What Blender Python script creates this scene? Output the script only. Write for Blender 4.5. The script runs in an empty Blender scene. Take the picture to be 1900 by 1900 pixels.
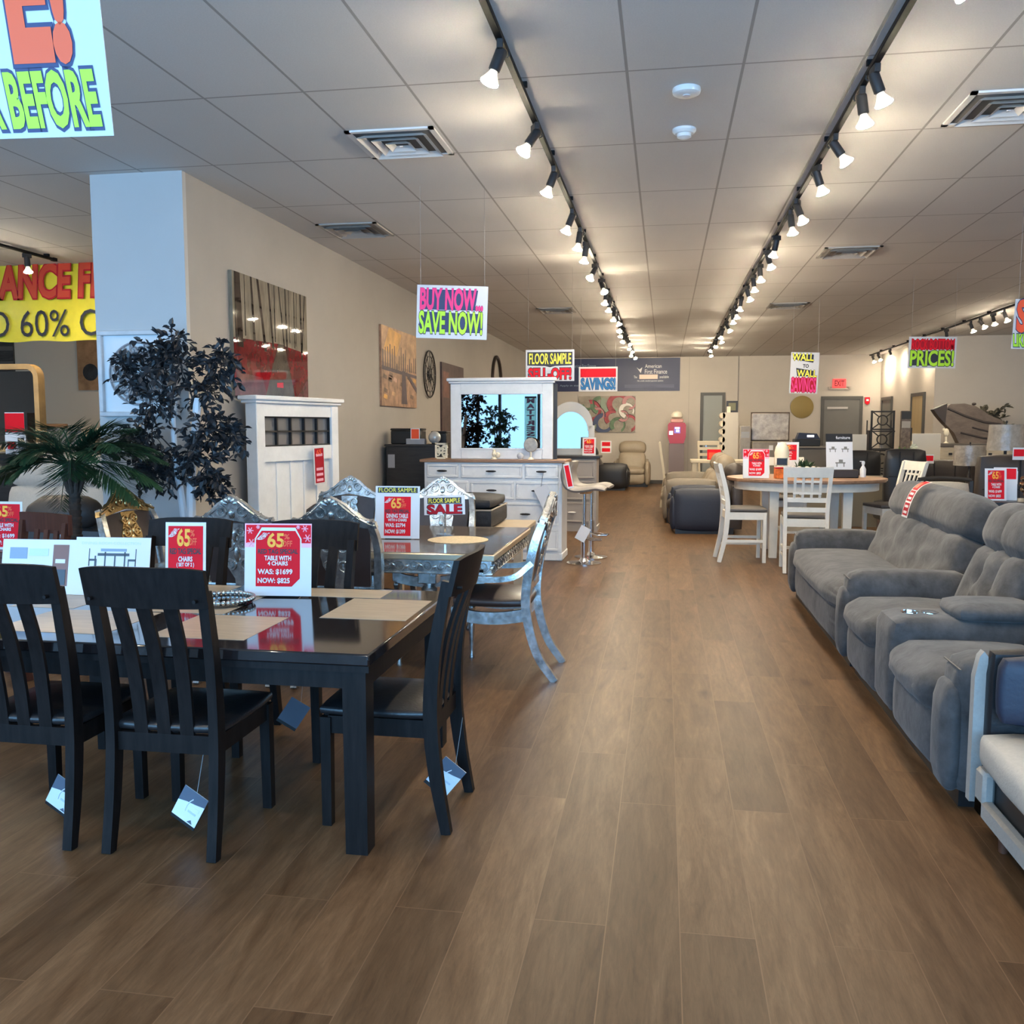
EXPOSURE = 0.5
SKY = 8.5
BULB = 560.0
import bpy, bmesh, math, random
from mathutils import Vector, Matrix, Euler

scene = bpy.context.scene
COL = scene.collection
PI = math.pi
random.seed(7)

# ------------------------------------------------------------------ materials
MATS = {}


def mat(name, col, rough=0.5, metal=0.0, noise=None, bump=None, coat=0.0, emit=None, spec=None, sheen=0.0, stretch=None):
    """noise=(scale, amount): colour mottling; bump=(scale, strength)."""
    if name in MATS:
        return MATS[name]
    m = bpy.data.materials.new(name)
    m.use_nodes = True
    nt = m.node_tree
    b = nt.nodes['Principled BSDF']
    b.inputs['Base Color'].default_value = (*col, 1)
    b.inputs['Roughness'].default_value = rough
    b.inputs['Metallic'].default_value = metal
    if coat:
        b.inputs['Coat Weight'].default_value = coat
        b.inputs['Coat Roughness'].default_value = 0.06
    if spec is not None:
        b.inputs['Specular IOR Level'].default_value = spec
    if sheen:
        b.inputs['Sheen Weight'].default_value = sheen
    if emit:
        b.inputs['Emission Color'].default_value = (*emit[0], 1)
        b.inputs['Emission Strength'].default_value = emit[1]
    if noise or bump:
        tc = nt.nodes.new('ShaderNodeTexCoord')
        mp = nt.nodes.new('ShaderNodeMapping')
        nt.links.new(tc.outputs['Object'], mp.inputs['Vector'])
        if stretch:
            mp.inputs['Scale'].default_value = stretch
    if noise:
        n = nt.nodes.new('ShaderNodeTexNoise')
        n.inputs['Scale'].default_value = noise[0]
        n.inputs['Detail'].default_value = 5
        n.inputs['Roughness'].default_value = 0.65
        nt.links.new(mp.outputs['Vector'], n.inputs['Vector'])
        r = nt.nodes.new('ShaderNodeValToRGB')
        a = noise[1]
        r.color_ramp.elements[0].position = 0.3
        r.color_ramp.elements[1].position = 0.7
        r.color_ramp.elements[0].color = (*[max(0, c * (1 - a)) for c in col], 1)
        r.color_ramp.elements[1].color = (*[min(1, c * (1 + a)) for c in col], 1)
        nt.links.new(n.outputs['Fac'], r.inputs['Fac'])
        nt.links.new(r.outputs['Color'], b.inputs['Base Color'])
    if bump:
        n2 = nt.nodes.new('ShaderNodeTexNoise')
        n2.inputs['Scale'].default_value = bump[0]
        n2.inputs['Detail'].default_value = 4
        nt.links.new(mp.outputs['Vector'], n2.inputs['Vector'])
        bp = nt.nodes.new('ShaderNodeBump')
        bp.inputs['Strength'].default_value = bump[1]
        bp.inputs['Distance'].default_value = 0.01
        nt.links.new(n2.outputs['Fac'], bp.inputs['Height'])
        nt.links.new(bp.outputs['Normal'], b.inputs['Normal'])
    MATS[name] = m
    return m


def ramp(nt, fac, stops):
    r = nt.nodes.new('ShaderNodeValToRGB')
    e = r.color_ramp.elements
    while len(e) < len(stops):
        e.new(0.5)
    for i, (p, c) in enumerate(stops):
        e[i].position = p
        e[i].color = (*c, 1)
    nt.links.new(fac, r.inputs['Fac'])
    return r.outputs['Color']


def mix(nt, fac, a, b, mode='MIX'):
    m = nt.nodes.new('ShaderNodeMix')
    m.data_type = 'RGBA'
    m.blend_type = mode
    for key, v in ((0, fac), (6, a), (7, b)):
        if isinstance(v, (int, float)):
            m.inputs[key].default_value = v
        elif isinstance(v, tuple):
            m.inputs[key].default_value = (*v, 1)
        else:
            nt.links.new(v, m.inputs[key])
    return m.outputs[2]


def coords(nt, scale=(1, 1, 1), rot=(0, 0, 0), loc=(0, 0, 0)):
    tc = nt.nodes.new('ShaderNodeTexCoord')
    mp = nt.nodes.new('ShaderNodeMapping')
    mp.inputs['Scale'].default_value = scale
    mp.inputs['Rotation'].default_value = rot
    mp.inputs['Location'].default_value = loc
    nt.links.new(tc.outputs['Object'], mp.inputs['Vector'])
    return mp.outputs['Vector']


def tex(nt, vec, scale, detail=4, rough=0.6, dist=0.0):
    n = nt.nodes.new('ShaderNodeTexNoise')
    n.inputs['Scale'].default_value = scale
    n.inputs['Detail'].default_value = detail
    n.inputs['Roughness'].default_value = rough
    n.inputs['Distortion'].default_value = dist
    nt.links.new(vec, n.inputs['Vector'])
    return n.outputs['Fac']


def floor_mat():
    m = bpy.data.materials.new('oak_plank_floor')
    m.use_nodes = True
    nt = m.node_tree
    b = nt.nodes['Principled BSDF']
    v = coords(nt, rot=(0, 0, -PI / 2), loc=(0.3, 0.07, 0))
    br = nt.nodes.new('ShaderNodeTexBrick')
    br.offset = 0.37
    br.offset_frequency = 2
    br.inputs['Scale'].default_value = 1
    br.inputs['Brick Width'].default_value = 1.52
    br.inputs['Row Height'].default_value = 0.23
    br.inputs['Mortar Size'].default_value = 0.0022
    br.inputs['Mortar Smooth'].default_value = 0.3
    br.inputs['Bias'].default_value = 0.0
    br.inputs['Color1'].default_value = (0, 0, 0, 1)
    br.inputs['Color2'].default_value = (1, 1, 1, 1)
    br.inputs['Mortar'].default_value = (0.5, 0.5, 0.5, 1)
    nt.links.new(v, br.inputs['Vector'])
    # each plank shifts the grain by its own tone
    gv = coords(nt, scale=(5.5, 0.8, 1))
    add = nt.nodes.new('ShaderNodeVectorMath')
    add.operation = 'ADD'
    sc = nt.nodes.new('ShaderNodeVectorMath')
    sc.operation = 'SCALE'
    sc.inputs['Scale'].default_value = 37.0
    nt.links.new(br.outputs['Color'], sc.inputs[0])
    nt.links.new(gv, add.inputs[0])
    nt.links.new(sc.outputs[0], add.inputs[1])
    g1 = tex(nt, add.outputs[0], 1.5, 6, 0.62, 1.2)
    fine = tex(nt, coords(nt, scale=(34, 4.0, 1)), 1.6, 6, 0.75, 0.6)
    base = ramp(nt, g1, [(0.2, (0.052, 0.0245, 0.0105)), (0.4, (0.103, 0.056, 0.0275)), (0.58, (0.137, 0.078, 0.040)), (0.82, (0.19, 0.115, 0.062))])
    tone = ramp(nt, br.outputs['Color'], [(0.0, (0.76, 0.735, 0.71)), (1.0, (1.16, 1.15, 1.13))])
    c = mix(nt, 1.0, base, tone, 'MULTIPLY')
    ft = ramp(nt, fine, [(0.28, (0.70, 0.68, 0.66)), (0.72, (1.2, 1.2, 1.2))])
    c = mix(nt, 1.0, c, ft, 'MULTIPLY')
    # knots
    kv = coords(nt, scale=(2.6, 0.95, 1))
    vo = nt.nodes.new('ShaderNodeTexVoronoi')
    vo.inputs['Scale'].default_value = 1.15
    nt.links.new(kv, vo.inputs['Vector'])
    kn = tex(nt, coords(nt, scale=(9, 4, 1)), 1.5, 4)
    kd = nt.nodes.new('ShaderNodeMath')
    kd.operation = 'MULTIPLY_ADD'
    nt.links.new(kn, kd.inputs[0])
    kd.inputs[1].default_value = 0.14
    nt.links.new(vo.outputs['Distance'], kd.inputs[2])
    kf = ramp(nt, kd.outputs[0], [(0.08, (0.42, 0.36, 0.32)), (0.22, (1, 1, 1))])
    c = mix(nt, 1.0, c, kf, 'MULTIPLY')
    c = mix(nt, br.outputs['Fac'], c, (0.155, 0.088, 0.046))  # lighter joint colour paints in the bevel highlights of the plank edges
    nt.links.new(c, b.inputs['Base Color'])
    b.inputs['Roughness'].default_value = 0.4
    b.inputs['Specular IOR Level'].default_value = 0.14
    bp = nt.nodes.new('ShaderNodeBump')
    bp.inputs['Strength'].default_value = 0.12
    bp.inputs['Distance'].default_value = 0.004
    nt.links.new(fine, bp.inputs['Height'])
    nt.links.new(bp.outputs['Normal'], b.inputs['Normal'])
    return m


def ceiling_mat():
    m = bpy.data.materials.new('ceiling_tile_grid')
    m.use_nodes = True
    nt = m.node_tree
    b = nt.nodes['Principled BSDF']
    v = coords(nt, loc=(0.232, -5.09 + 1.27 * 8, 0))
    br = nt.nodes.new('ShaderNodeTexBrick')
    br.offset = 0.0
    br.inputs['Scale'].default_value = 1
    br.inputs['Brick Width'].default_value = 0.61
    br.inputs['Row Height'].default_value = 1.27
    br.inputs['Mortar Size'].default_value = 0.009
    br.inputs['Mortar Smooth'].default_value = 0.25
    nt.links.new(v, br.inputs['Vector'])
    sp = tex(nt, coords(nt), 130, 3)
    c = ramp(nt, sp, [(0.3, (0.60, 0.575, 0.55)), (0.7, (0.66, 0.635, 0.61))])
    big = tex(nt, coords(nt), 0.55, 2)
    c = mix(nt, 1.0, c, ramp(nt, big, [(0.3, (0.95, 0.945, 0.93)), (0.7, (1.03, 1.03, 1.03))]), 'MULTIPLY')
    c = mix(nt, br.outputs['Fac'], c, (0.34, 0.315, 0.29))
    nt.links.new(c, b.inputs['Base Color'])
    b.inputs['Roughness'].default_value = 0.85
    bp = nt.nodes.new('ShaderNodeBump')
    bp.inputs['Strength'].default_value = 0.3
    bp.inputs['Distance'].default_value = 0.004
    inv = nt.nodes.new('ShaderNodeMath')
    inv.operation = 'MULTIPLY'
    inv.inputs[1].default_value = 1.0
    nt.links.new(br.outputs['Fac'], inv.inputs[0])
    nt.links.new(inv.outputs[0], bp.inputs['Height'])
    nt.links.new(bp.outputs['Normal'], b.inputs['Normal'])
    return m


# ------------------------------------------------------------------ mesh builder
TXT = {}


def text_data(s, off):
    k = (s, off)
    if k not in TXT:
        cu = bpy.data.curves.new('t', 'FONT')
        cu.body = s
        cu.offset = off
        cu.resolution_u = 3
        cu.fill_mode = 'FRONT'
        ob = bpy.data.objects.new('t', cu)
        me = bpy.data.meshes.new_from_object(ob)
        vs = [(v.co.x, v.co.y) for v in me.vertices]
        fs = [tuple(p.vertices) for p in me.polygons]
        bpy.data.objects.remove(ob)
        bpy.data.curves.remove(cu)
        bpy.data.meshes.remove(me)
        TXT[k] = (vs, fs)
    return TXT[k]


class MB:
    """Collects shapes and links them as one mesh object."""

    def __init__(self, T=None):
        self.v, self.f, self.mi = [], [], []
        self.T = T or Matrix.Identity(4)

    def add(self, vs, fs, mi=0):
        n = len(self.v)
        T = self.T
        self.v += [tuple(T @ Vector(p)) for p in vs]
        self.f += [tuple(n + i for i in f) for f in fs]
        self.mi += [mi] * len(fs)
        return self

    def box(self, x0, x1, y0, y1, z0, z1, mi=0, bev=0.0, R=None):
        c = Vector(((x0 + x1) / 2, (y0 + y1) / 2, (z0 + z1) / 2))
        h = (abs(x1 - x0) / 2, abs(y1 - y0) / 2, abs(z1 - z0) / 2)
        bv = min(bev, min(h) * 0.9)
        vs, fs, idx = [], [], {}
        sg = (-1, 1)
        if bv <= 0:
            for sx in sg:
                for sy in sg:
                    for sz in sg:
                        vs.append(Vector((sx * h[0], sy * h[1], sz * h[2])))
            fs = [(0, 1, 3, 2), (4, 6, 7, 5), (0, 4, 5, 1), (2, 3, 7, 6), (0, 2, 6, 4), (1, 5, 7, 3)]
        else:
            for sx in sg:
                for sy in sg:
                    for sz in sg:
                        s = (sx, sy, sz)
                        for a in range(3):
                            p = [s[k] * (h[k] - (0 if k == a else bv)) for k in range(3)]
                            idx[(s, a)] = len(vs)
                            vs.append(Vector(p))
            for a in range(3):
                o = [k for k in range(3) if k != a]
                for sa in sg:
                    q = []
                    for u, w in ((-1, -1), (1, -1), (1, 1), (-1, 1)):
                        s = [0, 0, 0]
                        s[a], s[o[0]], s[o[1]] = sa, u, w
                        q.append(idx[(tuple(s), a)])
                    fs.append(tuple(q))
                # edges along axis a
                for u in sg:
                    for w in sg:
                        s0 = [0, 0, 0]
                        s0[a], s0[o[0]], s0[o[1]] = -1, u, w
                        s1 = list(s0)
                        s1[a] = 1
                        s0, s1 = tuple(s0), tuple(s1)
                        fs.append((idx[(s0, o[0])], idx[(s1, o[0])], idx[(s1, o[1])], idx[(s0, o[1])]))
            for sx in sg:
                for sy in sg:
                    for sz in sg:
                        s = (sx, sy, sz)
                        fs.append((idx[(s, 0)], idx[(s, 1)], idx[(s, 2)]))
        if R is not None:
            vs = [R @ p for p in vs]
        return self.add([p + c for p in vs], fs, mi)

    def ring_faces(self, rings, n, closed=True, cap=True):
        fs = []
        for i in range(rings - 1):
            for k in range(n):
                a, b = i * n + k, i * n + (k + 1) % n
                fs.append((a, b, b + n, a + n))
        if cap:
            fs.append(tuple(range(n)))
            fs.append(tuple((rings - 1) * n + k for k in range(n)))
        return fs

    def tube(self, pts, r, n=8, mi=0, side=None, rect=None, cap=True, closed=False):
        """round tube, or a rectangular bar when rect=(half_side, half_other); side = fixed direction of half_side."""
        pts = [Vector(p) for p in pts]
        m = len(pts)
        rs = r if isinstance(r, (list, tuple)) else [r] * m
        vs = []
        prev = Vector(side) if side else None
        for i, p in enumerate(pts):
            if closed:
                t = (pts[(i + 1) % m] - pts[i - 1])
            else:
                t = pts[min(i + 1, m - 1)] - pts[max(i - 1, 0)]
            t.normalize()
            if prev is None:
                prev = Vector((0, 0, 1)) if abs(t.z) < 0.9 else Vector((1, 0, 0))
            u = prev - t * prev.dot(t)
            if u.length < 1e-5:
                u = t.orthogonal()
            u.normalize()
            if not side:
                prev = u
            w = t.cross(u)
            if rect:
                a, b = rect if not isinstance(rect[0], (list, tuple)) else rect[i]
                k = rs[i] if r else 1
                for su, sw in ((-1, -1), (1, -1), (1, 1), (-1, 1)):
                    vs.append(p + u * su * a * k + w * sw * b * k)
            else:
                for k in range(n):
                    an = 2 * PI * k / n
                    vs.append(p + (u * math.cos(an) + w * math.sin(an)) * rs[i])
        nn = 4 if rect else n
        fs = self.ring_faces(m, nn, cap=cap and not closed)
        if closed:
            fs += [((m - 1) * nn + k, (m - 1) * nn + (k + 1) % nn, (k + 1) % nn, k) for k in range(nn)]
        return self.add(vs, fs, mi)

    def cyl(self, p0, p1, r0, r1=None, n=12, mi=0):
        return self.tube([p0, p1], [r0, r0 if r1 is None else r1], n, mi)

    def lathe(self, prof, c=(0, 0, 0), n=16, mi=0, axis='Z'):
        vs = []
        for r, z in prof:
            for k in range(n):
                a = 2 * PI * k / n
                x, y = r * math.cos(a), r * math.sin(a)
                p = (x, y, z) if axis == 'Z' else ((x, z, y) if axis == 'Y' else (z, x, y))
                vs.append((c[0] + p[0], c[1] + p[1], c[2] + p[2]))
        return self.add(vs, self.ring_faces(len(prof), n), mi)

    def prism(self, poly, y0, y1, mi=0, plane='XZ'):
        """polygon in XZ (or XY / YZ) pulled from y0 to y1 along the remaining axis."""
        n = len(poly)
        vs = []
        for y in (y0, y1):
            for a, b in poly:
                vs.append({'XZ': (a, y, b), 'XY': (a, b, y), 'YZ': (y, a, b)}[plane])
        fs = [tuple(range(n)), tuple(range(n, 2 * n))] + [(k, (k + 1) % n, n + (k + 1) % n, n + k) for k in range(n)]
        return self.add(vs, fs, mi)

    def poly(self, pts, mi=0):
        return self.add(pts, [tuple(range(len(pts)))], mi)

    def ell(self, c, r, n=12, m=8, mi=0, R=None):
        vs, fs = [], []
        for i in range(m + 1):
            th = PI * i / m
            for k in range(n):
                a = 2 * PI * k / n
                p = Vector((r[0] * math.sin(th) * math.cos(a), r[1] * math.sin(th) * math.sin(a), r[2] * math.cos(th)))
                if R is not None:
                    p = R @ p
                vs.append(p + Vector(c))
        for i in range(m):
            for k in range(n):
                a, b = i * n + k, i * n + (k + 1) % n
                fs.append((a, b, b + n, a + n))
        return self.add(vs, fs, mi)

    def cush(self, x0, x1, y0, y1, z0, z1, r=0.05, puff=0.02, n=8, fn=None, mi=0, R=None, piv=None):
        """soft rounded box; puff bulges the faces; fn(p, u, v, w) may move points."""
        c = Vector(((x0 + x1) / 2, (y0 + y1) / 2, (z0 + z1) / 2))
        h = Vector(((x1 - x0) / 2, (y1 - y0) / 2, (z1 - z0) / 2))
        r = min(r, min(h) * 0.98)
        inner = Vector((h.x - r, h.y - r, h.z - r))
        seen, vs, fs = {}, [], []
        g = [math.tan((2 * i / n - 1) * PI / 4 * 0.98) / math.tan(PI / 4 * 0.98) for i in range(n + 1)]

        def vert(p):
            k = (round(p[0], 5), round(p[1], 5), round(p[2], 5))
            if k in seen:
                return seen[k]
            q = Vector((p[0] * h.x, p[1] * h.y, p[2] * h.z))
            i = Vector([max(-inner[a], min(inner[a], q[a])) for a in range(3)])
            d = q - i
            if d.length > 1e-9:
                q = i + d.normalized() * r
            for a in range(3):
                o = [b for b in range(3) if b != a]
                if abs(p[a]) > 0.5:
                    q[a] += math.copysign(puff * (1 - p[o[0]] ** 2) * (1 - p[o[1]] ** 2) * (abs(p[a]) - 0.5) * 2, p[a])
            if fn:
                q = fn(q, p[0], p[1], p[2])
            if R is not None:
                pv = Vector(piv) - c if piv else Vector((0, 0, 0))
                q = R @ (q - pv) + pv
            seen[k] = len(vs)
            vs.append(q + c)
            return seen[k]

        for a in range(3):
            o = [b for b in range(3) if b != a]
            for s in (-1, 1):
                for i in range(n):
                    for j in range(n):
                        q = []
                        for di, dj in ((0, 0), (1, 0), (1, 1), (0, 1)):
                            p = [0, 0, 0]
                            p[a], p[o[0]], p[o[1]] = s, g[i + di], g[j + dj]
                            q.append(vert(p))
                        fs.append(tuple(q))
        return self.add(vs, fs, mi)

    def text(self, s, x0, x1, z0, z1, y, mi, off=0.0, shear=0.0, arch=0.0):
        """lettering that fills the box x0..x1, z0..z1 on the plane y (read from -Y)."""
        v0, _ = text_data(s, 0.0)
        if not v0:
            return self
        ax, bx = min(p[0] for p in v0), max(p[0] for p in v0)
        az, bz = min(p[1] for p in v0), max(p[1] for p in v0)
        vs, fs = text_data(s, off)
        out = []
        for p in vs:
            u, w = (p[0] - ax) / max(bx - ax, 1e-6), (p[1] - az) / max(bz - az, 1e-6)
            out.append((x0 + (x1 - x0) * u + shear * (w - 0.5), y, z0 + (z1 - z0) * w + arch * 4 * u * (1 - u)))
        return self.add(out, fs, mi)

    def build(self, name, mats, parent=None, ang=38, fix=True):
        me = bpy.data.meshes.new(name)
        me.from_pydata(self.v, [], self.f)
        mats = mats if isinstance(mats, (list, tuple)) else [mats]
        for m in mats:
            me.materials.append(m)
        me.polygons.foreach_set('material_index', self.mi)
        if fix:
            bm = bmesh.new()
            bm.from_mesh(me)
            bmesh.ops.recalc_face_normals(bm, faces=bm.faces)
            bm.to_mesh(me)
            bm.free()
        me.polygons.foreach_set('use_smooth', [True] * len(me.polygons))
        me.set_sharp_from_angle(angle=math.radians(ang))
        me.update()
        o = bpy.data.objects.new(name, me)
        COL.objects.link(o)
        if parent is not None:
            o.parent = parent
        return o


def tag(o, label, cat, group=None, kind=None):
    if kind:
        o['kind'] = kind
    if label:
        o['label'] = label
    if cat:
        o['category'] = cat
    if group:
        o['group'] = group
    return o


def thing(name, label, cat, loc=(0, 0, 0), rz=0.0, group=None):
    o = bpy.data.objects.new(name, None)
    o.empty_display_size = 0.1
    COL.objects.link(o)
    o.location = loc
    o.rotation_euler = (0, 0, rz)
    return tag(o, label, cat, group)


def place(o, loc, rz=0.0, rot=None):
    o.location = loc
    o.rotation_euler = rot or (0, 0, rz)
    return o


def dup(root, label, loc, rz=0.0, group=None):
    r = root.copy()
    COL.objects.link(r)
    r.location = loc
    r.rotation_euler = (0, 0, rz)
    r['label'] = label
    if group:
        r['group'] = group
    for ch in list(root.children):
        c = ch.copy()
        COL.objects.link(c)
        c.parent = r
        for g in list(ch.children):
            d = g.copy()
            COL.objects.link(d)
            d.parent = c
    return r


def struct(b, name, mats, **k):
    o = b.build(name, mats, **k)
    o['kind'] = 'structure'
    return o


def RX(a):
    return Matrix.Rotation(a, 3, 'X')


def RY(a):
    return Matrix.Rotation(a, 3, 'Y')


def RZ(a):
    return Matrix.Rotation(a, 3, 'Z')


def bez(p0, p1, p2, n=8):
    p0, p1, p2 = Vector(p0), Vector(p1), Vector(p2)
    return [p0 * (1 - t) ** 2 + p1 * 2 * t * (1 - t) + p2 * t * t for t in [i / n for i in range(n + 1)]]


def spline(pts, n=6):
    """smooth path through points (Catmull-Rom)."""
    P = [Vector(p) for p in pts]
    P = [P[0] * 2 - P[1]] + P + [P[-1] * 2 - P[-2]]
    out = []
    for i in range(1, len(P) - 2):
        for k in range(n):
            t = k / n
            a, b, c, d = P[i - 1], P[i], P[i + 1], P[i + 2]
            out.append(0.5 * (2 * b + (c - a) * t + (2 * a - 5 * b + 4 * c - d) * t * t + (3 * b - a - 3 * c + d) * t ** 3))
    out.append(P[-2])
    return out


# colours used again and again
M_WHITE = mat('white_paint', (0.82, 0.82, 0.81), 0.45)
M_PAPER = mat('white_paper', (0.72, 0.72, 0.74), 0.5)
M_BLACK = mat('black_plastic', (0.012, 0.012, 0.013), 0.4)
M_INK = mat('black_ink', (0.02, 0.02, 0.025), 0.5)
M_NAVYINK = mat('navy_ink', (0.02, 0.03, 0.10), 0.5)
M_RED = mat('red_print', (0.74, 0.012, 0.025), 0.6, spec=0.15)
M_DRED = mat('dark_red_print', (0.42, 0.012, 0.025), 0.6, spec=0.15)
M_ORANGE = mat('orange_print', (0.85, 0.085, 0.015), 0.45)
M_YELLOW = mat('yellow_print', (0.9, 0.78, 0.05), 0.45)
M_GOLDTXT = mat('gold_print', (0.95, 0.42, 0.03), 0.45)
M_LIME = mat('lime_print', (0.42, 0.74, 0.015), 0.45)
M_PINK = mat('pink_print', (0.75, 0.02, 0.18), 0.45)
M_LPINK = mat('light_pink_print', (0.92, 0.45, 0.55), 0.45)
M_BLUEINK = mat('blue_print', (0.01, 0.14, 0.36), 0.45)
M_CHROME = mat('chrome', (0.75, 0.75, 0.76), 0.12, 1.0)
M_WIRE = mat('wire_grey', (0.3, 0.3, 0.3), 0.4)
# ------------------------------------------------------------------ camera
cam_d = bpy.data.cameras.new('camera')
cam = bpy.data.objects.new('camera', cam_d)
COL.objects.link(cam)
FPX = 1680.0
pitch = math.atan(158.0 / FPX)
yaw = math.atan(284.0 / math.hypot(FPX, 158.0))
cam.location = (0, 0, 1.57)
cam.rotation_euler = (PI / 2 - pitch, 0, yaw)
cam_d.sensor_width = 36
cam_d.lens = FPX / 1900 * 36
cam_d.clip_end = 100
scene.camera = cam
scene.view_settings.view_transform = 'Standard'
scene.view_settings.look = 'None'
scene.view_settings.gamma = 1
scene.view_settings.exposure = EXPOSURE
scene.view_settings.use_curve_mapping = False

# ------------------------------------------------------------------ room shell
CE = 3.47
YB = 25.4        # back wall
XW = -3.58       # left wall seen from the aisle
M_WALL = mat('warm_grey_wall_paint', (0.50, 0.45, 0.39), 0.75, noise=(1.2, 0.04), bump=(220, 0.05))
M_COLW = mat('pale_wall_paint', (0.47, 0.47, 0.465), 0.7, noise=(1.5, 0.03), bump=(220, 0.05))
struct(MB().box(-14.2, 10.2, -2.6, 25.6, -0.12, 0), 'floor', floor_mat())
struct(MB().box(-14.2, 10.2, -2.6, 25.6, CE, CE + 0.1), 'ceiling', ceiling_mat())
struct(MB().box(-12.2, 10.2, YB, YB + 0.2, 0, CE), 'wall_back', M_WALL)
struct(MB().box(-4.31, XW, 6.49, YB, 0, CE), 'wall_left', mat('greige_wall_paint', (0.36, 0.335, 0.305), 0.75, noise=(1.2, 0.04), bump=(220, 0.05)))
struct(MB().box(-4.33, XW + 0.004, 6.44, 6.49, 0, CE), 'wall_pillar', M_COLW)
struct(MB().box(-14, -4.31, 15.5, 15.7, 0, CE), 'wall_left_rear', mat('tan_wall_paint', (0.64, 0.52, 0.38), 0.75))
struct(MB().box(5.6, 10, 20.5, YB, 0, CE), 'wall_right_rear', M_WALL)
struct(MB().box(-14.2, -14, -2.4, 15.5, 0, CE), 'wall_far_left', M_WALL)
struct(MB().box(10, 10.2, -2.4, 20.5, 0, CE), 'wall_far_right', M_WALL)
M_BASE = mat('dark_baseboard', (0.05, 0.045, 0.04), 0.5)
struct(MB().box(XW, XW + 0.012, 6.5, YB, 0, 0.1), 'baseboard_left', M_BASE)
struct(MB().box(XW, 5.6, YB - 0.012, YB, 0, 0.1), 'baseboard_back', M_BASE)
# thin conduit on the back wall and a pale seam strip
struct(MB().box(1.925, 1.95, YB - 0.02, YB, 1.2, CE), 'trim_1', mat('conduit_grey', (0.23, 0.21, 0.19), 0.6))
struct(MB().box(0.62, 0.635, YB - 0.01, YB, 0.2, CE), 'trim_2', mat('seam_grey', (0.4, 0.36, 0.31), 0.6))

# storefront behind the camera: daylight comes in here
M_FRAME = mat('dark_aluminium', (0.06, 0.065, 0.07), 0.4, 0.6)
fw = MB()
fw.box(-14.2, 10.2, -2.6, -2.4, 0, 0.25)
fw.box(-14.2, 10.2, -2.6, -2.4, 3.05, CE)
fw.box(-14.2, -10, -2.6, -2.4, 0.25, 3.05).box(5.6, 10.2, -2.6, -2.4, 0.25, 3.05)
struct(fw, 'wall_front', M_COLW)
m = bpy.data.materials.new('window_glass')
m.use_nodes = True
nt = m.node_tree
nt.nodes.remove(nt.nodes['Principled BSDF'])
tr = nt.nodes.new('ShaderNodeBsdfTransparent')
tr.inputs['Color'].default_value = (0.93, 0.97, 0.97, 1)
gl = nt.nodes.new('ShaderNodeBsdfGlossy')
gl.inputs['Roughness'].default_value = 0.02
mx = nt.nodes.new('ShaderNodeMixShader')
mx.inputs[0].default_value = 0.06
nt.links.new(tr.outputs[0], mx.inputs[1])
nt.links.new(gl.outputs[0], mx.inputs[2])
nt.links.new(mx.outputs[0], nt.nodes['Material Output'].inputs['Surface'])
M_GLASS = m
wx = [-10, -8.05, -6.1, -4.95, -4.35, -3.3, -1.35, 0.6, 2.55, 4.5, 5.6]
for i in range(len(wx) - 1):
    w = thing('window_%d' % (i + 1), None, None, ((wx[i] + wx[i + 1]) / 2, -2.5, 0.25))
    w['kind'] = 'structure'
    h = (wx[i + 1] - wx[i]) / 2
    g = MB().box(-h, h, -0.006, 0.006, 0.04, 2.76).build('glass', M_GLASS, w)
    b = MB()
    b.box(-h, -h + 0.035, -0.06, 0.06, 0, 2.8).box(h - 0.035, h, -0.06, 0.06, 0, 2.8)
    b.box(-h, h, -0.06, 0.06, 0, 0.05).box(-h, h, -0.06, 0.06, 2.75, 2.8)
    b.build('frame', M_FRAME, w)

# sky outside
wd = bpy.data.worlds.new('daylight_sky')
scene.world = wd
wd.use_nodes = True
bg = wd.node_tree.nodes['Background']
bg.inputs['Color'].default_value = (0.29, 0.61, 1.05, 1)
bg.inputs['Strength'].default_value = SKY
pl = bpy.data.lights.new('window_daylight_portal', 'AREA')
pl.shape = 'RECTANGLE'
pl.size, pl.size_y = 15.6, 2.8
pl.cycles.is_portal = True
po = bpy.data.objects.new('window_daylight_portal', pl)
COL.objects.link(po)
po.location = (-2.2, -2.62, 1.65)
po.rotation_euler = (PI / 2, 0, 0)

# ------------------------------------------------------------------ doors in the far walls
M_DGREY = mat('grey_door_paint', (0.135, 0.13, 0.12), 0.5, noise=(2, 0.05))
M_DFRAME = mat('dark_door_frame', (0.07, 0.068, 0.062), 0.5)
M_WOODDOOR = mat('tan_wood_door', (0.42, 0.31, 0.16), 0.45, noise=(3, 0.12), stretch=(6, 6, 0.6))


def door(n, loc, rz, w, h, leaf, open_=False):
    d = thing('door_%d' % n, None, None, loc, rz)
    d['kind'] = 'structure'
    b = MB()
    b.box(-w / 2 - 0.08, -w / 2, -0.05, 0, 0, h + 0.08).box(w / 2, w / 2 + 0.08, -0.05, 0, 0, h + 0.08).box(-w / 2, w / 2, -0.05, 0, h, h + 0.08)
    b.build('frame', M_DFRAME, d)
    l = MB().box(-w / 2, w / 2, -0.03, 0, 0.01, h).build('leaf', leaf, d)
    MB().box(-w / 2 + 0.07, -w / 2 + 0.11, -0.07, -0.03, 0.95, 1.1).cyl((-w / 2 + 0.09, -0.06, 1.02), (-w / 2 + 0.2, -0.06, 1.02), 0.012).build('handle', M_CHROME, l)
    if n == 1:
        MB().box(-w / 2 + 0.08, w / 2 - 0.3, -0.06, -0.03, h - 0.26, h - 0.2).build('closer', mat('door_closer', (0.42, 0.4, 0.38), 0.4), l)
        MB().box(-w / 2 + 0.05, w / 2 - 0.05, -0.075, -0.03, 0.98, 1.05).build('push_bar', mat('door_closer', (0.42, 0.4, 0.38), 0.4), l)
    return d


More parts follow.
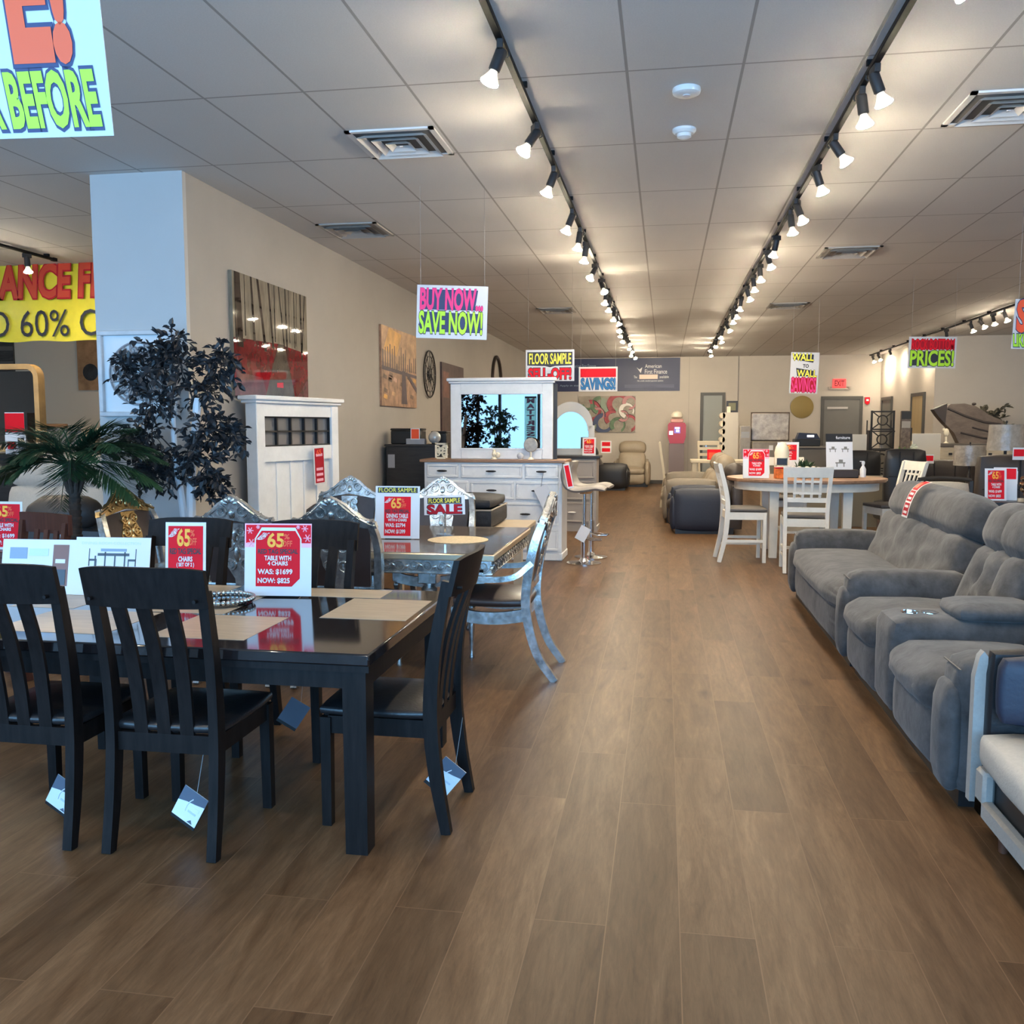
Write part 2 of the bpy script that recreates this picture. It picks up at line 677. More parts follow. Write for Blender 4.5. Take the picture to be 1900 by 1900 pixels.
door(1, (4.63, YB, 0), 0, 0.9, 2.3, M_DGREY)
door(2, (5.6, 21.65, 0), -PI / 2, 0.9, 2.25, M_WOODDOOR)
door(3, (5.6, 24.55, 0), -PI / 2, 0.9, 2.25, M_DGREY)
door(4, (1.27, YB, 0.0), 0, 0.5, 2.42, mat('pale_grey_door', (0.27, 0.285, 0.27), 0.5))

# ------------------------------------------------------------------ ceiling things
M_TRACK = mat('black_track_metal', (0.008, 0.008, 0.009), 0.6, 0.0, spec=0.15)
M_SOCK = mat('black_socket', (0.02, 0.02, 0.021), 0.5)
M_BULBG = mat('bulb_glass', (0.85, 0.82, 0.75), 0.25, emit=((1.0, 0.86, 0.6), 0.7))
M_LENS = mat('lit_bulb_lens', (1, 1, 1), 0.3, emit=((1.0, 0.85, 0.63), BULB))

TZ = 3.43


def track(label, x, y0, y1):
    t = thing('light_track', label, 'light track', (x, y0, TZ))
    b = MB().box(-0.018, 0.018, 0, y1 - y0, -0.014, 0.014, bev=0.003)
    b.build('rail', M_TRACK, t)
    b = MB()
    y = 0.6
    while y < y1 - y0:
        b.box(-0.03, 0.03, y - 0.012, y + 0.012, 0.012, CE - TZ + 0.002)
        y += 1.27
    b.build('ceiling_clip', M_TRACK, t)
    MB().box(-0.022, 0.022, y1 - y0 - 0.04, y1 - y0 + 0.02, -0.018, 0.018).build('end_cap', M_TRACK, t)


track('long black light track on the ceiling, left of the aisle', -0.812, -1.8, 23.6)
track('long black light track on the ceiling, right of the aisle', 1.035, -1.8, 23.6)
track('black light track on the ceiling near the far right wall', 5.25, 3.0, 25.1)
track('added unseen black light track far left, brightening the left room', -9.37, 0.5, 10.5)  # out of view, added to brighten the left room
track('added unseen black light track behind the pale pillar, brightening the left room', -7.0, 11.4, 15.2)  # hidden by the pillar, added to light the rear of the left room
track('short black light track above the yellow clearance banner', -6.76, 1.0, 9.35)


M_LENSB = mat('lit_bulb_lens_bright', (1, 1, 1), 0.3, emit=((1.0, 0.85, 0.62), BULB * 1.3))


def lamp_meshes(tilt, lens=None):
    """lamp tilted towards -X by tilt (radians); returns the master thing."""
    t = thing('track_light', 'x', 'track light', (0, 0, -5))
    MB().box(-0.016, 0.016, -0.045, 0.045, -0.045, 0.0, bev=0.004).cyl((0, 0, -0.045), (0, 0, -0.065), 0.011).build('adapter', M_SOCK, t)
    T = Matrix.Translation((0, 0, -0.062)) @ Matrix.Rotation(tilt, 4, 'Y')
    b = MB(T)
    b.lathe([(0.004, 0.03), (0.027, 0.026), (0.029, 0.02), (0.029, -0.075), (0.024, -0.08)], n=14)
    b.tube([(0.035, 0, 0.03), (0.043, 0, 0.015), (0.035, 0, 0.0)], 0.004, 6)
    s = b.build('socket', M_SOCK, t)
    b = MB(T)
    b.lathe([(0.018, -0.072), (0.022, -0.09), (0.034, -0.112), (0.044, -0.128), (0.0455, -0.135)], n=16)
    b.lathe([(0.0455, -0.135), (0.0445, -0.141), (0.036, -0.146), (0.02, -0.149), (0.004, -0.15)], n=16, mi=1)
    b.build('bulb', [M_BULBG, lens or M_LENS], s)
    return t


MASTERS = [lamp_meshes(a) for a in (0.15, 0.38, 0.6, 0.85)] + [lamp_meshes(a, M_LENSB) for a in (0.15, 0.38, 0.6, 0.85)]
used = set()
ORD = ('first second third fourth fifth sixth seventh eighth ninth tenth eleventh twelfth thirteenth fourteenth fifteenth '
       'sixteenth seventeenth eighteenth nineteenth twentieth').split()


def lamp(i, x, y, rz, label, group):
    if y > 10.5 and abs(x) < 2:
        i += 4
    m = MASTERS[i]
    loc = (x, y, TZ - 0.0145)
    if i not in used:
        used.add(i)
        place(m, loc, rz)
        m['label'] = label
        m['group'] = group
        return m
    return dup(m, label, loc, rz, group)


def ordinal(k):
    if k < 20:
        return ORD[k]
    return 'twenty-' + ORD[k - 20]


rl = random.Random(11)
ys = [1.8] + [2806 / (792 - p) for p in (165, 298, 368, 437, 467, 490, 525, 550, 567, 580, 597, 606, 620, 628, 638, 645, 652, 658, 664, 669)]
kinds = [2, 1, 2, 1, 1, 0, 0]
for k, y in enumerate(ys):
    c = kinds[k] if k < len(kinds) else rl.choice((0, 0, 1, 1, 2))
    lab = ('%s lit track light from the storefront end on the track left of the aisle' % ordinal(k))
    lamp(c if y < 19 else 3, -0.812, min(y, 23.5), ((rl.uniform(-0.25, 0.5) if y < 9 else rl.uniform(-1.2, 3.0)) if y < 19 else -PI / 2 + rl.uniform(-.9, .3)), lab, 'track lights left of the aisle')
ys = [1.2] + [2806 / (792 - p) for p in (5, 90, 240, 272, 340, 385, 435, 452, 490, 512, 533, 550, 567, 583, 597, 606, 622, 633, 641, 650, 658, 666)]
kinds = [1, 2, 3, 1, 0, 2, 1, 1, 0, 1, 2]
for k, y in enumerate(ys):
    c = kinds[k] if k < len(kinds) else rl.choice((0, 1, 1, 2))
    lab = ('%s lit track light from the storefront end on the track right of the aisle' % ordinal(k))
    lamp(c if y < 19 else 3, 1.035, min(y, 23.5), ((PI + rl.uniform(-0.5, 0.4) if y < 9 else PI + rl.uniform(-1.2, 3.0)) if y < 19 else -PI / 2 + rl.uniform(-.4, .9)), lab, 'track lights right of the aisle')
for k, y in enumerate((24.8, 24.2, 23.0, 21.0, 18.6, 17.2, 16.7, 16.1, 15.6, 15.0, 12.6, 11.0, 9.2, 8.0, 6.6, 5.4, 4.2)):  # several lamps nearer the front are unseen additions that brighten the right-hand ceiling
    lamp(rl.choice((1, 2)), 5.25, y, PI + rl.uniform(-0.9, 0.9), '%s lit track light from the rear end of the track by the far right wall' % ordinal(k), 'track lights by the right wall')
for k, y in enumerate((8.9, 7.9, 6.7, 5.2, 3.6)):
    lamp(0 if k == 0 else 1, -6.76, y, rl.uniform(2.4, 4), '%s lit track light from the yellow banner on the track hung beside it' % ordinal(k), 'track lights by the yellow banner')

for k, y in enumerate((1.5, 3.0, 4.6, 6.2, 7.8, 9.2, 10.2)):  # extra lamps out of view, put in to lighten the left room
    lamp(rl.choice((1, 2)), -9.37, y, rl.uniform(-2.6, 2.6), '%s lit track light from the storefront end on the added unseen far left track' % ordinal(k), 'added unseen track lights in the left room')
for k, y in enumerate((11.8, 12.7, 13.6, 14.4, 15.0)):  # more added lamps, out of sight behind the pillar
    lamp(rl.choice((2, 3)), -7.0, y, rl.uniform(-1.4, 0.3), '%s lit track light past the yellow banner on the added unseen track behind the pillar' % ordinal(k), 'added unseen track lights in the left room')

track('short black light track added unseen near the shop window to brighten the floor', -3.25, -1.6, 2.6)  # unseen track, added to lift the dark floor at front left
for k, y in enumerate((2.1, 0.9, -0.4)):  # added lamps for the front-left floor
    lamp(0, -3.25, y, k * 1.3, '%s lit track light from its inner end on the added unseen short window track' % ordinal(k), 'added unseen track lights by the window')

M_VENT = mat('vent_white', (0.74, 0.72, 0.69), 0.5)
M_VDARK = mat('vent_throat_shade', (0.10, 0.10, 0.10), 0.7)
M_VMID = mat('vent_throat_shade_grey', (0.30, 0.28, 0.26), 0.7)


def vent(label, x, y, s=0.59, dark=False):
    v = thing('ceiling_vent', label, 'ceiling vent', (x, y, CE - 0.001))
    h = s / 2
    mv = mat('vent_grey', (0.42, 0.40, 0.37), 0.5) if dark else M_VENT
    b = MB()
    for sx in (-1, 1):
        b.box(sx * h, sx * (h - 0.035), -h, h, -0.012, 0)
        b.box(-h, h, sx * h, sx * (h - 0.035), -0.012, 0)
    b.build('flange', mv, v)
    MB().box(-h + 0.03, h - 0.03, -h + 0.03, h - 0.03, -0.003, -0.001).build('throat_shade', M_VMID if dark else M_VDARK, v)  # dark plate puts the shade of the uncut duct opening into colour
    a = h - 0.06
    for i in range(4):
        c = a - 0.075 if i < 3 else 0.0
        i_ = max(c, 0.0) + (0.035 if i < 3 else 0)
        vs = [(-a, -a, -0.030), (a, -a, -0.030), (a, a, -0.030), (-a, a, -0.030), (-i_, -i_, -0.006), (i_, -i_, -0.006), (i_, i_, -0.006), (-i_, i_, -0.006)]
        b = MB()
        if i < 3:
            b.add(vs, [(0, 1, 5, 4), (1, 2, 6, 5), (2, 3, 7, 6), (3, 0, 4, 7)])
            b.add([(p[0], p[1], p[2] - 0.004) for p in vs], [(0, 1, 5, 4), (1, 2, 6, 5), (2, 3, 7, 6), (3, 0, 4, 7)])
        else:
            b.box(-a, a, -a, a, -0.03, -0.024)
        b.build('louvre', mv, v)
        a -= 0.075
    return v


vent('white square stepped ceiling vent left of the left light track, nearest one', -1.775, 6.07)
vent('white square stepped ceiling vent at the right edge, right of the right light track', 1.985, 6.0)
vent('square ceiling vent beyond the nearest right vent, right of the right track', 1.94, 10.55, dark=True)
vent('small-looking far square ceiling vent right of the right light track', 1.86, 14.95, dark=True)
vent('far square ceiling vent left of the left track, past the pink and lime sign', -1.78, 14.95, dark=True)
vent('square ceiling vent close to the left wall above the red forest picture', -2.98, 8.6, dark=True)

s = thing('smoke_detector', 'white round ceiling smoke detector, nearer of the two discs between the tracks', 'smoke detector', (0.09, 5.40, CE))
MB().lathe([(0.0, 0), (0.078, 0), (0.08, -0.012), (0.076, -0.028), (0.06, -0.036), (0.0, -0.036)], n=24).build('housing', M_WHITE, s)
MB().lathe([(0.02, -0.036), (0.022, -0.041), (0.0, -0.042)], n=12).build('test_button', M_PAPER, s)
s = thing('fire_alarm_sounder', 'small white stepped ceiling alarm behind the larger smoke detector', 'smoke detector', (0.092, 6.11, CE))
MB().lathe([(0.0, 0), (0.075, 0), (0.075, -0.015), (0.06, -0.03), (0.0, -0.03)], n=24).build('mounting_base', M_WHITE, s)
MB().lathe([(0.045, -0.03), (0.045, -0.05), (0.02, -0.062), (0.0, -0.064)], n=20).build('sensor', M_WHITE, s)
for m in MASTERS:
    if not m['label'] or m['label'] == 'x':
        for c in list(m.children_recursive) + [m]:
            bpy.data.objects.remove(c)
# ------------------------------------------------------------------ black dining set
M_BWOOD = mat('black_stained_wood', (0.009, 0.0065, 0.0060), 0.5, noise=(5, 0.5), stretch=(8, 8, 0.8), spec=0.16)
M_BTOP = mat('polished_black_table_wood', (0.011, 0.008, 0.008), 0.10, noise=(4, 0.35), stretch=(1, 6, 1), coat=0.4)
M_INLAY = mat('pale_travertine_inlay', (0.40, 0.325, 0.24), 0.35, noise=(7, 0.16), stretch=(1, 7, 1))
M_BLEATHER = mat('black_seat_leather', (0.014, 0.013, 0.014), 0.32, bump=(90, 0.1))
M_SILVERBOLT = mat('bolt_steel', (0.5, 0.5, 0.5), 0.3, 1.0)

dt = thing('dining_table', 'square black dining table with pale checkered inlays, nearest table at left', 'table', (-2.0, 3.69, 0))
# local: x -0.97..0.97, y -0.65..0.63
x0, x1, y0, y1 = -0.97, 0.97, -0.65, 0.62
top = MB().box(x0, x1, y0, y1, 0.715, 0.76, bev=0.006).build('tabletop', M_BTOP, dt)
b = MB()
for xa, xb, ya, yb in ((-1.97, -1.57, 3.17, 3.59), (-2.66, -2.16, 3.17, 3.59), (-1.44, -1.06, 3.61, 4.05), (-2.28, -1.88, 3.61, 4.05), (-2.92, -2.6, 3.61, 4.05), (-1.81, -1.32, 4.07, 4.28), (-2.62, -2.12, 4.07, 4.28)):
    b.box(xa + 2.0, xb + 2.0, ya - 3.69, yb - 3.69, 0.7595, 0.7612)
b.build('inlay', M_INLAY, top)
b = MB()
b.box(x0 + 0.03, x1 - 0.03, y0 + 0.025, y0 + 0.05, 0.625, 0.715).box(x0 + 0.03, x1 - 0.03, y1 - 0.05, y1 - 0.025, 0.625, 0.715)
b.box(x0 + 0.025, x0 + 0.05, y0 + 0.03, y1 - 0.03, 0.625, 0.715).box(x1 - 0.05, x1 - 0.025, y0 + 0.03, y1 - 0.03, 0.625, 0.715)
b.box(x0 + 0.004, x1 - 0.004, y0 + 0.008, y0 + 0.026, 0.69, 0.715)
b.build('apron', M_BWOOD, dt)
for sx in (-1, 1):
    for ya in (y0 + 0.02, y1 - 0.11):
        xa = x1 - 0.11 if sx > 0 else x0 + 0.02
        MB().tube([(xa + 0.045, ya + 0.045, 0), (xa + 0.045, ya + 0.045, 0.715)], 1, rect=[(0.042, 0.042), (0.045, 0.045)], side=(1, 0, 0)).build('leg', M_BWOOD, dt)


def black_chair():
    t = thing('dining_chair', 'x', 'chair')
    MB().cush(-0.225, 0.225, -0.215, 0.235, 0.445, 0.49, 0.02, 0.008, 6).build('seat', M_BLEATHER, t)
    b = MB()
    b.box(-0.19, 0.19, 0.2, 0.222, 0.375, 0.445).box(-0.19, 0.19, -0.222, -0.2, 0.375, 0.445)
    b.box(-0.212, -0.19, -0.2, 0.2, 0.375, 0.445).box(0.19, 0.212, -0.2, 0.2, 0.375, 0.445)
    b.build('seat_frame', M_BWOOD, t)
    for s in (-1, 1):
        MB().tube([(s * 0.203, 0.208, 0), (s * 0.2, 0.208, 0.44)], 1, rect=[(0.019, 0.019), (0.0215, 0.0215)], side=(1, 0, 0)).build('leg', M_BWOOD, t)
        pts = spline([(s * 0.208, -0.275, 0), (s * 0.206, -0.235, 0.22), (s * 0.205, -0.215, 0.45), (s * 0.207, -0.23, 0.7), (s * 0.212, -0.285, 0.99)], 5)
        n = len(pts)
        MB().tube(pts, 1, rect=[(0.0185, 0.019 + 0.009 * math.sin(PI * i / (n - 1))) for i in range(n)], side=(1, 0, 0)).build('leg', M_BWOOD, t)
    b = MB()
    # curved top rail
    vs, N = [], 12
    for i in range(N + 1):
        u = i / N * 2 - 1
        x = u * 0.236
        yb = -0.305 - 0.035 * (1 - u * u)
        zt = 1.085 + 0.0 * u
        for z, dy in ((0.935, 0.012), (1.085 - 0.012 * abs(u) ** 4, -0.022)):
            vs += [(x, yb + dy - 0.011, z), (x, yb + dy + 0.011, z)]
    fs = []
    for i in range(N):
        a = i * 4
        fs += [(a, a + 2, a + 6, a + 4), (a + 1, a + 5, a + 7, a + 3), (a, a + 4, a + 5, a + 1), (a + 2, a + 3, a + 7, a + 6)]
    fs += [(0, 1, 3, 2), (N * 4, N * 4 + 2, N * 4 + 3, N * 4 + 1)]
    b.add(vs, fs)
    tr_ = b.build('top_rail', M_BWOOD, t)
    b = MB()
    for s in (-1, 1):
        b.cyl((s * 0.2, -0.34, 0.965), (s * 0.2, -0.30, 0.965), 0.007, n=8)
    b.build('bolt', M_BWOOD, tr_)
    for i in range(3):
        x = (i - 1) * 0.098
        k = 0.03 * (1 - (x / 0.2) ** 2)
        pts = spline([(x * 0.92, -0.212, 0.42), (x * 0.95, -0.225 - k * 0.2, 0.6), (x, -0.25 - k * 0.6, 0.78), (x * 1.03, -0.298 - k, 0.95)], 4)
        MB().tube(pts, 1, rect=(0.0265, 0.007), side=(1, 0, 0)).build('back_slat', M_BWOOD, t)
    return t


bc = black_chair()
G = 'black slat-back dining chairs around the black table'
place(bc, (-1.80, 3.205, 0))
bc['label'] = 'black slat-back chair with its back to us, wholly in view, under a white floor-level tag'
bc['label'] = 'black slat-back dining chair seen from behind in front of the red sign set of two'
bc['group'] = G
dup(bc, 'black slat-back dining chair seen from behind, cut by the left picture edge', (-2.375, 3.205, 0), 0.0, G)
dup(bc, 'black slat-back dining chair side-on at the end of the black table by the aisle', (-1.085, 3.50, 0), PI / 2, G)
dup(bc, 'black slat-back dining chair facing us across the black table, behind the tallest price card', (-1.79, 4.135, 0), PI, G)
dup(bc, 'black slat-back dining chair facing us across the black table, behind the set-of-two card', (-2.49, 4.135, 0), PI, G)

M_TAGPAPER = mat('tag_card_white', (0.72, 0.76, 0.8), 0.35)
M_TAGGREY = mat('tag_card_grey', (0.10, 0.12, 0.16), 0.35)


def hang_tag(label, loc, roll, rz, face=True, string=0.17):
    t = thing('hang_tag', label, 'tag', loc, rz, 'booklet tags hanging on the black chairs')
    T = Matrix.Rotation(roll, 4, 'Y')
    b = MB(T)
    b.box(-0.055, 0.055, -0.003, 0.0, -0.065, 0.065, 0)
    if face:
        b.poly([(-0.055, -0.0034, 0.065), (0.055, -0.0034, 0.065), (0.055, -0.0034, 0.03), (0.02, -0.0034, 0.02), (-0.02, -0.0034, 0.012), (-0.055, -0.0034, 0.0)], 1)
        b.tube([(-0.012 + 0.012 * math.cos(a) + 0.004 * a, -0.004, 0.035 - 0.016 * a + 0.012 * math.sin(a)) for a in [k * 0.35 for k in range(11)]], 0.0022, 5, 0)
        b.box(0.0, 0.042, -0.0045, -0.003, -0.005, 0.008, 0).box(0.0, 0.036, -0.0045, -0.003, -0.022, -0.014, 2)
        b.poly([(0.015, -0.0036, -0.06), (0.04, -0.0036, -0.06), (0.028, -0.0036, -0.045)], 1)
    b.build('cover', [M_TAGPAPER if face else M_TAGGREY, M_TAGGREY, mat('tag_pale_blue', (0.5, 0.58, 0.66), 0.4)], t)
    MB(T).box(-0.055, 0.055, 0.002, 0.008, -0.082, 0.06).build('booklet', M_BLACK, t)
    top = T @ Vector((0.0, 0.002, 0.06))
    MB().tube([top, (top.x + 0.03, 0.01, top.z + string)], 0.0012, 5).build('string', M_WIRE, t)


hang_tag('white and grey booklet tag hanging low behind the middle black chair', (-1.75, 3.06, 0.14), 0.52, -0.08)
hang_tag('white and grey booklet tag hanging low behind the leftmost black chair', (-2.32, 3.11, 0.125), 0.52, -0.08)
hang_tag('white booklet tag hanging under the black chair at the aisle end', (-0.875, 3.55, 0.125), 0.7, 0.15, string=0.2)
hang_tag('booklet tag turned to its dark side behind a far black chair', (-1.84, 4.25, 0.12), 0.6, 0.3, face=False, string=0.27)


# ------------------------------------------------------------------ printed cards
CARD_M = [M_PAPER, M_RED, M_GOLDTXT, M_INK, M_LPINK, M_DRED, M_YELLOW, M_ORANGE]


def lines_block(b, rows, x0, x1, y, off=0.02):
    for s, za, zb, mi, fx in rows:
        w = (x1 - x0) * fx
        c = (x0 + x1) / 2
        b.text(s, c - w / 2, c + w / 2, za, zb, y, mi, off)


def sale_body(b, x0, x1, z0, z1, rows, y=-0.003, grad=False):
    """the red 65% panel between x0..x1, z0..z1"""
    w, h = x1 - x0, z1 - z0
    b.text('RED', x0 + 0.05 * w, x0 + 0.2 * w, z1 - 0.16 * h, z1 - 0.1 * h, y - 0.001, 0, 0.03, shear=0.02)
    b.text('TAG', x0 + 0.12 * w, x0 + 0.27 * w, z1 - 0.1 * h, z1 - 0.04 * h, y - 0.001, 0, 0.03, shear=0.02)
    b.text('65', x0 + 0.27 * w, x0 + 0.63 * w, z1 - 0.29 * h, z1 - 0.05 * h, y - 0.001, 2, 0.03)
    b.text('%', x0 + 0.64 * w, x0 + 0.76 * w, z1 - 0.15 * h, z1 - 0.06 * h, y - 0.001, 7, 0.03)
    b.text('OFF', x0 + 0.6 * w, x0 + 0.82 * w, z1 - 0.28 * h, z1 - 0.18 * h, y - 0.001, 7, 0.03)
    b.text('RED TAG SPECIAL', x0 + 0.05 * w, x1 - 0.05 * w, z1 - 0.41 * h, z1 - 0.33 * h, y - 0.001, 3, 0.03)
    for s, fa, fb, fx, left in rows:
        ww = w * fx
        xa = x0 + 0.05 * w if left else (x0 + x1) / 2 - ww / 2
        b.text(s, xa, xa + ww, z1 - fb * h, z1 - fa * h, y - 0.001, 0, 0.03)


ROWS1 = [('TABLE WITH', 0.45, 0.53, 0.6, False), ('4 CHAIRS', 0.55, 0.62, 0.45, False), ('WAS: $1699', 0.69, 0.79, 0.78, True), ('NOW: $825', 0.85, 0.95, 0.72, True)]
ROWS2 = [('CHAIRS', 0.45, 0.52, 0.4, False), ('( SET OF 2 )', 0.54, 0.61, 0.5, False), ('WAS: $349', 0.67, 0.77, 0.65, True), ('NOW: $195', 0.83, 0.93, 0.65, True)]
ROWS3 = [('DINING TABLE', 0.44, 0.54, 0.8, False), ('WITH 6 CHAIRS', 0.56, 0.63, 0.7, False), ('WAS: $2794', 0.68, 0.79, 0.75, True), ('NOW: $1399', 0.84, 0.95, 0.75, True)]


def easel(b, w, h):
    """bent foot that keeps a card standing"""
    b.box(-w * 0.3, w * 0.3, 0.001, 0.07, 0.0, 0.003)
    b.box(-w * 0.3, w * 0.3, 0.0, 0.002, 0, h * 0.4)


def card(label, loc, rz, w, h, rows, red=(0.07, 0.93, 0.05, 0.95), style=0, lean=0.1, name='price_sign'):
    t = thing(name, label, 'sign', loc, rz, 'red 65 percent price signs')
    T = Matrix.Rotation(-lean, 4, 'X')
    b = MB(T)
    b.box(-w / 2, w / 2, -0.002, 0, 0, h, 0)
    x0, x1, z0, z1 = -w / 2 + red[0] * w, -w / 2 + red[1] * w, red[2] * h, red[3] * h
    if style == 1:   # pink snowflake border on top, red swing tag shape
        b.box(-w / 2, w / 2, -0.0025, -0.001, h * 0.67, h, 4)
        b.box(-w / 2 + 0.02 * w, w / 2 - 0.01 * w, -0.0028, -0.001, h * 0.73, h * 0.98, 1)
        for cx, cz, r in ((-0.42, 0.9, 0.05), (-0.4, 0.73, 0.06), (0.4, 0.93, 0.05), (0.44, 0.8, 0.06), (-0.3, 0.95, 0.03), (0.3, 0.95, 0.03)):
            for k in range(3):
                a = k * PI / 3
                dx, dz = math.cos(a) * r * w, math.sin(a) * r * w
                b.tube([(cx * w - dx, -0.003, cz * h - dz), (cx * w + dx, -0.003, cz * h + dz)], 0.0025, 4, 4)
        c = 0.12 * w
        out = [(x0 - .02 * w, z0 - .02 * h), (x1 - c, z0 - .02 * h), (x1 + .02 * w, z0 + c), (x1 + .02 * w, z1 - c), (x1 - c * 0.6, z1 + .045 * h), (x0 + c * 0.7, z1 + .045 * h), (x0 - .02 * w, z1 - c)]
        inn = [(x0, z0), (x1 - c, z0), (x1, z0 + c), (x1, z1 - c), (x1 - c * 0.6, z1), (x0 + c * 0.7, z1), (x0, z1 - c)]
        b.prism(out, -0.0034, -0.002, 0)
        b.prism(inn, -0.004, -0.002, 1)
    else:
        b.box(x0, x1, -0.0035, -0.001, z0, z1, 1)
    if style == 2:   # yellow FLOOR SAMPLE header
        b.box(-w * 0.45, w * 0.45, -0.0035, -0.001, h * 0.87, h * 0.975, 3)
        b.text('FLOOR SAMPLE', -w * 0.42, w * 0.42, h * 0.885, h * 0.965, -0.0048, 6, 0.0)
    sale_body(b, x0, x1, z0, z1, rows, -0.0042)
    b.build('printed_card', CARD_M, t)
    b = MB(T)
    easel(b, w, h)
    b.build('stand', mat('clear_grey_acrylic', (0.55, 0.57, 0.6), 0.2), t)
    return t


card('large white and pink price sign reading table with 4 chairs on the black table', (-1.81, 4.02, 0.767), 0.1, 0.325, 0.345, ROWS1, red=(0.17, 0.83, 0.13, 0.9), style=1)
card('red price sign reading chairs set of 2 standing on the black table', (-2.235, 3.93, 0.765), 0.12, 0.195, 0.355, ROWS2, red=(0.07, 0.93, 0.04, 0.95))
card('tall white price sign with yellow floor sample header on the silver carved table', (-1.83, 6.05, 0.795), 0.05, 0.315, 0.365, ROWS3, red=(0.2, 0.8, 0.05, 0.8), style=2)

# small FLOOR SAMPLE / SALE card
t = thing('sale_card', 'small white card reading floor sample sale on the silver carved table', 'sign', (-1.56, 6.35, 0.791), 0.06)
b = MB(Matrix.Rotation(-0.08, 4, 'X') @ Matrix.Rotation(-0.03, 4, 'Y'))
b.box(-0.15, 0.15, -0.002, 0, 0.145, 0.285, 0)
b.box(-0.125, 0.125, -0.003, -0.001, 0.225, 0.27, 3)
b.text('FLOOR SAMPLE', -0.115, 0.115, 0.232, 0.264, -0.0045, 6, 0.01)
b.text('SALE', -0.125, 0.125, 0.152, 0.218, -0.004, 3, 0.06)
b.text('SALE', -0.12, 0.12, 0.155, 0.215, -0.0048, 1, 0.05)
b.build('printed_card', [M_PAPER, M_DRED, M_GOLDTXT, M_INK, M_LPINK, M_DRED, M_YELLOW], t)
MB().box(-0.006, 0.006, -0.004, 0.004, 0.0, 0.16).box(-0.06, 0.06, -0.04, 0.04, 0, 0.006).build('stand', M_CHROME, t)

# two catalogue boards lying upright on the black table
M_PHOTO = [M_PAPER, mat('photo_greyblue', (0.25, 0.32, 0.42), 0.4), mat('photo_brown', (0.22, 0.09, 0.06), 0.4), mat('photo_dark', (0.05, 0.055, 0.07), 0.4), mat('photo_sky', (0.55, 0.68, 0.85), 0.4)]
t = tag(None or MB(Matrix.Rotation(-0.2, 4, 'X')).box(-0.19, 0.19, -0.004, 0, 0, 0.265, 0).box(-0.15, -0.06, -0.006, -0.003, 0.17, 0.225, 1).box(-0.05, 0.05, -0.006, -0.003, 0.185, 0.22, 4).box(0.075, 0.155, -0.006, -0.003, 0.04, 0.24, 2).box(0.09, 0.14, -0.008, -0.003, 0.15, 0.17, 0).box(0.085, 0.145, -0.008, -0.003, 0.045, 0.12, 3).build('photo_board', M_PHOTO), 'white board with furniture photos standing on the black table at far left', 'sign')
place(t, (-3.0, 3.9, 0.762), 0.06)
b = MB(Matrix.Rotation(-0.2, 4, 'X'))
b.box(-0.19, 0.19, -0.004, 0, 0, 0.28, 0)
for k in range(4):
    x = -0.09 + 0.05 * k
    b.box(x, x + 0.006, -0.006, -0.003, 0.14, 0.19 + 0.02 * (k % 2), 3)
b.box(-0.075, 0.085, -0.006, -0.003, 0.19, 0.203, 3).box(-0.06, 0.07, -0.006, -0.003, 0.212, 0.225, 1)
for x in (-0.1, 0.1):
    b.box(x - 0.02, x + 0.02, -0.006, -0.003, 0.165, 0.175, 3).box(x + (0.017 if x > 0 else -0.02), x + (0.02 if x > 0 else -0.017), -0.006, -0.003, 0.14, 0.225, 3)
    b.box(x - 0.02, x - 0.016, -0.006, -0.003, 0.14, 0.17, 3).box(x + 0.016, x + 0.02, -0.006, -0.003, 0.14, 0.17, 3)
b.text('DINING ROOM COLLECTION', -0.16, 0.14, 0.245, 0.258, -0.005, 4, 0.0)
t = tag(b.build('photo_board', M_PHOTO), 'white board with a drawn dining set standing on the black table behind the middle chair', 'sign')
place(t, (-2.62, 3.92, 0.762), 0.06)

# mirrored tray with beaded rim
t = thing('beaded_tray', 'round mirrored tray with a beaded silver rim on the black table', 'tray', (-1.995, 3.84, 0.7625))
MB().lathe([(0.0, 0), (0.13, 0), (0.135, 0.012), (0.12, 0.012), (0.0, 0.008)], n=32).build('plate', mat('tray_mirror', (0.25, 0.25, 0.26), 0.05, 1.0), t)
b = MB()
for k in range(40):
    a = 2 * PI * k / 40
    b.ell((0.135 * math.cos(a), 0.135 * math.sin(a), 0.022), (0.0105, 0.0105, 0.0115), 8, 6)
b.build('bead_rim', mat('silver_bead', (0.7, 0.7, 0.68), 0.15, 1.0), t)

# ------------------------------------------------------------------ silver carved dining set
M_SILVER = mat('antique_silver_leaf', (0.60, 0.61, 0.60), 0.27, 0.9, noise=(18, 0.5), bump=(26, 0.14))
M_GOLDLEAF = mat('antique_gold_leaf', (0.55, 0.37, 0.16), 0.27, 0.9, noise=(18, 0.45), bump=(26, 0.14))
M_STABLE = mat('glossy_taupe_table_top', (0.13, 0.105, 0.085), 0.12, noise=(3, 0.3), stretch=(1, 6, 1), coat=0.3)
M_BROWNL = mat('brown_seat_leather', (0.045, 0.028, 0.024), 0.38, bump=(70, 0.1), noise=(4, 0.25))

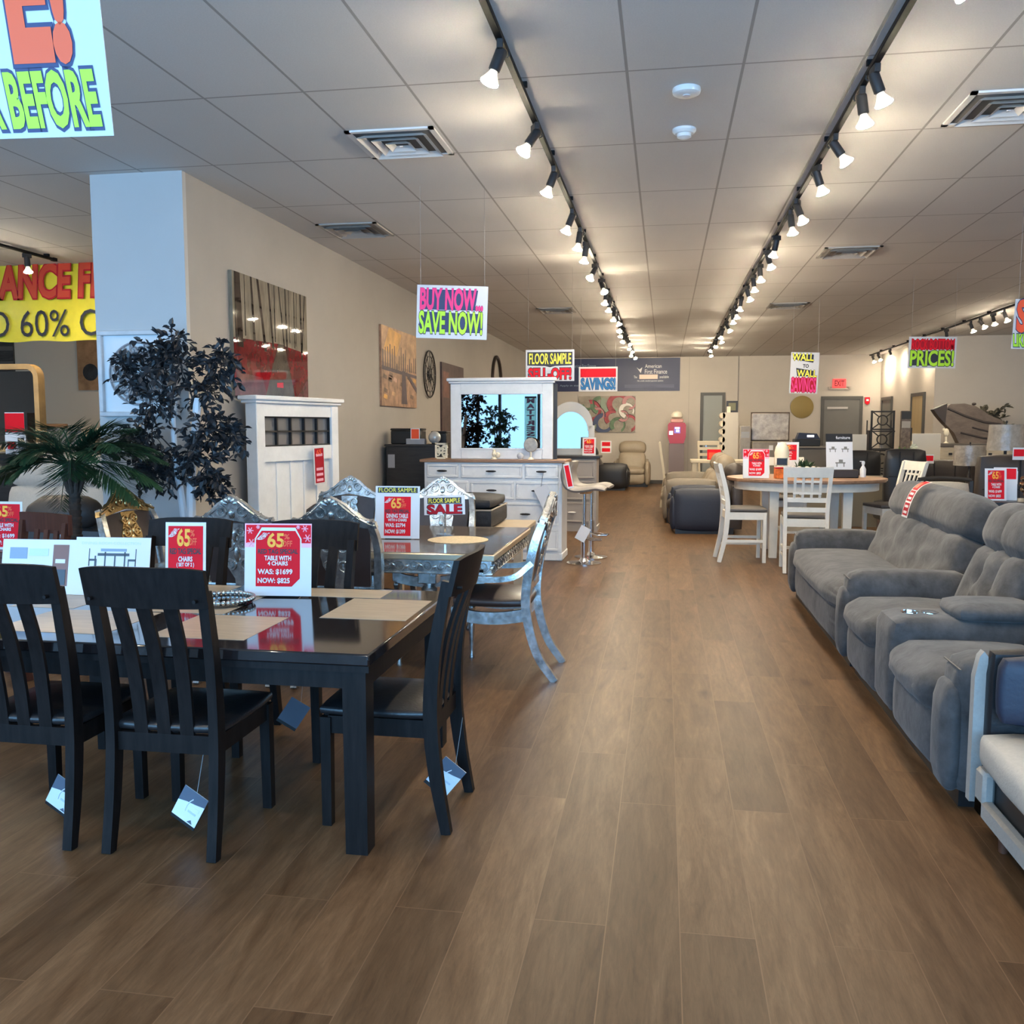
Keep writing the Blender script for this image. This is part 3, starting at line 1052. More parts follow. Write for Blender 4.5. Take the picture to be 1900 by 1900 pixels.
t2 = thing('carved_dining_table', 'silver dining table with carved apron and glossy dark top, behind the black table', 'table', (-2.0, 6.17, 0))
x0, x1, y0, y1 = -0.98, 0.97, -0.75, 0.76
MB().box(x0, x1, y0, y1, 0.755, 0.79, bev=0.004).build('tabletop', M_STABLE, t2)
b = MB()
b.box(x0 - 0.012, x1 + 0.012, y0 - 0.012, y0 + 0.01, 0.745, 0.786, bev=0.006).box(x0 - 0.012, x1 + 0.012, y1 - 0.01, y1 + 0.012, 0.745, 0.786, bev=0.006)
b.box(x0 - 0.012, x0 + 0.01, y0, y1, 0.745, 0.786, bev=0.006).box(x1 - 0.01, x1 + 0.012, y0, y1, 0.745, 0.786, bev=0.006)
b.build('edge_moulding', mat('pale_gilt_edge', (0.62, 0.53, 0.38), 0.3, 0.7), t2)


def scroll(b, c, r, d=1, ax='XZ', y=0.0, th=0.008, turns=1.4, a0=0.0, mi=0):
    pts = []
    N = int(14 * turns)
    for i in range(N + 1):
        k = i / N
        a = a0 + d * k * turns * 2 * PI
        q = r * (1 - 0.75 * k)
        u, w = c[0] + q * math.cos(a), c[1] + q * math.sin(a)
        pts.append((u, y, w) if ax == 'XZ' else (y, u, w))
    b.tube(pts, [th * (1 - 0.4 * i / N) for i in range(N + 1)], 6, mi)


b = MB()
b.box(x0 + 0.02, x1 - 0.02, y0 + 0.015, y0 + 0.04, 0.66, 0.755).box(x0 + 0.02, x1 - 0.02, y1 - 0.04, y1 - 0.015, 0.66, 0.755)
b.box(x0 + 0.015, x0 + 0.04, y0 + 0.02, y1 - 0.02, 0.66, 0.755).box(x1 - 0.04, x1 - 0.015, y0 + 0.02, y1 - 0.02, 0.66, 0.755)
b.box(x0 + 0.01, x1 - 0.01, y0 + 0.005, y0 + 0.03, 0.655, 0.668, bev=0.003)
b.box(x1 - 0.03, x1 - 0.005, y0 + 0.01, y1 - 0.01, 0.655, 0.668, bev=0.003)
ap = b.build('apron', M_SILVER, t2)
b = MB()
k = 0
x = x0 + 0.09
while x < x1 - 0.06:
    scroll(b, (x, 0.705), 0.034, 1 if k % 2 else -1, y=y0 + 0.008, a0=PI if k % 2 else 0)
    b.ell((x + 0.045, y0 + 0.008, 0.70 + 0.012 * (k % 2)), (0.02, 0.007, 0.012), 8, 5, R=RY(0.6 if k % 2 else -0.6))
    x += 0.09
    k += 1
y = y0 + 0.09
while y < y1 - 0.06:
    scroll(b, (y, 0.705), 0.034, 1 if k % 2 else -1, 'YZ', y=x1 - 0.008, a0=PI if k % 2 else 0)
    b.ell((x1 - 0.008, y + 0.045, 0.705), (0.007, 0.02, 0.012), 8, 5)
    y += 0.09
    k += 1
b.build('carving', M_SILVER, ap)


def turned(b, x, y, z0, z1, r):
    h = z1 - z0
    pr = [(0.55, 0), (0.62, 0.03), (0.4, 0.08), (0.5, 0.2), (0.62, 0.4), (0.75, 0.6), (0.6, 0.68), (0.85, 0.72), (0.85, 0.75), (0.55, 0.78), (0.9, 0.86), (0.95, 0.9), (0.6, 0.94), (1, 0.97), (1, 1)]
    b.lathe([(r * a, z0 + h * k) for a, k in pr], (x, y, 0), 14)


for xl in (-0.255, 0.53):
    for yl in (-0.62, 0.6):
        b = MB()
        turned(b, xl, yl, 0, 0.6, 0.055)
        b.box(xl - 0.06, xl + 0.06, yl - 0.06, yl + 0.06, 0.58, 0.67, bev=0.006)
        b.build('leg', M_SILVER, t2)


def silver_chair(arms, gold=False):
    t = thing('carved_armchair' if arms else 'carved_dining_chair', 'x', 'chair')
    cr = M_GOLDLEAF if gold else M_SILVER
    MB().cush(-0.25, 0.25, -0.22, 0.25, 0.45, 0.52, 0.03, 0.02, 7).build('seat', M_BROWNL, t)
    b = MB()
    for s in (-1, 1):
        pts = bez((s * 0.245, -0.2, 0.41), (s * 0.245, 0.02, 0.36), (s * 0.245, 0.22, 0.41), 8)
        b.tube(pts, 1, rect=(0.013, 0.038), side=(1, 0, 0))
    pts = bez((-0.22, 0.24, 0.41), (0, 0.25, 0.35), (0.22, 0.24, 0.41), 8)
    b.tube(pts, 1, rect=(0.013, 0.038), side=(0, 1, 0))
    b.box(-0.23, 0.23, -0.225, -0.2, 0.38, 0.45)
    b.build('seat_frame', M_SILVER, t)
    for s in (-1, 1):
        b = MB()
        turned(b, s * 0.235, 0.225, 0, 0.4, 0.03)
        b.box(s * 0.235 - 0.028, s * 0.235 + 0.028, 0.197, 0.253, 0.38, 0.455, bev=0.005)
        b.build('leg', M_SILVER, t)
        pts = spline([(s * 0.235, -0.40, 0), (s * 0.238, -0.29, 0.17), (s * 0.24, -0.225, 0.42), (s * 0.25, -0.23, 0.62), (s * 0.262, -0.275, 0.85), (s * 0.235, -0.335, 1.02)], 5)
        n = len(pts)
        MB().tube(pts, 1, rect=[(0.019 + 0.004 * math.sin(i * PI / n), 0.021 + 0.007 * math.sin(PI * i / (n - 1))) for i in range(n)], side=(1, 0, 0)).build('leg', M_SILVER, t)
    # back: tilted frame, drawn flat then leaned
    T = Matrix.Translation((0, -0.235, 0.6)) @ Matrix.Rotation(0.22, 4, 'X') @ Matrix.Translation((0, 0, -0.6))
    prof = [(-0.275, 0.985), (-0.265, 1.02), (-0.2, 1.04), (-0.14, 1.08), (-0.085, 1.13), (-0.04, 1.155), (0, 1.175), (0.04, 1.155), (0.085, 1.13), (0.14, 1.08), (0.2, 1.04), (0.265, 1.02), (0.275, 0.985),
            (0.2, 0.985), (0.12, 1.0), (0, 1.02), (-0.12, 1.0), (-0.2, 0.985)]
    b = MB(T)
    b.prism(prof, -0.016, 0.016)
    cb = b.build('crest_rail', cr, t)
    b = MB(T)
    for yy in (-0.02, 0.02):
        for s in (-1, 1):
            scroll(b, (s * 0.07, 1.075), 0.04, s, y=yy, th=0.009, a0=PI / 2)
            scroll(b, (s * 0.15, 1.035), 0.03, -s, y=yy, th=0.008, a0=PI / 2)
            b.tube(bez((s * 0.265, yy, 1.0), (s * 0.16, yy, 1.03), (s * 0.05, yy, 1.14), 8), 0.009, 6)
        for k in range(5):
            a = PI * (k + 0.5) / 5
            b.ell((0.035 * math.cos(a), yy, 1.12 + 0.03 * math.sin(a)), (0.011, 0.008, 0.02), 8, 5, R=RY(PI / 2 - a))
        b.ell((0, yy, 1.06), (0.02, 0.012, 0.03), 8, 6)
    b.build('carving', cr, cb)
    MB(T).prism([(-0.2, 0.6), (-0.215, 0.8), (-0.23, 0.985), (0, 1.01), (0.23, 0.985), (0.215, 0.8), (0.2, 0.6)], -0.008, 0.008).build('back_panel', M_BROWNL, t)
    b = MB(T)
    b.prism([(-0.04, 0.56), (-0.035, 0.64), (-0.085, 0.74), (-0.1, 0.84), (-0.06, 0.93), (-0.07, 1.0), (0.07, 1.0), (0.06, 0.93), (0.1, 0.84), (0.085, 0.74), (0.035, 0.64), (0.04, 0.56)], -0.014, 0.014)
    for yy in (-0.016, 0.016):
        for s in (-1, 1):
            scroll(b, (s * 0.055, 0.86), 0.045, s, y=yy, th=0.011, a0=PI / 2)
            scroll(b, (s * 0.05, 0.74), 0.038, -s, y=yy, th=0.01, a0=-PI / 2)
            scroll(b, (s * 0.045, 0.95), 0.035, -s, y=yy, th=0.009, a0=0)
        b.ell((0, yy, 0.8), (0.022, 0.012, 0.05), 8, 6)
        b.ell((0, yy, 0.92), (0.02, 0.012, 0.04), 8, 6)
    b.build('splat', cr, t)
    MB().box(-0.23, 0.23, -0.245, -0.222, 0.55, 0.61, bev=0.005).build('back_rail', M_SILVER, t)
    if arms:
        for s in (-1, 1):
            pts = spline([(s * 0.262, -0.26, 0.74), (s * 0.285, -0.15, 0.655), (s * 0.29, 0.02, 0.635), (s * 0.285, 0.17, 0.64), (s * 0.28, 0.225, 0.62)], 6)
            MB().tube(pts, 1, rect=(0.02, 0.017), side=(1, 0, 0)).build('arm', M_SILVER, t)
            pts = spline([(s * 0.28, 0.2, 0.625), (s * 0.275, 0.15, 0.55), (s * 0.255, 0.2, 0.47), (s * 0.245, 0.225, 0.4)], 6)
            MB().tube(pts, 1, rect=(0.016, 0.02), side=(1, 0, 0)).build('arm_post', M_SILVER, t)
    return t


ac = silver_chair(True)
place(ac, (-1.05, 5.69, 0), PI / 2)
ac['label'] = 'silver carved armchair with brown seat standing side-on at the aisle'
sc_ = silver_chair(False)
G = 'silver carved dining chairs around the silver table'
place(sc_, (-1.94, 5.43, 0), 0)
sc_['label'] = 'silver carved chair with its back to us, behind the table-with-4-chairs price sign'
sc_['group'] = G
dup(sc_, 'silver carved chair with its back to us, left of the table-with-4-chairs price sign', (-2.57, 5.43, 0), 0.0, G)
dup(sc_, 'silver carved chair across the silver table, left of its tall price sign', (-2.6, 6.93, 0), PI, G)
dup(sc_, 'silver carved chair across the silver table, between its two floor sample cards', (-1.8, 6.93, 0), PI, G)
gc = silver_chair(False, True)
place(gc, (-3.32, 5.62, 0), -PI / 2 - 0.12)
gc['label'] = 'carved chair with a gold crest and splat in front of the pale pillar'

t = thing('round_placemat', 'round straw placemat lying on the silver carved table', 'placemat', (-1.40, 6.07, 0.7905))
MB().lathe([(0.0, 0.0), (0.208, 0.0), (0.21, 0.003), (0.2, 0.005), (0.0, 0.004)], n=40).build('woven_disc', mat('straw_weave', (0.62, 0.5, 0.32), 0.7, noise=(60, 0.2), bump=(90, 0.4)), t)

# black mattress sample lying on a pale bench behind the silver table
be = thing('pale_wood_bench', 'pale wooden table behind the silver carved table, carrying the black mattress block', 'table', (-1.86, 7.95, 0))
MB().box(-0.68, 0.68, -0.42, 0.42, 0.66, 0.70, bev=0.006).build('tabletop', mat('pale_oak', (0.50, 0.40, 0.28), 0.4, noise=(4, 0.15), stretch=(1, 8, 1)), be)
for sx in (-1, 1):
    for sy in (-1, 1):
        MB().box(sx * 0.64 - 0.035, sx * 0.64 + 0.035, sy * 0.38 - 0.035, sy * 0.38 + 0.035, 0, 0.66).build('leg', mat('pale_oak', (0.5, 0.4, 0.28), 0.4), be)
bx = thing('mattress_sample', 'black two-layer mattress block with beige piping behind the sale card', 'mattress', (-1.82, 7.93, 0.707))
M_BFAB = mat('black_knit_fabric', (0.018, 0.019, 0.024), 0.7, noise=(30, 0.35), bump=(60, 0.3))
MB().cush(-0.38, 0.38, -0.4, 0.4, 0, 0.15, 0.03, 0.004, 6).build('base_layer', M_BFAB, bx)
MB().cush(-0.36, 0.37, -0.385, 0.385, 0.155, 0.255, 0.045, 0.012, 7).build('pillow_top', M_BFAB, bx)
b = MB()
rr = [(-0.37, -0.39), (0.37, -0.39), (0.37, 0.39), (-0.37, 0.39)]
b.tube([(p[0], p[1], 0.152) for p in rr], 0.008, 6, closed=True)
b.build('piping', mat('beige_piping', (0.36, 0.31, 0.26), 0.6), bx)
MB().box(-0.2, 0.05, -0.3, -0.12, 0.266, 0.27).build('label_patch', M_PAPER, bx)
# ------------------------------------------------------------------ hanging signs
M_SHEET = mat('sign_sheet_white', (0.56, 0.56, 0.58), 0.5)
SIGN_M = [M_SHEET, M_RED, M_ORANGE, M_INK, M_YELLOW, M_LIME, M_PINK, M_BLUEINK, M_NAVYINK, M_DRED]


def outlined(b, s, x0, x1, z0, z1, y, fill, line, o1=0.06, o2=0.015, shear=0.0, arch=0.0):
    b.text(s, x0, x1, z0, z1, y, line, o1, shear, arch)
    b.text(s, x0, x1, z0, z1, y - 0.0012, fill, o2, shear, arch)


def hang_sign(label, loc, rz, w, h, draw, pitch_=0.0, roll=0.0, wires=True):
    """loc = centre of the sheet"""
    t = thing('hanging_sale_sign', label, 'sign', loc, rz, 'paper sale signs hanging from the ceiling')
    T = Matrix.Rotation(pitch_, 4, 'X') @ Matrix.Rotation(roll, 4, 'Y')
    b = MB(T)
    b.box(-w / 2, w / 2, -0.001, 0.001, -h / 2, h / 2, 0)
    draw(b, w, h)
    b.build('printed_sheet', SIGN_M, t)
    b = MB()
    up = CE - loc[2]
    for s in (-1, 1):
        p = T @ Vector((s * w * 0.45, 0, h / 2 - 0.01))
        b.tube([p, (p.x, p.y, up - 0.001)], 0.0012, 5)
    b.build('hanging_string', M_WIRE, t)


def d_save(b, w, h):
    x1 = w / 2
    outlined(b, 'LIKE NEVER BEFORE', -x1 + 0.012, x1 - 0.028, -h / 2 + 0.022, -h / 2 + 0.125, -0.0022, 5, 8, 0.085, 0.035, shear=-0.01)
    outlined(b, 'SAVE!', -x1 + 0.03, x1 - 0.082, -h / 2 + 0.158, h / 2 - 0.02, -0.0022, 2, 8, 0.075, 0.05, shear=-0.01)


def d_buy(b, w, h):
    b.prism([(-w * .46, h * .04), (w * .43, h * .04), (w * .43, h * .1), (w * .33, h * .12), (w * .36, h * .42), (-w * .46, h * .42)], -0.0016, -0.001, 8)
    outlined(b, 'BUY NOW...', -w * .45, w * .43, h * .05, h * .43, -0.0026, 6, 8, 0.05, 0.04)
    b.prism([(-w * .46, -h * .38), (w * .44, -h * .38), (w * .44, -h * .02), (-w * .46, h * 0.0)], -0.0016, -0.001, 8)
    outlined(b, 'SAVE NOW!', -w * .46, w * .43, -h * .4, h * .0, -0.0026, 5, 3, 0.06, 0.03)


def d_floor(b, w, h):
    b.prism([(-w * .47, -h * .0), (-w * .1, -h * .02), (0, -h * .06), (w * .1, -h * .02), (w * .46, h * .0), (w * .46, h * .43), (-w * .47, h * .43)], -0.0016, -0.001, 3)
    b.text('FLOOR SAMPLE', -w * .43, w * .43, h * .05, h * .38, -0.0026, 4, 0.02)
    outlined(b, 'SELL-OFF!', -w * .44, w * .43, -h * .43, -h * .1, -0.0022, 1, 3, 0.09, 0.04)


def d_eye(b, w, h):
    b.box(-w * .46, w * .46, -0.0016, -0.001, h * .08, h * .43, 1)
    b.text('EYE POPPING', -w * .44, w * .44, h * .1, h * .41, -0.0026, 9, 0.04)
    b.text('EYE POPPING', -w * .43, w * .43, h * .12, h * .39, -0.0036, 1, 0.0)
    outlined(b, 'SAVINGS!', -w * .44, w * .44, -h * .4, h * .02, -0.0022, 7, 8, 0.07, 0.04)


def d_wall(b, w, h):
    b.prism([(-w * .43, h * .33), (w * .3, h * .25), (w * .3, h * .45), (-w * .43, h * .45)], -0.0016, -0.001, 3)
    outlined(b, 'WALL', -w * .45, w * .3, h * .3, h * .47, -0.0026, 4, 3, 0.06, 0.02)
    b.text('TO', -w * .06, w * .14, h * .13, h * .21, -0.0022, 3, 0.04)
    b.prism([(-w * .3, h * .12), (w * .38, h * .05), (w * .38, -h * .08), (-w * .25, -h * .08)], -0.0016, -0.001, 3)
    outlined(b, 'WALL', -w * .25, w * .44, -h * .09, h * .07, -0.0026, 4, 3, 0.06, 0.02)
    b.box(-w * .45, w * .45, -0.0016, -0.001, -h * .46, -h * .12, 9)
    outlined(b, 'SAVINGS', -w * .44, w * .44, -h * .46, -h * .12, -0.0026, 6, 9, 0.06, 0.02)


def d_rock(b, w, h):
    b.box(-w * .42, w * .46, -0.0016, -0.001, h * .1, h * .4, 9)
    outlined(b, 'ROCK BOTTOM', -w * .44, w * .45, h * .09, h * .42, -0.0024, 1, 9, 0.06, 0.02)
    b.box(-w * .45, w * .42, -0.0016, -0.001, -h * .42, h * .04, 3)
    outlined(b, 'PRICES!', -w * .45, w * .45, -h * .42, h * .05, -0.0026, 5, 3, 0.06, 0.03)


hang_sign('large sign with orange and lime lettering cut by the upper left corner of the picture', (-1.42, 1.75, 2.392), 0.03, 0.56, 0.43, d_save, pitch_=0.15, roll=0.015)
hang_sign('pink and lime buy now save now sign hanging left of the aisle', (-1.70, 7.2, 2.485), 0.12, 0.57, 0.42, d_buy, roll=0.035)
hang_sign('floor sample sell-off sign behind the white dresser mirror', (-1.385, 11.0, 2.31), 0.02, 0.59, 0.375, d_floor)
hang_sign('red and blue savings sign hanging in front of the navy banner', (-0.985, 13.5, 2.27), 0.0, 0.57, 0.36, d_eye)
hang_sign('tall wall to wall savings sign hanging near the exit sign', (2.01, 14.0, 2.36), 0.0, 0.4, 0.6, d_wall, roll=0.03)
hang_sign('rock bottom prices sign hanging in front of the right-hand light track', (3.26, 12.1, 2.49), 0.0, 0.56, 0.385, d_rock, roll=0.02)
hang_sign('red and lime sale sign cut by the right picture edge', (3.285, 8.7, 2.46), 0.0, 0.56, 0.43, d_save, roll=0.04)

# yellow clearance banner (left room)
t = thing('clearance_banner', 'long yellow clearance banner with red and black lettering left of the pale pillar', 'banner', (-7.15, 9.8, 3.07))
b = MB()
vs, fs, N = [], [], 30
L, R_ = -1.7, 1.9
for i in range(N + 1):
    x = L + (R_ - L) * i / N
    sag = 0.03 * math.cos(i * 1.3) + 0.012 * math.sin(i * 2.9)
    vs += [(x, sag * 0.5, -0.49 + 0.008 * math.sin(i * 1.1)), (x, 0.02, 0.49 + 0.012 * math.sin(i * 0.9))]
fs = [(2 * i, 2 * i + 2, 2 * i + 3, 2 * i + 1) for i in range(N)]
b.add(vs, fs, 0)
b.text('CLEARANCE FLOOR', -1.65, 1.48, 0.02, 0.39, -0.03, 2, 0.065, 0.03)
b.text('CLEARANCE FLOOR', -1.65, 1.48, 0.02, 0.39, -0.032, 1, 0.03, 0.03)
b.text('UP TO 60% OFF', -1.66, 1.04, -0.44, -0.13, -0.03, 3, 0.0)
bm_ = mat('yellow_vinyl', (0.80, 0.64, 0.04), 0.25, noise=(2.5, 0.1), bump=(3, 0.35))
b.build('printed_vinyl', [bm_, mat('banner_red', (0.55, 0.05, 0.02), 0.3), M_DRED, M_INK], t, fix=False)
b = MB()
for x in (L + 0.05, 0.1, R_ - 0.05):
    b.tube([(x, 0.02, 0.48), (x, 0.02, CE - 3.07 - 0.001)], 0.003, 5)
b.build('hanging_cord', M_WIRE, t)

# navy finance banner on the back wall
t = thing('finance_banner', 'long navy banner with pale lettering high on the back wall', 'banner', (-1.42, YB - 0.012, 3.0))
b = MB()
b.box(-1.8, 1.8, -0.004, 0.0, -0.45, 0.45, 0)
b.text('American', 0.85, 1.3, 0.18, 0.28, -0.006, 1, 0.0)
b.text('First Finance', 0.85, 1.45, 0.02, 0.14, -0.006, 1, 0.0)
b.prism([(0.62, 0.2), (0.74, 0.04), (0.78, 0.2), (0.7, 0.14)], -0.006, -0.004, 1)
b.text('The', 0.55, 0.64, -0.1, -0.03, -0.006, 1, 0.0)
b.box(0.7, 1.2, -0.006, -0.004, -0.12, 0.0, 2)
b.text('available', 1.25, 1.5, -0.1, -0.03, -0.006, 1, 0.0)
b.text('No credit needed payment options', 0.65, 1.35, -0.2, -0.15, -0.006, 1, 0.0)
b.text('American First Finance', -1.2, -0.5, 0.2, 0.3, -0.006, 3, 0.0)
b.text('Apply in store today', -1.5, -0.6, -0.32, -0.26, -0.006, 3, 0.0)
b.box(0.3, 1.65, -0.006, -0.004, -0.36, -0.27, 4)
b.build('printed_vinyl', [mat('navy_vinyl', (0.015, 0.022, 0.075), 0.45), M_PAPER, mat('cream_patch', (0.75, 0.6, 0.5), 0.5), mat('banner_grey', (0.25, 0.32, 0.42), 0.5), mat('navy_band', (0.06, 0.07, 0.14), 0.5)], t)

# exit sign
t = thing('exit_sign', 'red lit exit sign above the grey rear door', 'exit sign', (4.545, YB, 2.72))
MB().box(-0.17, 0.17, -0.06, 0, -0.12, 0.12, bev=0.01).build('housing', mat('exit_red_face', (0.8, 0.05, 0.05), 0.4, emit=((1.0, 0.08, 0.08), 0.55)), t)
MB().text('EXIT', -0.12, 0.12, -0.07, 0.07, -0.0615, 0, 0.03).build('lettering', mat('exit_letters', (0.2, 0.0, 0.01), 0.4), t)
for s in (-1, 1):
    MB().lathe([(0.0, 0), (0.03, 0.01), (0.045, 0.06), (0, 0.062)], (s * 0.25, -0.04, -0.15), 12).build('lamp_head', mat('alarm_beige', (0.5, 0.45, 0.38), 0.5), t)
MB().box(-0.28, 0.28, -0.05, 0, -0.16, -0.13).build('arm', mat('alarm_beige', (0.5, 0.45, 0.38), 0.5), t)
t = thing('wall_mounted_fire_alarm', 'small red fire alarm strobe on the back wall right of the grey door', 'alarm', (5.27, YB, 2.25))
MB().prism([(-0.06, -0.05), (0, -0.1), (0.06, -0.05), (0.06, 0.1), (-0.06, 0.1)], -0.05, 0).build('housing', M_RED, t)
MB().box(-0.03, 0.03, -0.06, -0.05, 0.0, 0.05).build('strobe', M_PAPER, t)

# ------------------------------------------------------------------ wall art
M_ARTGREY = mat('painted_mist', (0.22, 0.195, 0.15), 0.03, noise=(6, 0.35), stretch=(3, 3, 0.5))
M_ARTRED = mat('painted_red_ground', (0.13, 0.009, 0.013), 0.03, noise=(9, 0.45))
M_ARTPATH = mat('painted_path', (0.075, 0.062, 0.05), 0.03, noise=(8, 0.3))
M_ARTTRUNK = mat('painted_trunk', (0.028, 0.02, 0.016), 0.03, noise=(8, 0.4))
M_ARTDK = mat('painted_plum', (0.12, 0.04, 0.05), 0.03, noise=(9, 0.4))


def wall_art(name, label, y0, y1, z0, z1, x=None):
    """thing on the left wall; local x runs to +Y (world), local -y faces the aisle."""
    t = thing(name, label, 'picture', (XW if x is None else x, (y0 + y1) / 2, (z0 + z1) / 2), PI / 2)
    return t, (y1 - y0), (z1 - z0)


t, w, h = wall_art('forest_picture', 'glossy picture of bare trees over red ground on the left wall', 7.13, 8.71, 1.83, 2.86)
b = MB()
b.box(-w / 2, w / 2, -0.035, 0, -h / 2, h / 2, 0)
y = -0.036
hz = -h * 0.03
b.poly([(-w / 2, y, -h / 2), (w / 2, y, -h / 2), (w / 2, y, hz - 0.02), (0.1, y, hz + 0.02), (-w / 2, y, hz)], 1)
b.poly([(-w / 2, y - .0004, -h / 2), (-w * .1, y - .0004, -h / 2), (-w * .16, y - .0004, -h * .33), (-w / 2, y - .0004, -h * .3)], 4)
b.poly([(-w * .13, y - .0006, -h / 2), (w * .3, y - .0006, -h / 2), (w * .15, y - .0006, hz + .02), (w * .06, y - .0006, hz + .02)], 2)
b.poly([(w * .3, y - .0006, -h / 2), (w * .5, y - .0006, -h / 2), (w * .5, y - .0006, -h * .28)], 4)
for x, wd_, lean, zb in ((-.44, .055, .02, -.1), (-.47, .012, .0, -.05), (-.28, .022, .03, -.03), (-.2, .026, .09, -.1), (-.06, .02, .05, -.06), (.02, .008, .0, 0), (.08, .012, .07, -.05), (.17, .016, .02, -.12), (.3, .01, .0, -.02), (.4, .022, .01, -.12), (.47, .014, -.06, -.05), (.22, .006, .01, .02), (.34, .006, -.02, .0), (-.36, .007, .0, 0.0)):
    xb = x + lean
    b.poly([((xb - wd_ / 1.6) * w, y - .001, zb * h), ((xb + wd_ / 1.6) * w, y - .001, zb * h), ((x + wd_ / 2) * w, y - .001, h * .499), ((x - wd_ / 2) * w, y - .001, h * .499)], 3)
b.poly([(w * .03, y - .001, -h * .4), (w * .12, y - .001, -h * .4), (w * .12, y - .001, -h * .35), (w * .03, y - .001, -h * .36)], 5)
b.build('glossy_panel', [M_ARTGREY, M_ARTRED, M_ARTPATH, M_ARTTRUNK, M_ARTDK, mat('painted_bright_red', (0.6, 0.03, 0.05), 0.1)], t)

t, w, h = wall_art('harbour_picture', 'sepia and orange city canvas on the left wall above the dark chest', 11.15, 12.78, 1.84, 2.86)
b = MB()
y = -0.031
b.box(-w / 2, w / 2, -0.03, 0, -h / 2, h / 2, 0)
b.poly([(-w / 2, y, h * .05), (w / 2, y, 0), (w / 2, y, h / 2), (-w / 2, y, h / 2)], 1)
b.poly([(-w * .45, y - .0004, h * .2), (-w * .1, y - .0004, h * .15), (w * .05, y - .0004, h * .45), (-w * .3, y - .0004, h * .49)], 4)
rp = random.Random(5)
for k in range(16):
    x = -w / 2 + w * (k + .5) / 16
    hh = h * rp.uniform(.05, .3)
    b.poly([(x - w * .018, y - .001, -h * .02), (x + w * .018, y - .001, -h * .02), (x + w * .012, y - .001, hh), (x - w * .012, y - .001, hh)], 2 if k % 3 else 3)
b.poly([(-w / 2, y - .0012, 0), (w / 2, y - .0012, -h * .05), (w / 2, y - .0012, -h * .09), (-w / 2, y - .0012, -h * .05)], 3)
b.poly([(w * .03, y - .0014, -h * .46), (w * .2, y - .0014, -h * .46), (w * .15, y - .0014, -h * .02), (w * .05, y - .0014, -h * .02)], 3)
b.poly([(w * .15, y - .0014, -h * .05), (w * .5, y - .0014, -h * .3), (w * .5, y - .0014, -h * .22), (w * .2, y - .0014, -h * .02)], 3)
for k in range(14):
    x, z = rp.uniform(-.48, .4) * w, rp.uniform(-.48, -.1) * h
    b.poly([(x, y - .0008, z), (x + w * .1, y - .0008, z - h * .02), (x + w * .11, y - .0008, z + h * .03), (x + w * .02, y - .0008, z + h * .05)], rp.choice((1, 2, 4, 5)))
b.build('canvas', [mat('sepia_paint', (0.33, 0.19, 0.115), 0.5, noise=(9, 0.5)), mat('amber_paint', (0.45, 0.27, 0.14), 0.5, noise=(5, 0.45)), mat('umber_paint', (0.13, 0.075, 0.05), 0.5, noise=(9, 0.5)), mat('dark_plum_paint', (0.05, 0.03, 0.045), 0.5, noise=(9, 0.4)), mat('orange_sky_paint', (0.62, 0.33, 0.08), 0.5, noise=(4, 0.4)), mat('rose_paint', (0.5, 0.3, 0.22), 0.5, noise=(9, 0.3))], t)

t = thing('wire_wall_clock', 'round black wire wall clock on the left wall past the sepia canvas', 'clock', (XW, 13.54, 2.37), PI / 2)
b = MB()
for r, th in ((0.35, 0.012), (0.27, 0.007), (0.12, 0.006)):
    b.tube([(r * math.cos(a * PI / 18), -0.03, r * math.sin(a * PI / 18)) for a in range(36)], th, 6, closed=True)
for k in range(12):
    a = k * PI / 6
    b.tube([(0.05 * math.cos(a), -0.03, 0.05 * math.sin(a)), (0.35 * math.cos(a), -0.03, 0.35 * math.sin(a))], 0.005, 5)
b.build('wire_frame', M_BLACK, t)
MB().lathe([(0, 0.0), (0.06, 0.0), (0.06, -0.035), (0, -0.04)], n=18, axis='Y').build('hub', M_BLACK, t)
b = MB()
b.tube([(0, -0.045, 0), (0.12, -0.045, -0.08)], 0.008, 5)
b.tube([(0, -0.045, 0), (-0.05, -0.045, -0.2)], 0.006, 5)
b.build('hand', M_BLACK, t)

t, w, h = wall_art('dark_wall_picture', 'dark brown abstract canvas on the left wall behind the white mirror', 14.3, 15.9, 1.2, 2.61)
b = MB().box(-w / 2, w / 2, -0.03, 0, -h / 2, h / 2, 0)
b.box(-w * .1, w * .15, -0.032, -0.03, -h * .2, h * .2, 1).box(w * .2, w * .45, -0.032, -0.03, -h * .4, h * .3, 1).box(-w * .45, -w * .2, -0.032, -0.03, h * .1, h * .4, 2)
b.build('canvas', [mat('dark_umber', (0.06, 0.032, 0.03), 0.5, noise=(7, 0.5)), mat('deep_plum', (0.045, 0.03, 0.05), 0.5), mat('rust_paint', (0.16, 0.06, 0.04), 0.5, noise=(7, 0.4))], t)

t = thing('arched_wall_mirror', 'thin dark arched frame on the left wall above the white mirror', 'mirror', (XW, 19.15, 2.3), PI / 2)
arc = [(-0.5, -0.03, -0.75)] + [(0.5 * math.cos(a), -0.03, 0.2 + 0.55 * math.sin(a)) for a in [PI - k * PI / 14 for k in range(15)]] + [(0.5, -0.03, -0.75)]
MB().tube(arc, 0.035, 8, closed=True).build('frame', mat('dark_bronze', (0.045, 0.035, 0.03), 0.4, 0.5), t)

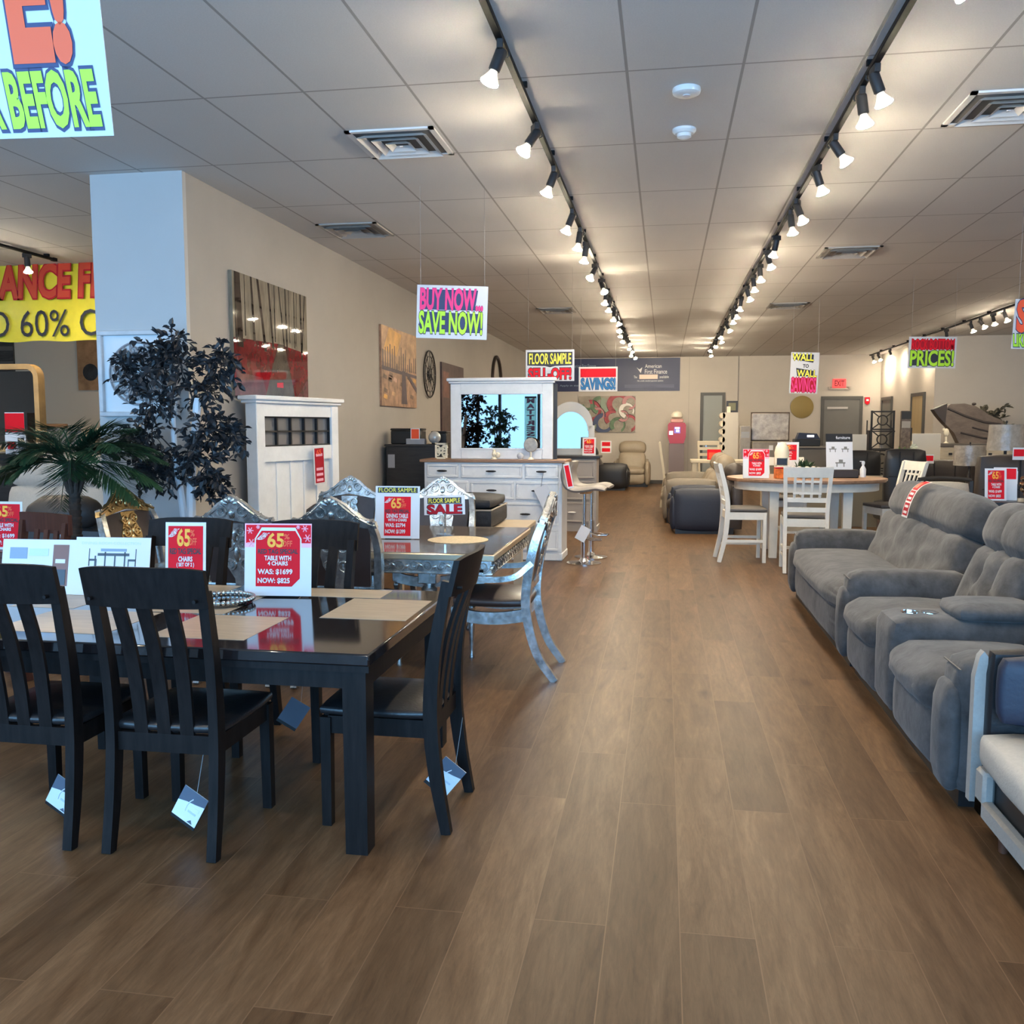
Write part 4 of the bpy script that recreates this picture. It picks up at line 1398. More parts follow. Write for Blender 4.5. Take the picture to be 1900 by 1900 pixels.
# framed scroll medallion on the pillar
t = thing('medallion_frame', 'white square frame with a round scroll medallion hung on the pale pillar', 'wall art', (-3.975, 6.44, 1.975))
M_FR = mat('whitewashed_wood', (0.55, 0.55, 0.56), 0.6, noise=(8, 0.12))
b = MB()
S_, e = 0.325, 0.035
for s in (-1, 1):
    b.box(-S_, S_, -0.045, 0, s * S_ - (e if s > 0 else 0), s * S_ + (e if s < 0 else 0), bev=0.005)
    b.box(s * S_ - (e if s > 0 else 0), s * S_ + (e if s < 0 else 0), -0.045, 0, -S_ + e, S_ - e, bev=0.005)
b.build('frame', M_FR, t)
MB().box(-S_ + e, S_ - e, -0.012, 0, -S_ + e, S_ - e).build('backing', mat('white_backing', (0.72, 0.73, 0.74), 0.6), t)
b = MB()
R0 = 0.235
b.tube([(R0 * math.cos(k * PI / 24), -0.03, R0 * math.sin(k * PI / 24)) for k in range(48)], 0.008, 6, closed=True)
b.tube([(0.05 * math.cos(k * PI / 10), -0.03, 0.05 * math.sin(k * PI / 10)) for k in range(20)], 0.007, 6, closed=True)
for k in range(8):
    a = k * PI / 4
    M_ = Matrix.Rotation(-a, 4, 'Y')
    bb = MB(M_)
    for s in (-1, 1):
        scroll(bb, (0.175, s * 0.035), 0.036, s, y=-0.03, th=0.009, a0=PI if s > 0 else PI)
        scroll(bb, (0.105, s * 0.025), 0.028, -s, y=-0.03, th=0.008, a0=0)
        bb.tube(bez((0.05, -0.03, 0), (0.12, -0.03, s * 0.06), (0.225, -0.03, s * 0.06), 6), 0.007, 5)
    b.v, n0 = b.v + bb.v, len(b.v)
    b.f += [tuple(n0 + i for i in f) for f in bb.f]
    b.mi += bb.mi
b.build('scrollwork', mat('grey_carved_wood', (0.27, 0.26, 0.27), 0.6), t)

# abstract swirl canvas and gold disc on the back wall
t = thing('swirl_picture', 'abstract canvas of red green and black swirls on the back wall', 'picture', (-1.6, YB - 0.002, 1.92))
w, h = 1.57, 1.0
b = MB().box(-w / 2, w / 2, -0.035, 0, -h / 2, h / 2, 0)
rp = random.Random(4)
y = -0.036
CC = [(-.2, .25, .25, 2), (.1, .3, .28, 3), (.3, .28, .3, 1), (.55, .1, .22, 4), (-.45, .1, .3, 1), (-.55, .3, .2, 2), (.15, -.1, .22, 1), (-.1, -.25, .28, 5), (.3, -.3, .22, 2), (.6, -.25, .25, 1), (-.5, -.3, .22, 3), (.62, .32, .2, 6), (-.25, .0, .2, 6), (.45, -.05, .16, 6)]
for k, (cx, cz, r, c) in enumerate(CC):
    def cl(x, z):
        return (max(-w / 2, min(w / 2, x)), y - 0.0006 * k, max(-h / 2, min(h / 2, z)))
    N = 20
    a0 = rp.uniform(0, 6.28)
    sp = rp.uniform(2.6, 5.5)
    o_ = [(cx + r * math.cos(a0 + sp * i / N), cz + r * math.sin(a0 + sp * i / N)) for i in range(N + 1)]
    i_ = [(cx + .03 + r * .62 * math.cos(a0 + sp * i / N), cz + r * .62 * math.sin(a0 + sp * i / N)) for i in range(N + 1)]
    for i in range(N):
        b.poly([cl(*o_[i]), cl(*o_[i + 1]), cl(*i_[i + 1]), cl(*i_[i])], c)
    for i in range(N):
        q0, q1 = o_[i], o_[i + 1]
        b.poly([cl(*q0), cl(*q1), cl(q1[0] * .985 + cx * .015 - .012, q1[1] - .012), cl(q0[0] * .985 + cx * .015 - .012, q0[1] - .012)], 7)
b.build('canvas', [mat('swirl_taupe', (0.28, 0.24, 0.19), 0.5, noise=(5, 0.3)), mat('swirl_red', (0.33, 0.05, 0.06), 0.5, noise=(8, 0.4)), mat('swirl_green', (0.10, 0.17, 0.09), 0.5, noise=(8, 0.4)), mat('swirl_sage', (0.24, 0.3, 0.22), 0.5), mat('swirl_white', (0.7, 0.66, 0.6), 0.5), mat('swirl_navy', (0.05, 0.07, 0.14), 0.5), mat('swirl_rose', (0.45, 0.2, 0.2), 0.5), mat('swirl_black', (0.03, 0.02, 0.025), 0.5)], t, fix=False)

t = thing('gold_disc_art', 'round dull gold disc on the back wall below the wall to wall sign', 'wall art', (3.61, YB, 2.1))
MB().lathe([(0, 0.0), (0.3, 0.0), (0.3, -0.03), (0.2, -0.045), (0, -0.05)], n=36, axis='Y').build('hammered_disc', mat('dull_gold', (0.27, 0.19, 0.06), 0.5, 0.4, bump=(20, 0.3)), t)

# left room, rear wall
t = thing('flower_picture', 'orange-brown canvas with a dark round bloom left of the pillar', 'picture', (-10.35, 15.5, 2.67))
b = MB().box(-0.46, 0.46, -0.035, 0, -0.42, 0.62, 0)
b.lathe([(0, -0.04), (0.15, -0.038), (0.16, -0.034)], (-0.2, 0, -0.09), 20, 1, 'Y')
b.poly([(-.05, -0.036, .3), (.46, -0.036, .1), (.46, -0.036, .3), (.1, -0.036, .42)], 2)
b.build('canvas', [mat('tan_paint', (0.36, 0.19, 0.085), 0.25, noise=(4, 0.35)), mat('charcoal_paint', (0.03, 0.03, 0.03), 0.3, noise=(9, 0.4)), mat('dark_rust_paint', (0.09, 0.03, 0.015), 0.3)], t)
t = thing('dark_panel_art', 'dark grey-brown streaked panel at the far left below the yellow banner', 'picture', (-12.75, 15.5, 2.75))
MB().box(-0.54, 0.62, -0.04, 0, -0.55, 0.6, 0).box(-0.54, 0.62, -0.042, -0.04, -0.1, 0.05, 1).box(-0.54, 0.62, -0.042, -0.04, 0.25, 0.33, 1).build('canvas', [mat('slate_paint', (0.05, 0.045, 0.04), 0.2, noise=(5, 0.4), stretch=(1, 1, 6)), mat('stone_paint', (0.12, 0.105, 0.09), 0.2)], t)
# ------------------------------------------------------------------ plants
M_DLEAF = mat('dark_plum_leaf', (0.018, 0.02, 0.024), 0.45, noise=(8, 0.5))
M_WTRUNK = mat('white_painted_trunk', (0.72, 0.73, 0.76), 0.6, bump=(30, 0.3))
M_TWIG = mat('dark_twig', (0.03, 0.025, 0.025), 0.6)
M_POT = mat('dark_pot', (0.03, 0.03, 0.03), 0.5)
M_SOIL = mat('potting_soil', (0.03, 0.02, 0.015), 0.9)


def leaf(b, p, d, up, L, W, mi=0, fold=0.25):
    d = Vector(d).normalized()
    s = d.cross(Vector(up))
    if s.length < 1e-4:
        s = d.orthogonal()
    s.normalize()
    n = s.cross(d)
    p = Vector(p)
    a, m1, m2, e = p, p + d * L * 0.35, p + d * L * 0.7, p + d * L
    k = n * W * fold
    b.add([a, m1 + s * W / 2 + k, m2 + s * W * 0.38 + k, e, m2 - s * W * 0.38 + k, m1 - s * W / 2 + k, m1, m2],
          [(0, 1, 6), (1, 2, 7, 6), (2, 3, 7), (0, 6, 5), (6, 7, 4, 5), (7, 3, 4)], mi)


def spray(bt, bl, p, d, L, rnd, n=10, leafL=0.07):
    """drooping twig with paired oval leaves"""
    p = Vector(p)
    d = Vector(d).normalized()
    pts = [p + d * L * t + Vector((0, 0, -0.35 * L * t * t)) for t in [k / 6 for k in range(7)]]
    bt.tube(pts, [0.004 - 0.0004 * k for k in range(7)], 5)
    for k in range(n):
        t = 0.2 + 0.8 * k / (n - 1)
        i = min(int(t * 6), 5)
        q = pts[i].lerp(pts[i + 1], t * 6 - i)
        td = (pts[i + 1] - pts[i]).normalized()
        for s in (-1, 1):
            v = Vector((rnd.uniform(-1, 1), rnd.uniform(-.7, .6), rnd.uniform(-0.8, 0.6)))
            dd = td * rnd.uniform(0.1, 0.9) + v * 0.8
            l = leafL * rnd.uniform(0.75, 1.25)
            leaf(bl, q, dd, (rnd.uniform(-1, 1), rnd.uniform(-1, 1), 1), l, l * 0.58)


t = thing('dark_leaf_tree', 'potted tree with white trunks and dark leaves in front of the pillar', 'potted plant', (-3.47, 6.17, 0))
rnd = random.Random(3)
MB().lathe([(0.0, 0), (0.13, 0), (0.17, 0.28), (0.175, 0.3), (0.15, 0.3), (0.14, 0.26), (0, 0.26)], n=20).build('pot', M_POT, t)
for pts, r in (([(0.0, 0, 0.2), (-0.03, 0, 0.9), (-0.075, 0, 1.3), (-0.09, 0, 1.6), (-0.09, 0.01, 1.86)], (0.03, 0.026, 0.02, 0.019, 0.022)),
               ([(0.02, 0, 0.2), (0.03, 0, 0.9), (0.045, 0.0, 1.25), (0.085, 0, 1.55), (0.11, 0, 1.78)], (0.036, 0.034, 0.032, 0.03, 0.022))):
    P = spline(pts, 4)
    n = len(P)
    MB().tube(P, [r[min(int(i / 4), 4)] for i in range(n)], 8).build('trunk', M_WTRUNK, t)
# leaf clusters: centre (relative to the pot), radius
CL = [((-.13, 2.10), .17), ((.03, 2.0), .2), ((.25, 2.0), .17), ((-.29, 1.96), .16), ((-.18, 1.74), .14), ((.14, 1.82), .15), ((-.02, 2.2), .13), ((.34, 2.08), .12), ((-.38, 2.03), .1),
      ((-.23, 1.54), .18), ((-.33, 1.33), .1), ((-.11, 1.31), .15), ((-.24, 1.18), .1), ((-.38, 1.48), .1), ((.18, 1.56), .14), ((.28, 1.60), .12), ((.06, 1.41), .13), ((.21, 1.31), .13), ((.33, 1.5), .1), ((.18, 1.12), .1), ((.24, 1.2), .09)]
bt, bl = MB(), MB()
for (cx, cz), r in CL:
    sx = -0.085 if cx < 0.02 else 0.07
    st_ = Vector((sx, 0, max(1.05, min(1.78, cz - 0.15))))
    ce = Vector((cx, rnd.uniform(-.1, .06), cz))
    bt.tube([st_, (st_ + ce) / 2 + Vector((0, 0, .02)), ce], [0.007, 0.005, 0.004], 5)
    for k in range(int(6 + r * 62)):
        d_ = Vector((rnd.uniform(-1, 1), rnd.uniform(-.7, .6), rnd.uniform(-1, .9))).normalized()
        spray(bt, bl, ce + d_ * r * 0.15, d_, r * rnd.uniform(.6, 1.25), rnd, 4, 0.062)
bt.build('twigs', M_TWIG, t)
bl.build('foliage', M_DLEAF, t)

# palm
M_PALM = mat('palm_green', (0.018, 0.055, 0.022), 0.5, noise=(6, 0.4))
M_PTRUNK = mat('palm_trunk_fibre', (0.055, 0.035, 0.025), 0.85, noise=(18, 0.5), bump=(30, 0.8))
t = thing('potted_palm', 'green potted palm left of the pale pillar', 'potted plant', (-3.98, 5.6, 0))
MB().lathe([(0.0, 0), (0.14, 0), (0.19, 0.3), (0.195, 0.32), (0.17, 0.32), (0.16, 0.28), (0, 0.28)], n=20).build('pot', M_POT, t)
b = MB()
prof = []
for k in range(26):
    z = 0.25 + k * 0.042
    prof += [(0.034, z), (0.047 - 0.0003 * k, z + 0.032)]
b.lathe(prof, (0, 0, 0), 12)
b.build('trunk', M_PTRUNK, t)
rnd = random.Random(9)
NF = 26
for k in range(NF):
    a = 2 * PI * k / NF + rnd.uniform(-.15, .15)
    el = rnd.uniform(0.1, 0.7) if k % 5 else 1.15
    L = rnd.uniform(0.58, 0.72) * (0.75 if el > 1 else 1)
    h = Vector((math.cos(a), math.sin(a) * 0.5, 0))
    p0 = Vector((0, 0, 1.30)) + h * 0.03
    pts = [p0 + h * L * t_ * math.cos(el * (1 - t_ * 0.7)) + Vector((0, 0, L * (math.sin(el) * t_ * 1.25 - 0.6 * t_ * t_))) for t_ in [i / 10 for i in range(11)]]
    b = MB()
    b.tube(pts, [0.007 - 0.0005 * i for i in range(11)], 5)
    for i in range(46):
        t_ = 0.18 + 0.82 * i / 45
        j = min(int(t_ * 10), 9)
        q = pts[j].lerp(pts[j + 1], t_ * 10 - j)
        td = (pts[j + 1] - pts[j]).normalized()
        sd = td.cross(Vector((0, 0, 1))).normalized()
        ll = 0.24 * math.sin(PI * min(1, 0.18 + 0.8 * t_)) + 0.04
        for s in (-1, 1):
            dd = sd * s * 0.75 + td * 0.75 + Vector((0, 0, rnd.uniform(-.35, .0)))
            leaf(b, q, dd, (0, 0, 1), ll, 0.013, 0, 0.1)
    b.build('frond', M_PALM, t)
b = MB()
for k in range(9):
    a = 2 * PI * k / 9
    b.tube([(0.035 * math.cos(a), 0.035 * math.sin(a), 1.12), (0.07 * math.cos(a), 0.07 * math.sin(a), 1.24), (0.03 * math.cos(a), 0.03 * math.sin(a), 1.34)], 0.012, 5)
b.build('frond_base', M_PTRUNK, t)

# window plant behind the camera, seen in the dresser mirror
t = thing('window_plant', 'bushy potted plant by the shop window, seen in the dresser mirror', 'potted plant', (-4.25, -1.75, 0))
MB().lathe([(0.0, 0), (0.16, 0), (0.2, 0.35), (0.17, 0.35), (0, 0.3)], n=18).build('pot', M_POT, t)
b = MB()
for k in range(4):
    b.tube([(0.03 * k - .05, 0, 0.3), (0.06 * k - .1, 0.02 * k, 1.5)], 0.012, 6)
b.build('trunk', M_PTRUNK, t)
bt, bl = MB(), MB()
rnd = random.Random(2)
for k in range(46):
    p = (rnd.uniform(-.2, .2), rnd.uniform(-.15, .15), rnd.uniform(0.9, 1.9))
    spray(bt, bl, p, (rnd.uniform(-1, 1), rnd.uniform(-1, 1), rnd.uniform(-.2, .9)), 0.34, rnd, 8, 0.11)
bt.build('twigs', M_TWIG, t)
bl.build('foliage', mat('ficus_green', (0.03, 0.075, 0.045), 0.4), t)
# lettering poster on the shop window, also seen in the mirror
t = thing('window_poster', 'narrow pale poster with stacked letters on the shop window, seen in the dresser mirror', 'poster', (-3.5, -2.34, 1.62), PI)
M_POSTER = bpy.data.materials.new('poster_aqua')
M_POSTER.use_nodes = True
_n = M_POSTER.node_tree
_tl = _n.nodes.new('ShaderNodeBsdfTranslucent')
_tl.inputs['Color'].default_value = (0.6, 0.7, 0.62, 1)
_n.links.new(_tl.outputs[0], _n.nodes['Material Output'].inputs['Surface'])
b = MB().box(-0.16, 0.16, -0.002, 0.002, -0.5, 0.75, 0)
for k, ch in enumerate('MATTRESS'):
    b.text(ch, -0.09, 0.09, 0.58 - k * 0.145, 0.69 - k * 0.145, -0.004, 1, 0.05)
b.box(-0.15, 0.15, -0.003, -0.002, 0.7, 0.75, 2)
b.build('printed_sheet', [M_POSTER, mat('poster_mauve', (0.35, 0.2, 0.4), 0.6), M_INK], t)
# ------------------------------------------------------------------ seating builder
def tuft(btns, depth=0.03, seam=None):
    def fn(q, u, v, w):
        if v > 0.4:
            for u0, w0 in btns:
                q.y -= depth * math.exp(-((u - u0) ** 2 / 0.02 + (w - w0) ** 2 / 0.05))
            if seam:
                for u0 in seam:
                    q.y -= 0.022 * math.exp(-(u - u0) ** 2 / 0.006)
        return q
    return fn


def wrinkle(amp, seed):
    r = random.Random(seed)
    ks = [(r.uniform(4, 9), r.uniform(4, 9), r.uniform(0, 6)) for _ in range(4)]

    def fn(q, u, v, w):
        s = sum(math.sin(a * u * 1.3 + b_ * (v + w) + c) for a, b_, c in ks) / 4
        return q * (1 + amp * s)
    return fn


BT2 = [(-.83, .2), (-.5, -.1), (-.17, .25), (.17, -.1), (.5, .25), (.83, -.05), (-.5, .5), (.5, -.45), (-.17, -.4)]


def sofa(name, label, cat, loc, rz, w, seats, M, d=0.98, armw=0.23, armh=0.63, top=1.1, seat_z=0.5, lean=0.3, arms=(1, 1), tufts=False, console=None, MA=None, group=None, n=10, hi=False):
    """reclining sofa; local +Y is its front. seats: list of (x0, x1)."""
    t = thing(name, label, cat, loc, rz, group)
    MA = MA or M
    f = d / 2
    MB().box(-w / 2 + 0.06, w / 2 - 0.06, -f + 0.12, f - 0.06, 0.0, 0.1).build('plinth', M_BLACK, t)
    MB().cush(-w / 2 + 0.03, w / 2 - 0.03, -f + 0.06, f - 0.12, 0.08, 0.36, 0.04, 0, 4).build('base', M, t)
    k = 0
    for x0, x1 in seats:
        k += 1
        MB().cush(x0, x1, -0.16, f + 0.02, 0.3, seat_z, 0.085, 0.035, n, fn=wrinkle(0.012, k)).build('seat', M, t)
        MB().cush(x0 + 0.01, x1 - 0.01, f - 0.2, f + 0.0, 0.07, 0.37, 0.06, 0.025, n, fn=wrinkle(0.012, k + 5)).build('footrest', M, t)
        R = RX(lean)
        piv = (0, -0.12, 0.42)
        zt = 0.40 + (top - 0.40) / math.cos(lean) * 0.99
        zm = 0.42 + (zt - 0.42) * 0.58
        fn = (tuft(BT2, 0.035, (-.66, -.34, 0, .34, .66)) if x1 - x0 > 1.5 else tuft([(-.5, -.1), (.5, -.1), (-.25, .3), (.25, .3), (0, -.3)], 0.035, (-.33, .33))) if tufts else None
        MB().cush(x0 + 0.005, x1 - 0.005, -0.33, -0.09, 0.36, zm + 0.03, 0.07, 0.03, (24 if x1 - x0 > 1.5 else 16) if tufts else n, fn=fn, R=R, piv=piv).build('backrest', M, t)
        MB().cush(x0 - 0.0, x1 + 0.0, -0.36, -0.07, zm, zt, 0.115, 0.02, n, fn=tuft([], 0, (0.0,)) if tufts else None, R=R, piv=piv).build('headrest', M, t)
    for s in (-1, 1):
        if not arms[0 if s < 0 else 1]:
            continue
        xa, xb = (w / 2 - armw, w / 2) if s > 0 else (-w / 2, -w / 2 + armw)
        a = MB().cush(xa, xb, -f + 0.2, f - 0.03, 0.05, armh, 0.075, 0.015, n, fn=wrinkle(0.008, 3 + s)).build('arm', MA, t)
        b = MB()
        b.cush(xa + 0.03, xb - 0.03, f - 0.07, f + 0.015, 0.07, armh - 0.12, 0.045, 0.012, 8)
        b.build('arm_front', MA, a)
        if hi:
            MB().tube([(xa + 0.02, f - 0.035, armh - 0.045), (xb - 0.02, f - 0.035, armh - 0.045)], 0.004, 6).build('piping', mat('grey_piping', (0.1, 0.098, 0.096), 0.6), a)
    MB().cush(-w / 2 + 0.05, w / 2 - 0.05, -f - 0.02, -f + 0.16, 0.06, 0.72, 0.05, 0.01, 5).build('outer_back', M, t)
    if console:
        x0, x1 = console
        c = MB().cush(x0, x1, -0.22, f - 0.0, 0.08, 0.585, 0.06, 0.01, n, fn=wrinkle(0.006, 8)).build('console', M, t)
        MB().cush(x0 + 0.01, x1 - 0.01, -0.25, 0.18, 0.575, 0.66, 0.04, 0.015, 8).build('console_lid', M, c)
        b = MB()
        for yy in (0.27, 0.37):
            b.lathe([(0.0, 0.0), (0.036, 0.0), (0.036, 0.006), (0.044, 0.006), (0.044, 0.0), (0.046, -0.004)], ((x0 + x1) / 2, yy, 0.592), 16)
        b.build('cup_holder', M_CHROME, c)
    return t


M_GREY = mat('grey_suede', (0.062, 0.0605, 0.062), 0.85, noise=(7, 0.5), bump=(16, 0.45), sheen=0.15)
M_BEIGEL = mat('beige_leather', (0.29, 0.235, 0.17), 0.5, noise=(4, 0.12), bump=(50, 0.15))
M_BLKL = mat('black_leather', (0.014, 0.014, 0.016), 0.38, bump=(50, 0.15))
M_NAVYL = mat('navy_leather', (0.017, 0.023, 0.042), 0.55, bump=(50, 0.15))
M_TAUPE = mat('taupe_leather', (0.20, 0.165, 0.125), 0.5, noise=(4, 0.15), bump=(50, 0.15))
M_CREAM = mat('cream_upholstery', (0.46, 0.42, 0.365), 0.8, noise=(50, 0.06), bump=(120, 0.15))
M_BRNL = mat('dark_brown_leather', (0.04, 0.03, 0.026), 0.45, bump=(50, 0.15))

s1 = sofa('reclining_sofa', 'long grey suede reclining sofa with a red tag over its headrest', 'sofa', (1.665, 7.38, 0), PI / 2, 2.62, [(-1.06, 1.06)], M_GREY, d=1.0, armw=0.245, top=1.13, tufts=True, n=12, hi=True, lean=0.36)
s2 = sofa('reclining_loveseat', 'grey suede reclining loveseat with cup-holder console, nearest grey sofa', 'sofa', (1.665, 4.93, 0), PI / 2, 2.2, [(0.3, 1.06), (-0.83, -0.12)], M_GREY, d=1.0, armw=0.26, top=1.13, arms=(1, 0), tufts=True, console=(-0.1, 0.28), n=12, hi=True, lean=0.36)

# paper strip tag lying over the headrest of the far grey sofa
t = thing('headrest_tag', 'red and white price strip draped over the grey sofa headrest', 'tag', (0, 0, 0))
pts = [(1.835, 7.38, 0.875), (1.85, 7.38, 0.95), (1.872, 7.38, 1.02), (1.905, 7.38, 1.085), (1.95, 7.38, 1.128), (2.01, 7.38, 1.15)]
TAGP = pts
def strip_tag(o, P, hw, dirv, mats):
    """paper strip along the path P; hw half width along dirv; printed bands on top."""
    P = spline(P, 6)
    dv = Vector(dirv)
    n = len(P)
    b = MB()
    vs = []
    for p in P:
        vs += [p - dv * hw, p + dv * hw]
    b.add(vs, [(2 * i, 2 * i + 1, 2 * i + 3, 2 * i + 2) for i in range(n - 1)], 0)

    def band(a, c, f0, f1, mi, off):
        v2, m = [], 8
        for k in range(m + 1):
            t_ = (a + (c - a) * k / m) * (n - 1)
            i = min(int(t_), n - 2)
            p = P[i].lerp(P[i + 1], t_ - i)
            nrm = (P[i + 1] - P[i]).cross(dv).normalized()
            if nrm.x > 0.2 or nrm.z < 0:
                nrm = -nrm
            p = p + nrm * off
            v2 += [p + dv * hw * f0, p + dv * hw * f1]
        b.add(v2, [(2 * i, 2 * i + 1, 2 * i + 3, 2 * i + 2) for i in range(m)], mi)
    band(0.04, 0.3, -.8, .8, 5, .002)
    band(0.34, 0.58, -.8, .8, 5, .002)
    band(0.6, 0.97, -.8, .8, 1, .002)
    band(0.66, 0.86, -.35, .45, 7, .004)
    for a in (0.08, 0.2, 0.38, 0.48):
        band(a, a + 0.05, -.6, .5, 0, .004)
    b.build('printed_strip', CARD_M, o, fix=False)


strip_tag(t, TAGP, 0.085, (0, 1, 0), None)

# cream modern sofa cut by the right edge
ms = thing('modern_sofa', 'cream sofa with a black padded arm at the lower right corner', 'sofa', (1.68, 2.5, 0), PI / 2)
# local: x = world Y - 2.5, y = 1.68 - world X (front at +y)
b = MB()
b.cush(-1.15, 1.06, -0.45, 0.515, 0.285, 0.45, 0.06, 0.015, 10)
b.build('seat', M_CREAM, ms)
M_CREAM2 = mat('grey_cream_upholstery', (0.33, 0.315, 0.29), 0.8, noise=(50, 0.06), bump=(120, 0.15))
b = MB()
b.box(-1.15, 1.06, 0.46, 0.505, 0.12, 0.195, bev=0.012).box(-1.15, 1.06, -0.45, 0.45, 0.13, 0.285)
b.box(0.965, 1.06, 0.46, 0.505, 0.12, 0.3, bev=0.012)
b.build('base_rail', M_CREAM2, ms)
MB().box(-1.15, 0.965, 0.45, 0.462, 0.19, 0.31).build('recess_shade', M_BLACK, ms)  # black strip paints the shade of the gap below the seat
MB().cush(1.07, 1.17, -0.45, 0.46, 0.13, 0.735, 0.04, 0.0, 8).build('arm', M_BLKL, ms)
MB().cush(0.98, 1.066, -0.40, 0.445, 0.47, 0.73, 0.035, 0.012, 8).build('arm_pad', M_NAVYL, ms)
b = MB()
b.prism([(0.13, 0.40), (0.50, 0.42), (0.62, 0.45), (0.68, 0.48), (0.69, 0.5), (0.13, 0.5)], 0, 1)
b = MB().prism([(0.455, 0.13), (0.5, 0.13), (0.5, 0.62), (0.485, 0.70), (0.47, 0.72), (0.455, 0.70)], 1.125, 1.168, 0, 'YZ')
b.build('arm_edge', M_CREAM2, ms)
MB().cush(-1.15, 1.06, -0.52, -0.3, 0.3, 0.85, 0.06, 0.02, 8).build('backrest', M_CREAM, ms)
for xx in (0.98, -1.05):
    for yy in (0.42, -0.4):
        MB().tube([(xx, yy, 0), (xx, yy, 0.13)], [0.016, 0.024], 10).build('leg', mat('walnut_leg', (0.12, 0.05, 0.03), 0.4), ms)

# ------------------------------------------------------------------ white dresser, mirror and small things on it
M_WD = mat('white_painted_wood', (0.80, 0.80, 0.80), 0.5, noise=(9, 0.05))
M_OAKTOP = mat('brown_oak_top', (0.30, 0.17, 0.10), 0.45, noise=(4, 0.3), stretch=(1, 8, 1))
M_IRON = mat('dark_iron_pull', (0.01, 0.01, 0.011), 0.6)
dr = thing('dresser', 'white many-drawered dresser with a brown top under the white framed mirror', 'dresser', (-2.0, 10.75, 0), -0.02)
W_ = 0.83
MB().box(-W_, W_, -0.24, 0.24, 0.06, 1.15).box(-W_ - 0.01, W_ + 0.01, -0.25, 0.25, 0.0, 0.09, bev=0.01).build('body', M_WD, dr)
MB().box(-W_ - 0.05, W_ + 0.05, -0.28, 0.26, 1.15, 1.185, bev=0.006).build('top', M_OAKTOP, dr)


def drawer(par, x0, x1, z0, z1, y, M, pull=1, iron=None):
    b = MB().box(x0, x1, y - 0.02, y + 0.005, z0, z1, bev=0.006)
    e = 0.028
    for a in ((x0, x1, z0, z0 + e), (x0, x1, z1 - e, z1), (x0, x0 + e, z0 + e, z1 - e), (x1 - e, x1, z0 + e, z1 - e)):
        b.box(a[0], a[1], y - 0.032, y - 0.015, a[2], a[3], bev=0.005)
    d = b.build('drawer', M, par)
    cx, cz = (x0 + x1) / 2, (z0 + z1) / 2
    b = MB().cyl((cx, y - 0.02, cz), (cx, y - 0.055, cz), 0.011, n=8).tube([(cx - 0.06, y - 0.058, cz), (cx - 0.03, y - 0.06, cz), (cx + 0.03, y - 0.06, cz), (cx + 0.06, y - 0.058, cz)], [0.006, 0.012, 0.012, 0.006], 8)
    b.build('pull', iron or M_IRON, d)


for x0, x1, z0, z1 in ((-.79, -.41, .97, 1.13), (-.37, .36, .97, 1.13), (.40, .79, .97, 1.13), (-.79, -.29, .72, .93), (-.26, .26, .72, .93), (.29, .79, .72, .93), (-.79, -.02, .42, .68), (.02, .79, .42, .68), (-.79, -.02, .12, .38), (.02, .79, .12, .38)):
    drawer(dr, x0, x1, z0, z1, -0.24, M_WD)


def framed_mirror(name, label, loc, rz, w, h, e=0.125, M=M_WD, crown=True):
    t = thing(name, label, 'mirror', loc, rz)
    b = MB()
    b.box(-w / 2, -w / 2 + e, -0.03, 0.01, 0, h, bev=0.006).box(w / 2 - e, w / 2, -0.03, 0.01, 0, h, bev=0.006)
    b.box(-w / 2 + e, w / 2 - e, -0.03, 0.01, 0, e, bev=0.004).box(-w / 2 + e, w / 2 - e, -0.03, 0.01, h - e * .95, h)
    i = e - 0.018
    b.box(-w / 2 + i, w / 2 - i, -0.038, -0.02, e - 0.02, e, bev=0.003).box(-w / 2 + i, w / 2 - i, -0.038, -0.02, h - e, h - e + 0.02, bev=0.003)
    if crown:
        b.box(-w / 2 - 0.02, w / 2 + 0.02, -0.05, 0.02, h, h + 0.025, bev=0.006).box(-w / 2 - 0.04, w / 2 + 0.04, -0.07, 0.03, h + 0.025, h + 0.065, bev=0.008)
    b.build('frame', M, t)
    MB().box(-w / 2 + e - 0.005, w / 2 - e + 0.005, -0.016, -0.01, e - 0.005, h - e + 0.005).build('mirror_glass', mat('mirror_silver', (0.19, 0.165, 0.15), 0.012, 1.0), t)
    MB().box(-w / 2 + 0.01, w / 2 + 0.045, 0.012, 0.05, 0, h - 0.01).build('back_board', mat('dark_backboard', (0.03, 0.03, 0.035), 0.6), t)
    return t


framed_mirror('dresser_mirror', 'large white framed mirror standing on the white dresser', (-1.93, 10.72, 1.186), 0.0, 1.24, 0.9, 0.13)
M_IVORY = mat('ivory_resin', (0.75, 0.68, 0.52), 0.5)
t = thing('scroll_ornament', 'ivory openwork scroll ornament at the left end of the white dresser', 'ornament', (-2.66, 10.66, 1.186))
b = MB().box(-0.05, 0.05, -0.03, 0.03, 0, 0.02)
for cx, cz, s in ((-.04, .06, 1), (.04, .06, -1), (-.04, .13, -1), (.04, .13, 1), (0, .1, 1)):
    scroll(b, (cx, cz), 0.035, s, y=0, th=0.013)
b.box(-0.075, -0.055, -0.015, 0.015, 0.01, 0.185).box(0.055, 0.075, -0.015, 0.015, 0.01, 0.185).box(-0.075, 0.075, -0.015, 0.015, 0.17, 0.19)
b.build('openwork', M_IVORY, t)
t = thing('figurine', 'small cream figurine standing before the white dresser mirror', 'ornament', (-2.0, 10.6, 1.186))
MB().lathe([(0, 0), (0.035, 0), (0.03, 0.02), (0.015, 0.03), (0.028, 0.06), (0.018, 0.09), (0.02, 0.11), (0.0, 0.125)], n=14).build('body', M_IVORY, t)
MB().ell((0.045, 0, 0.05), (0.03, 0.02, 0.035)).build('wing', M_IVORY, t)
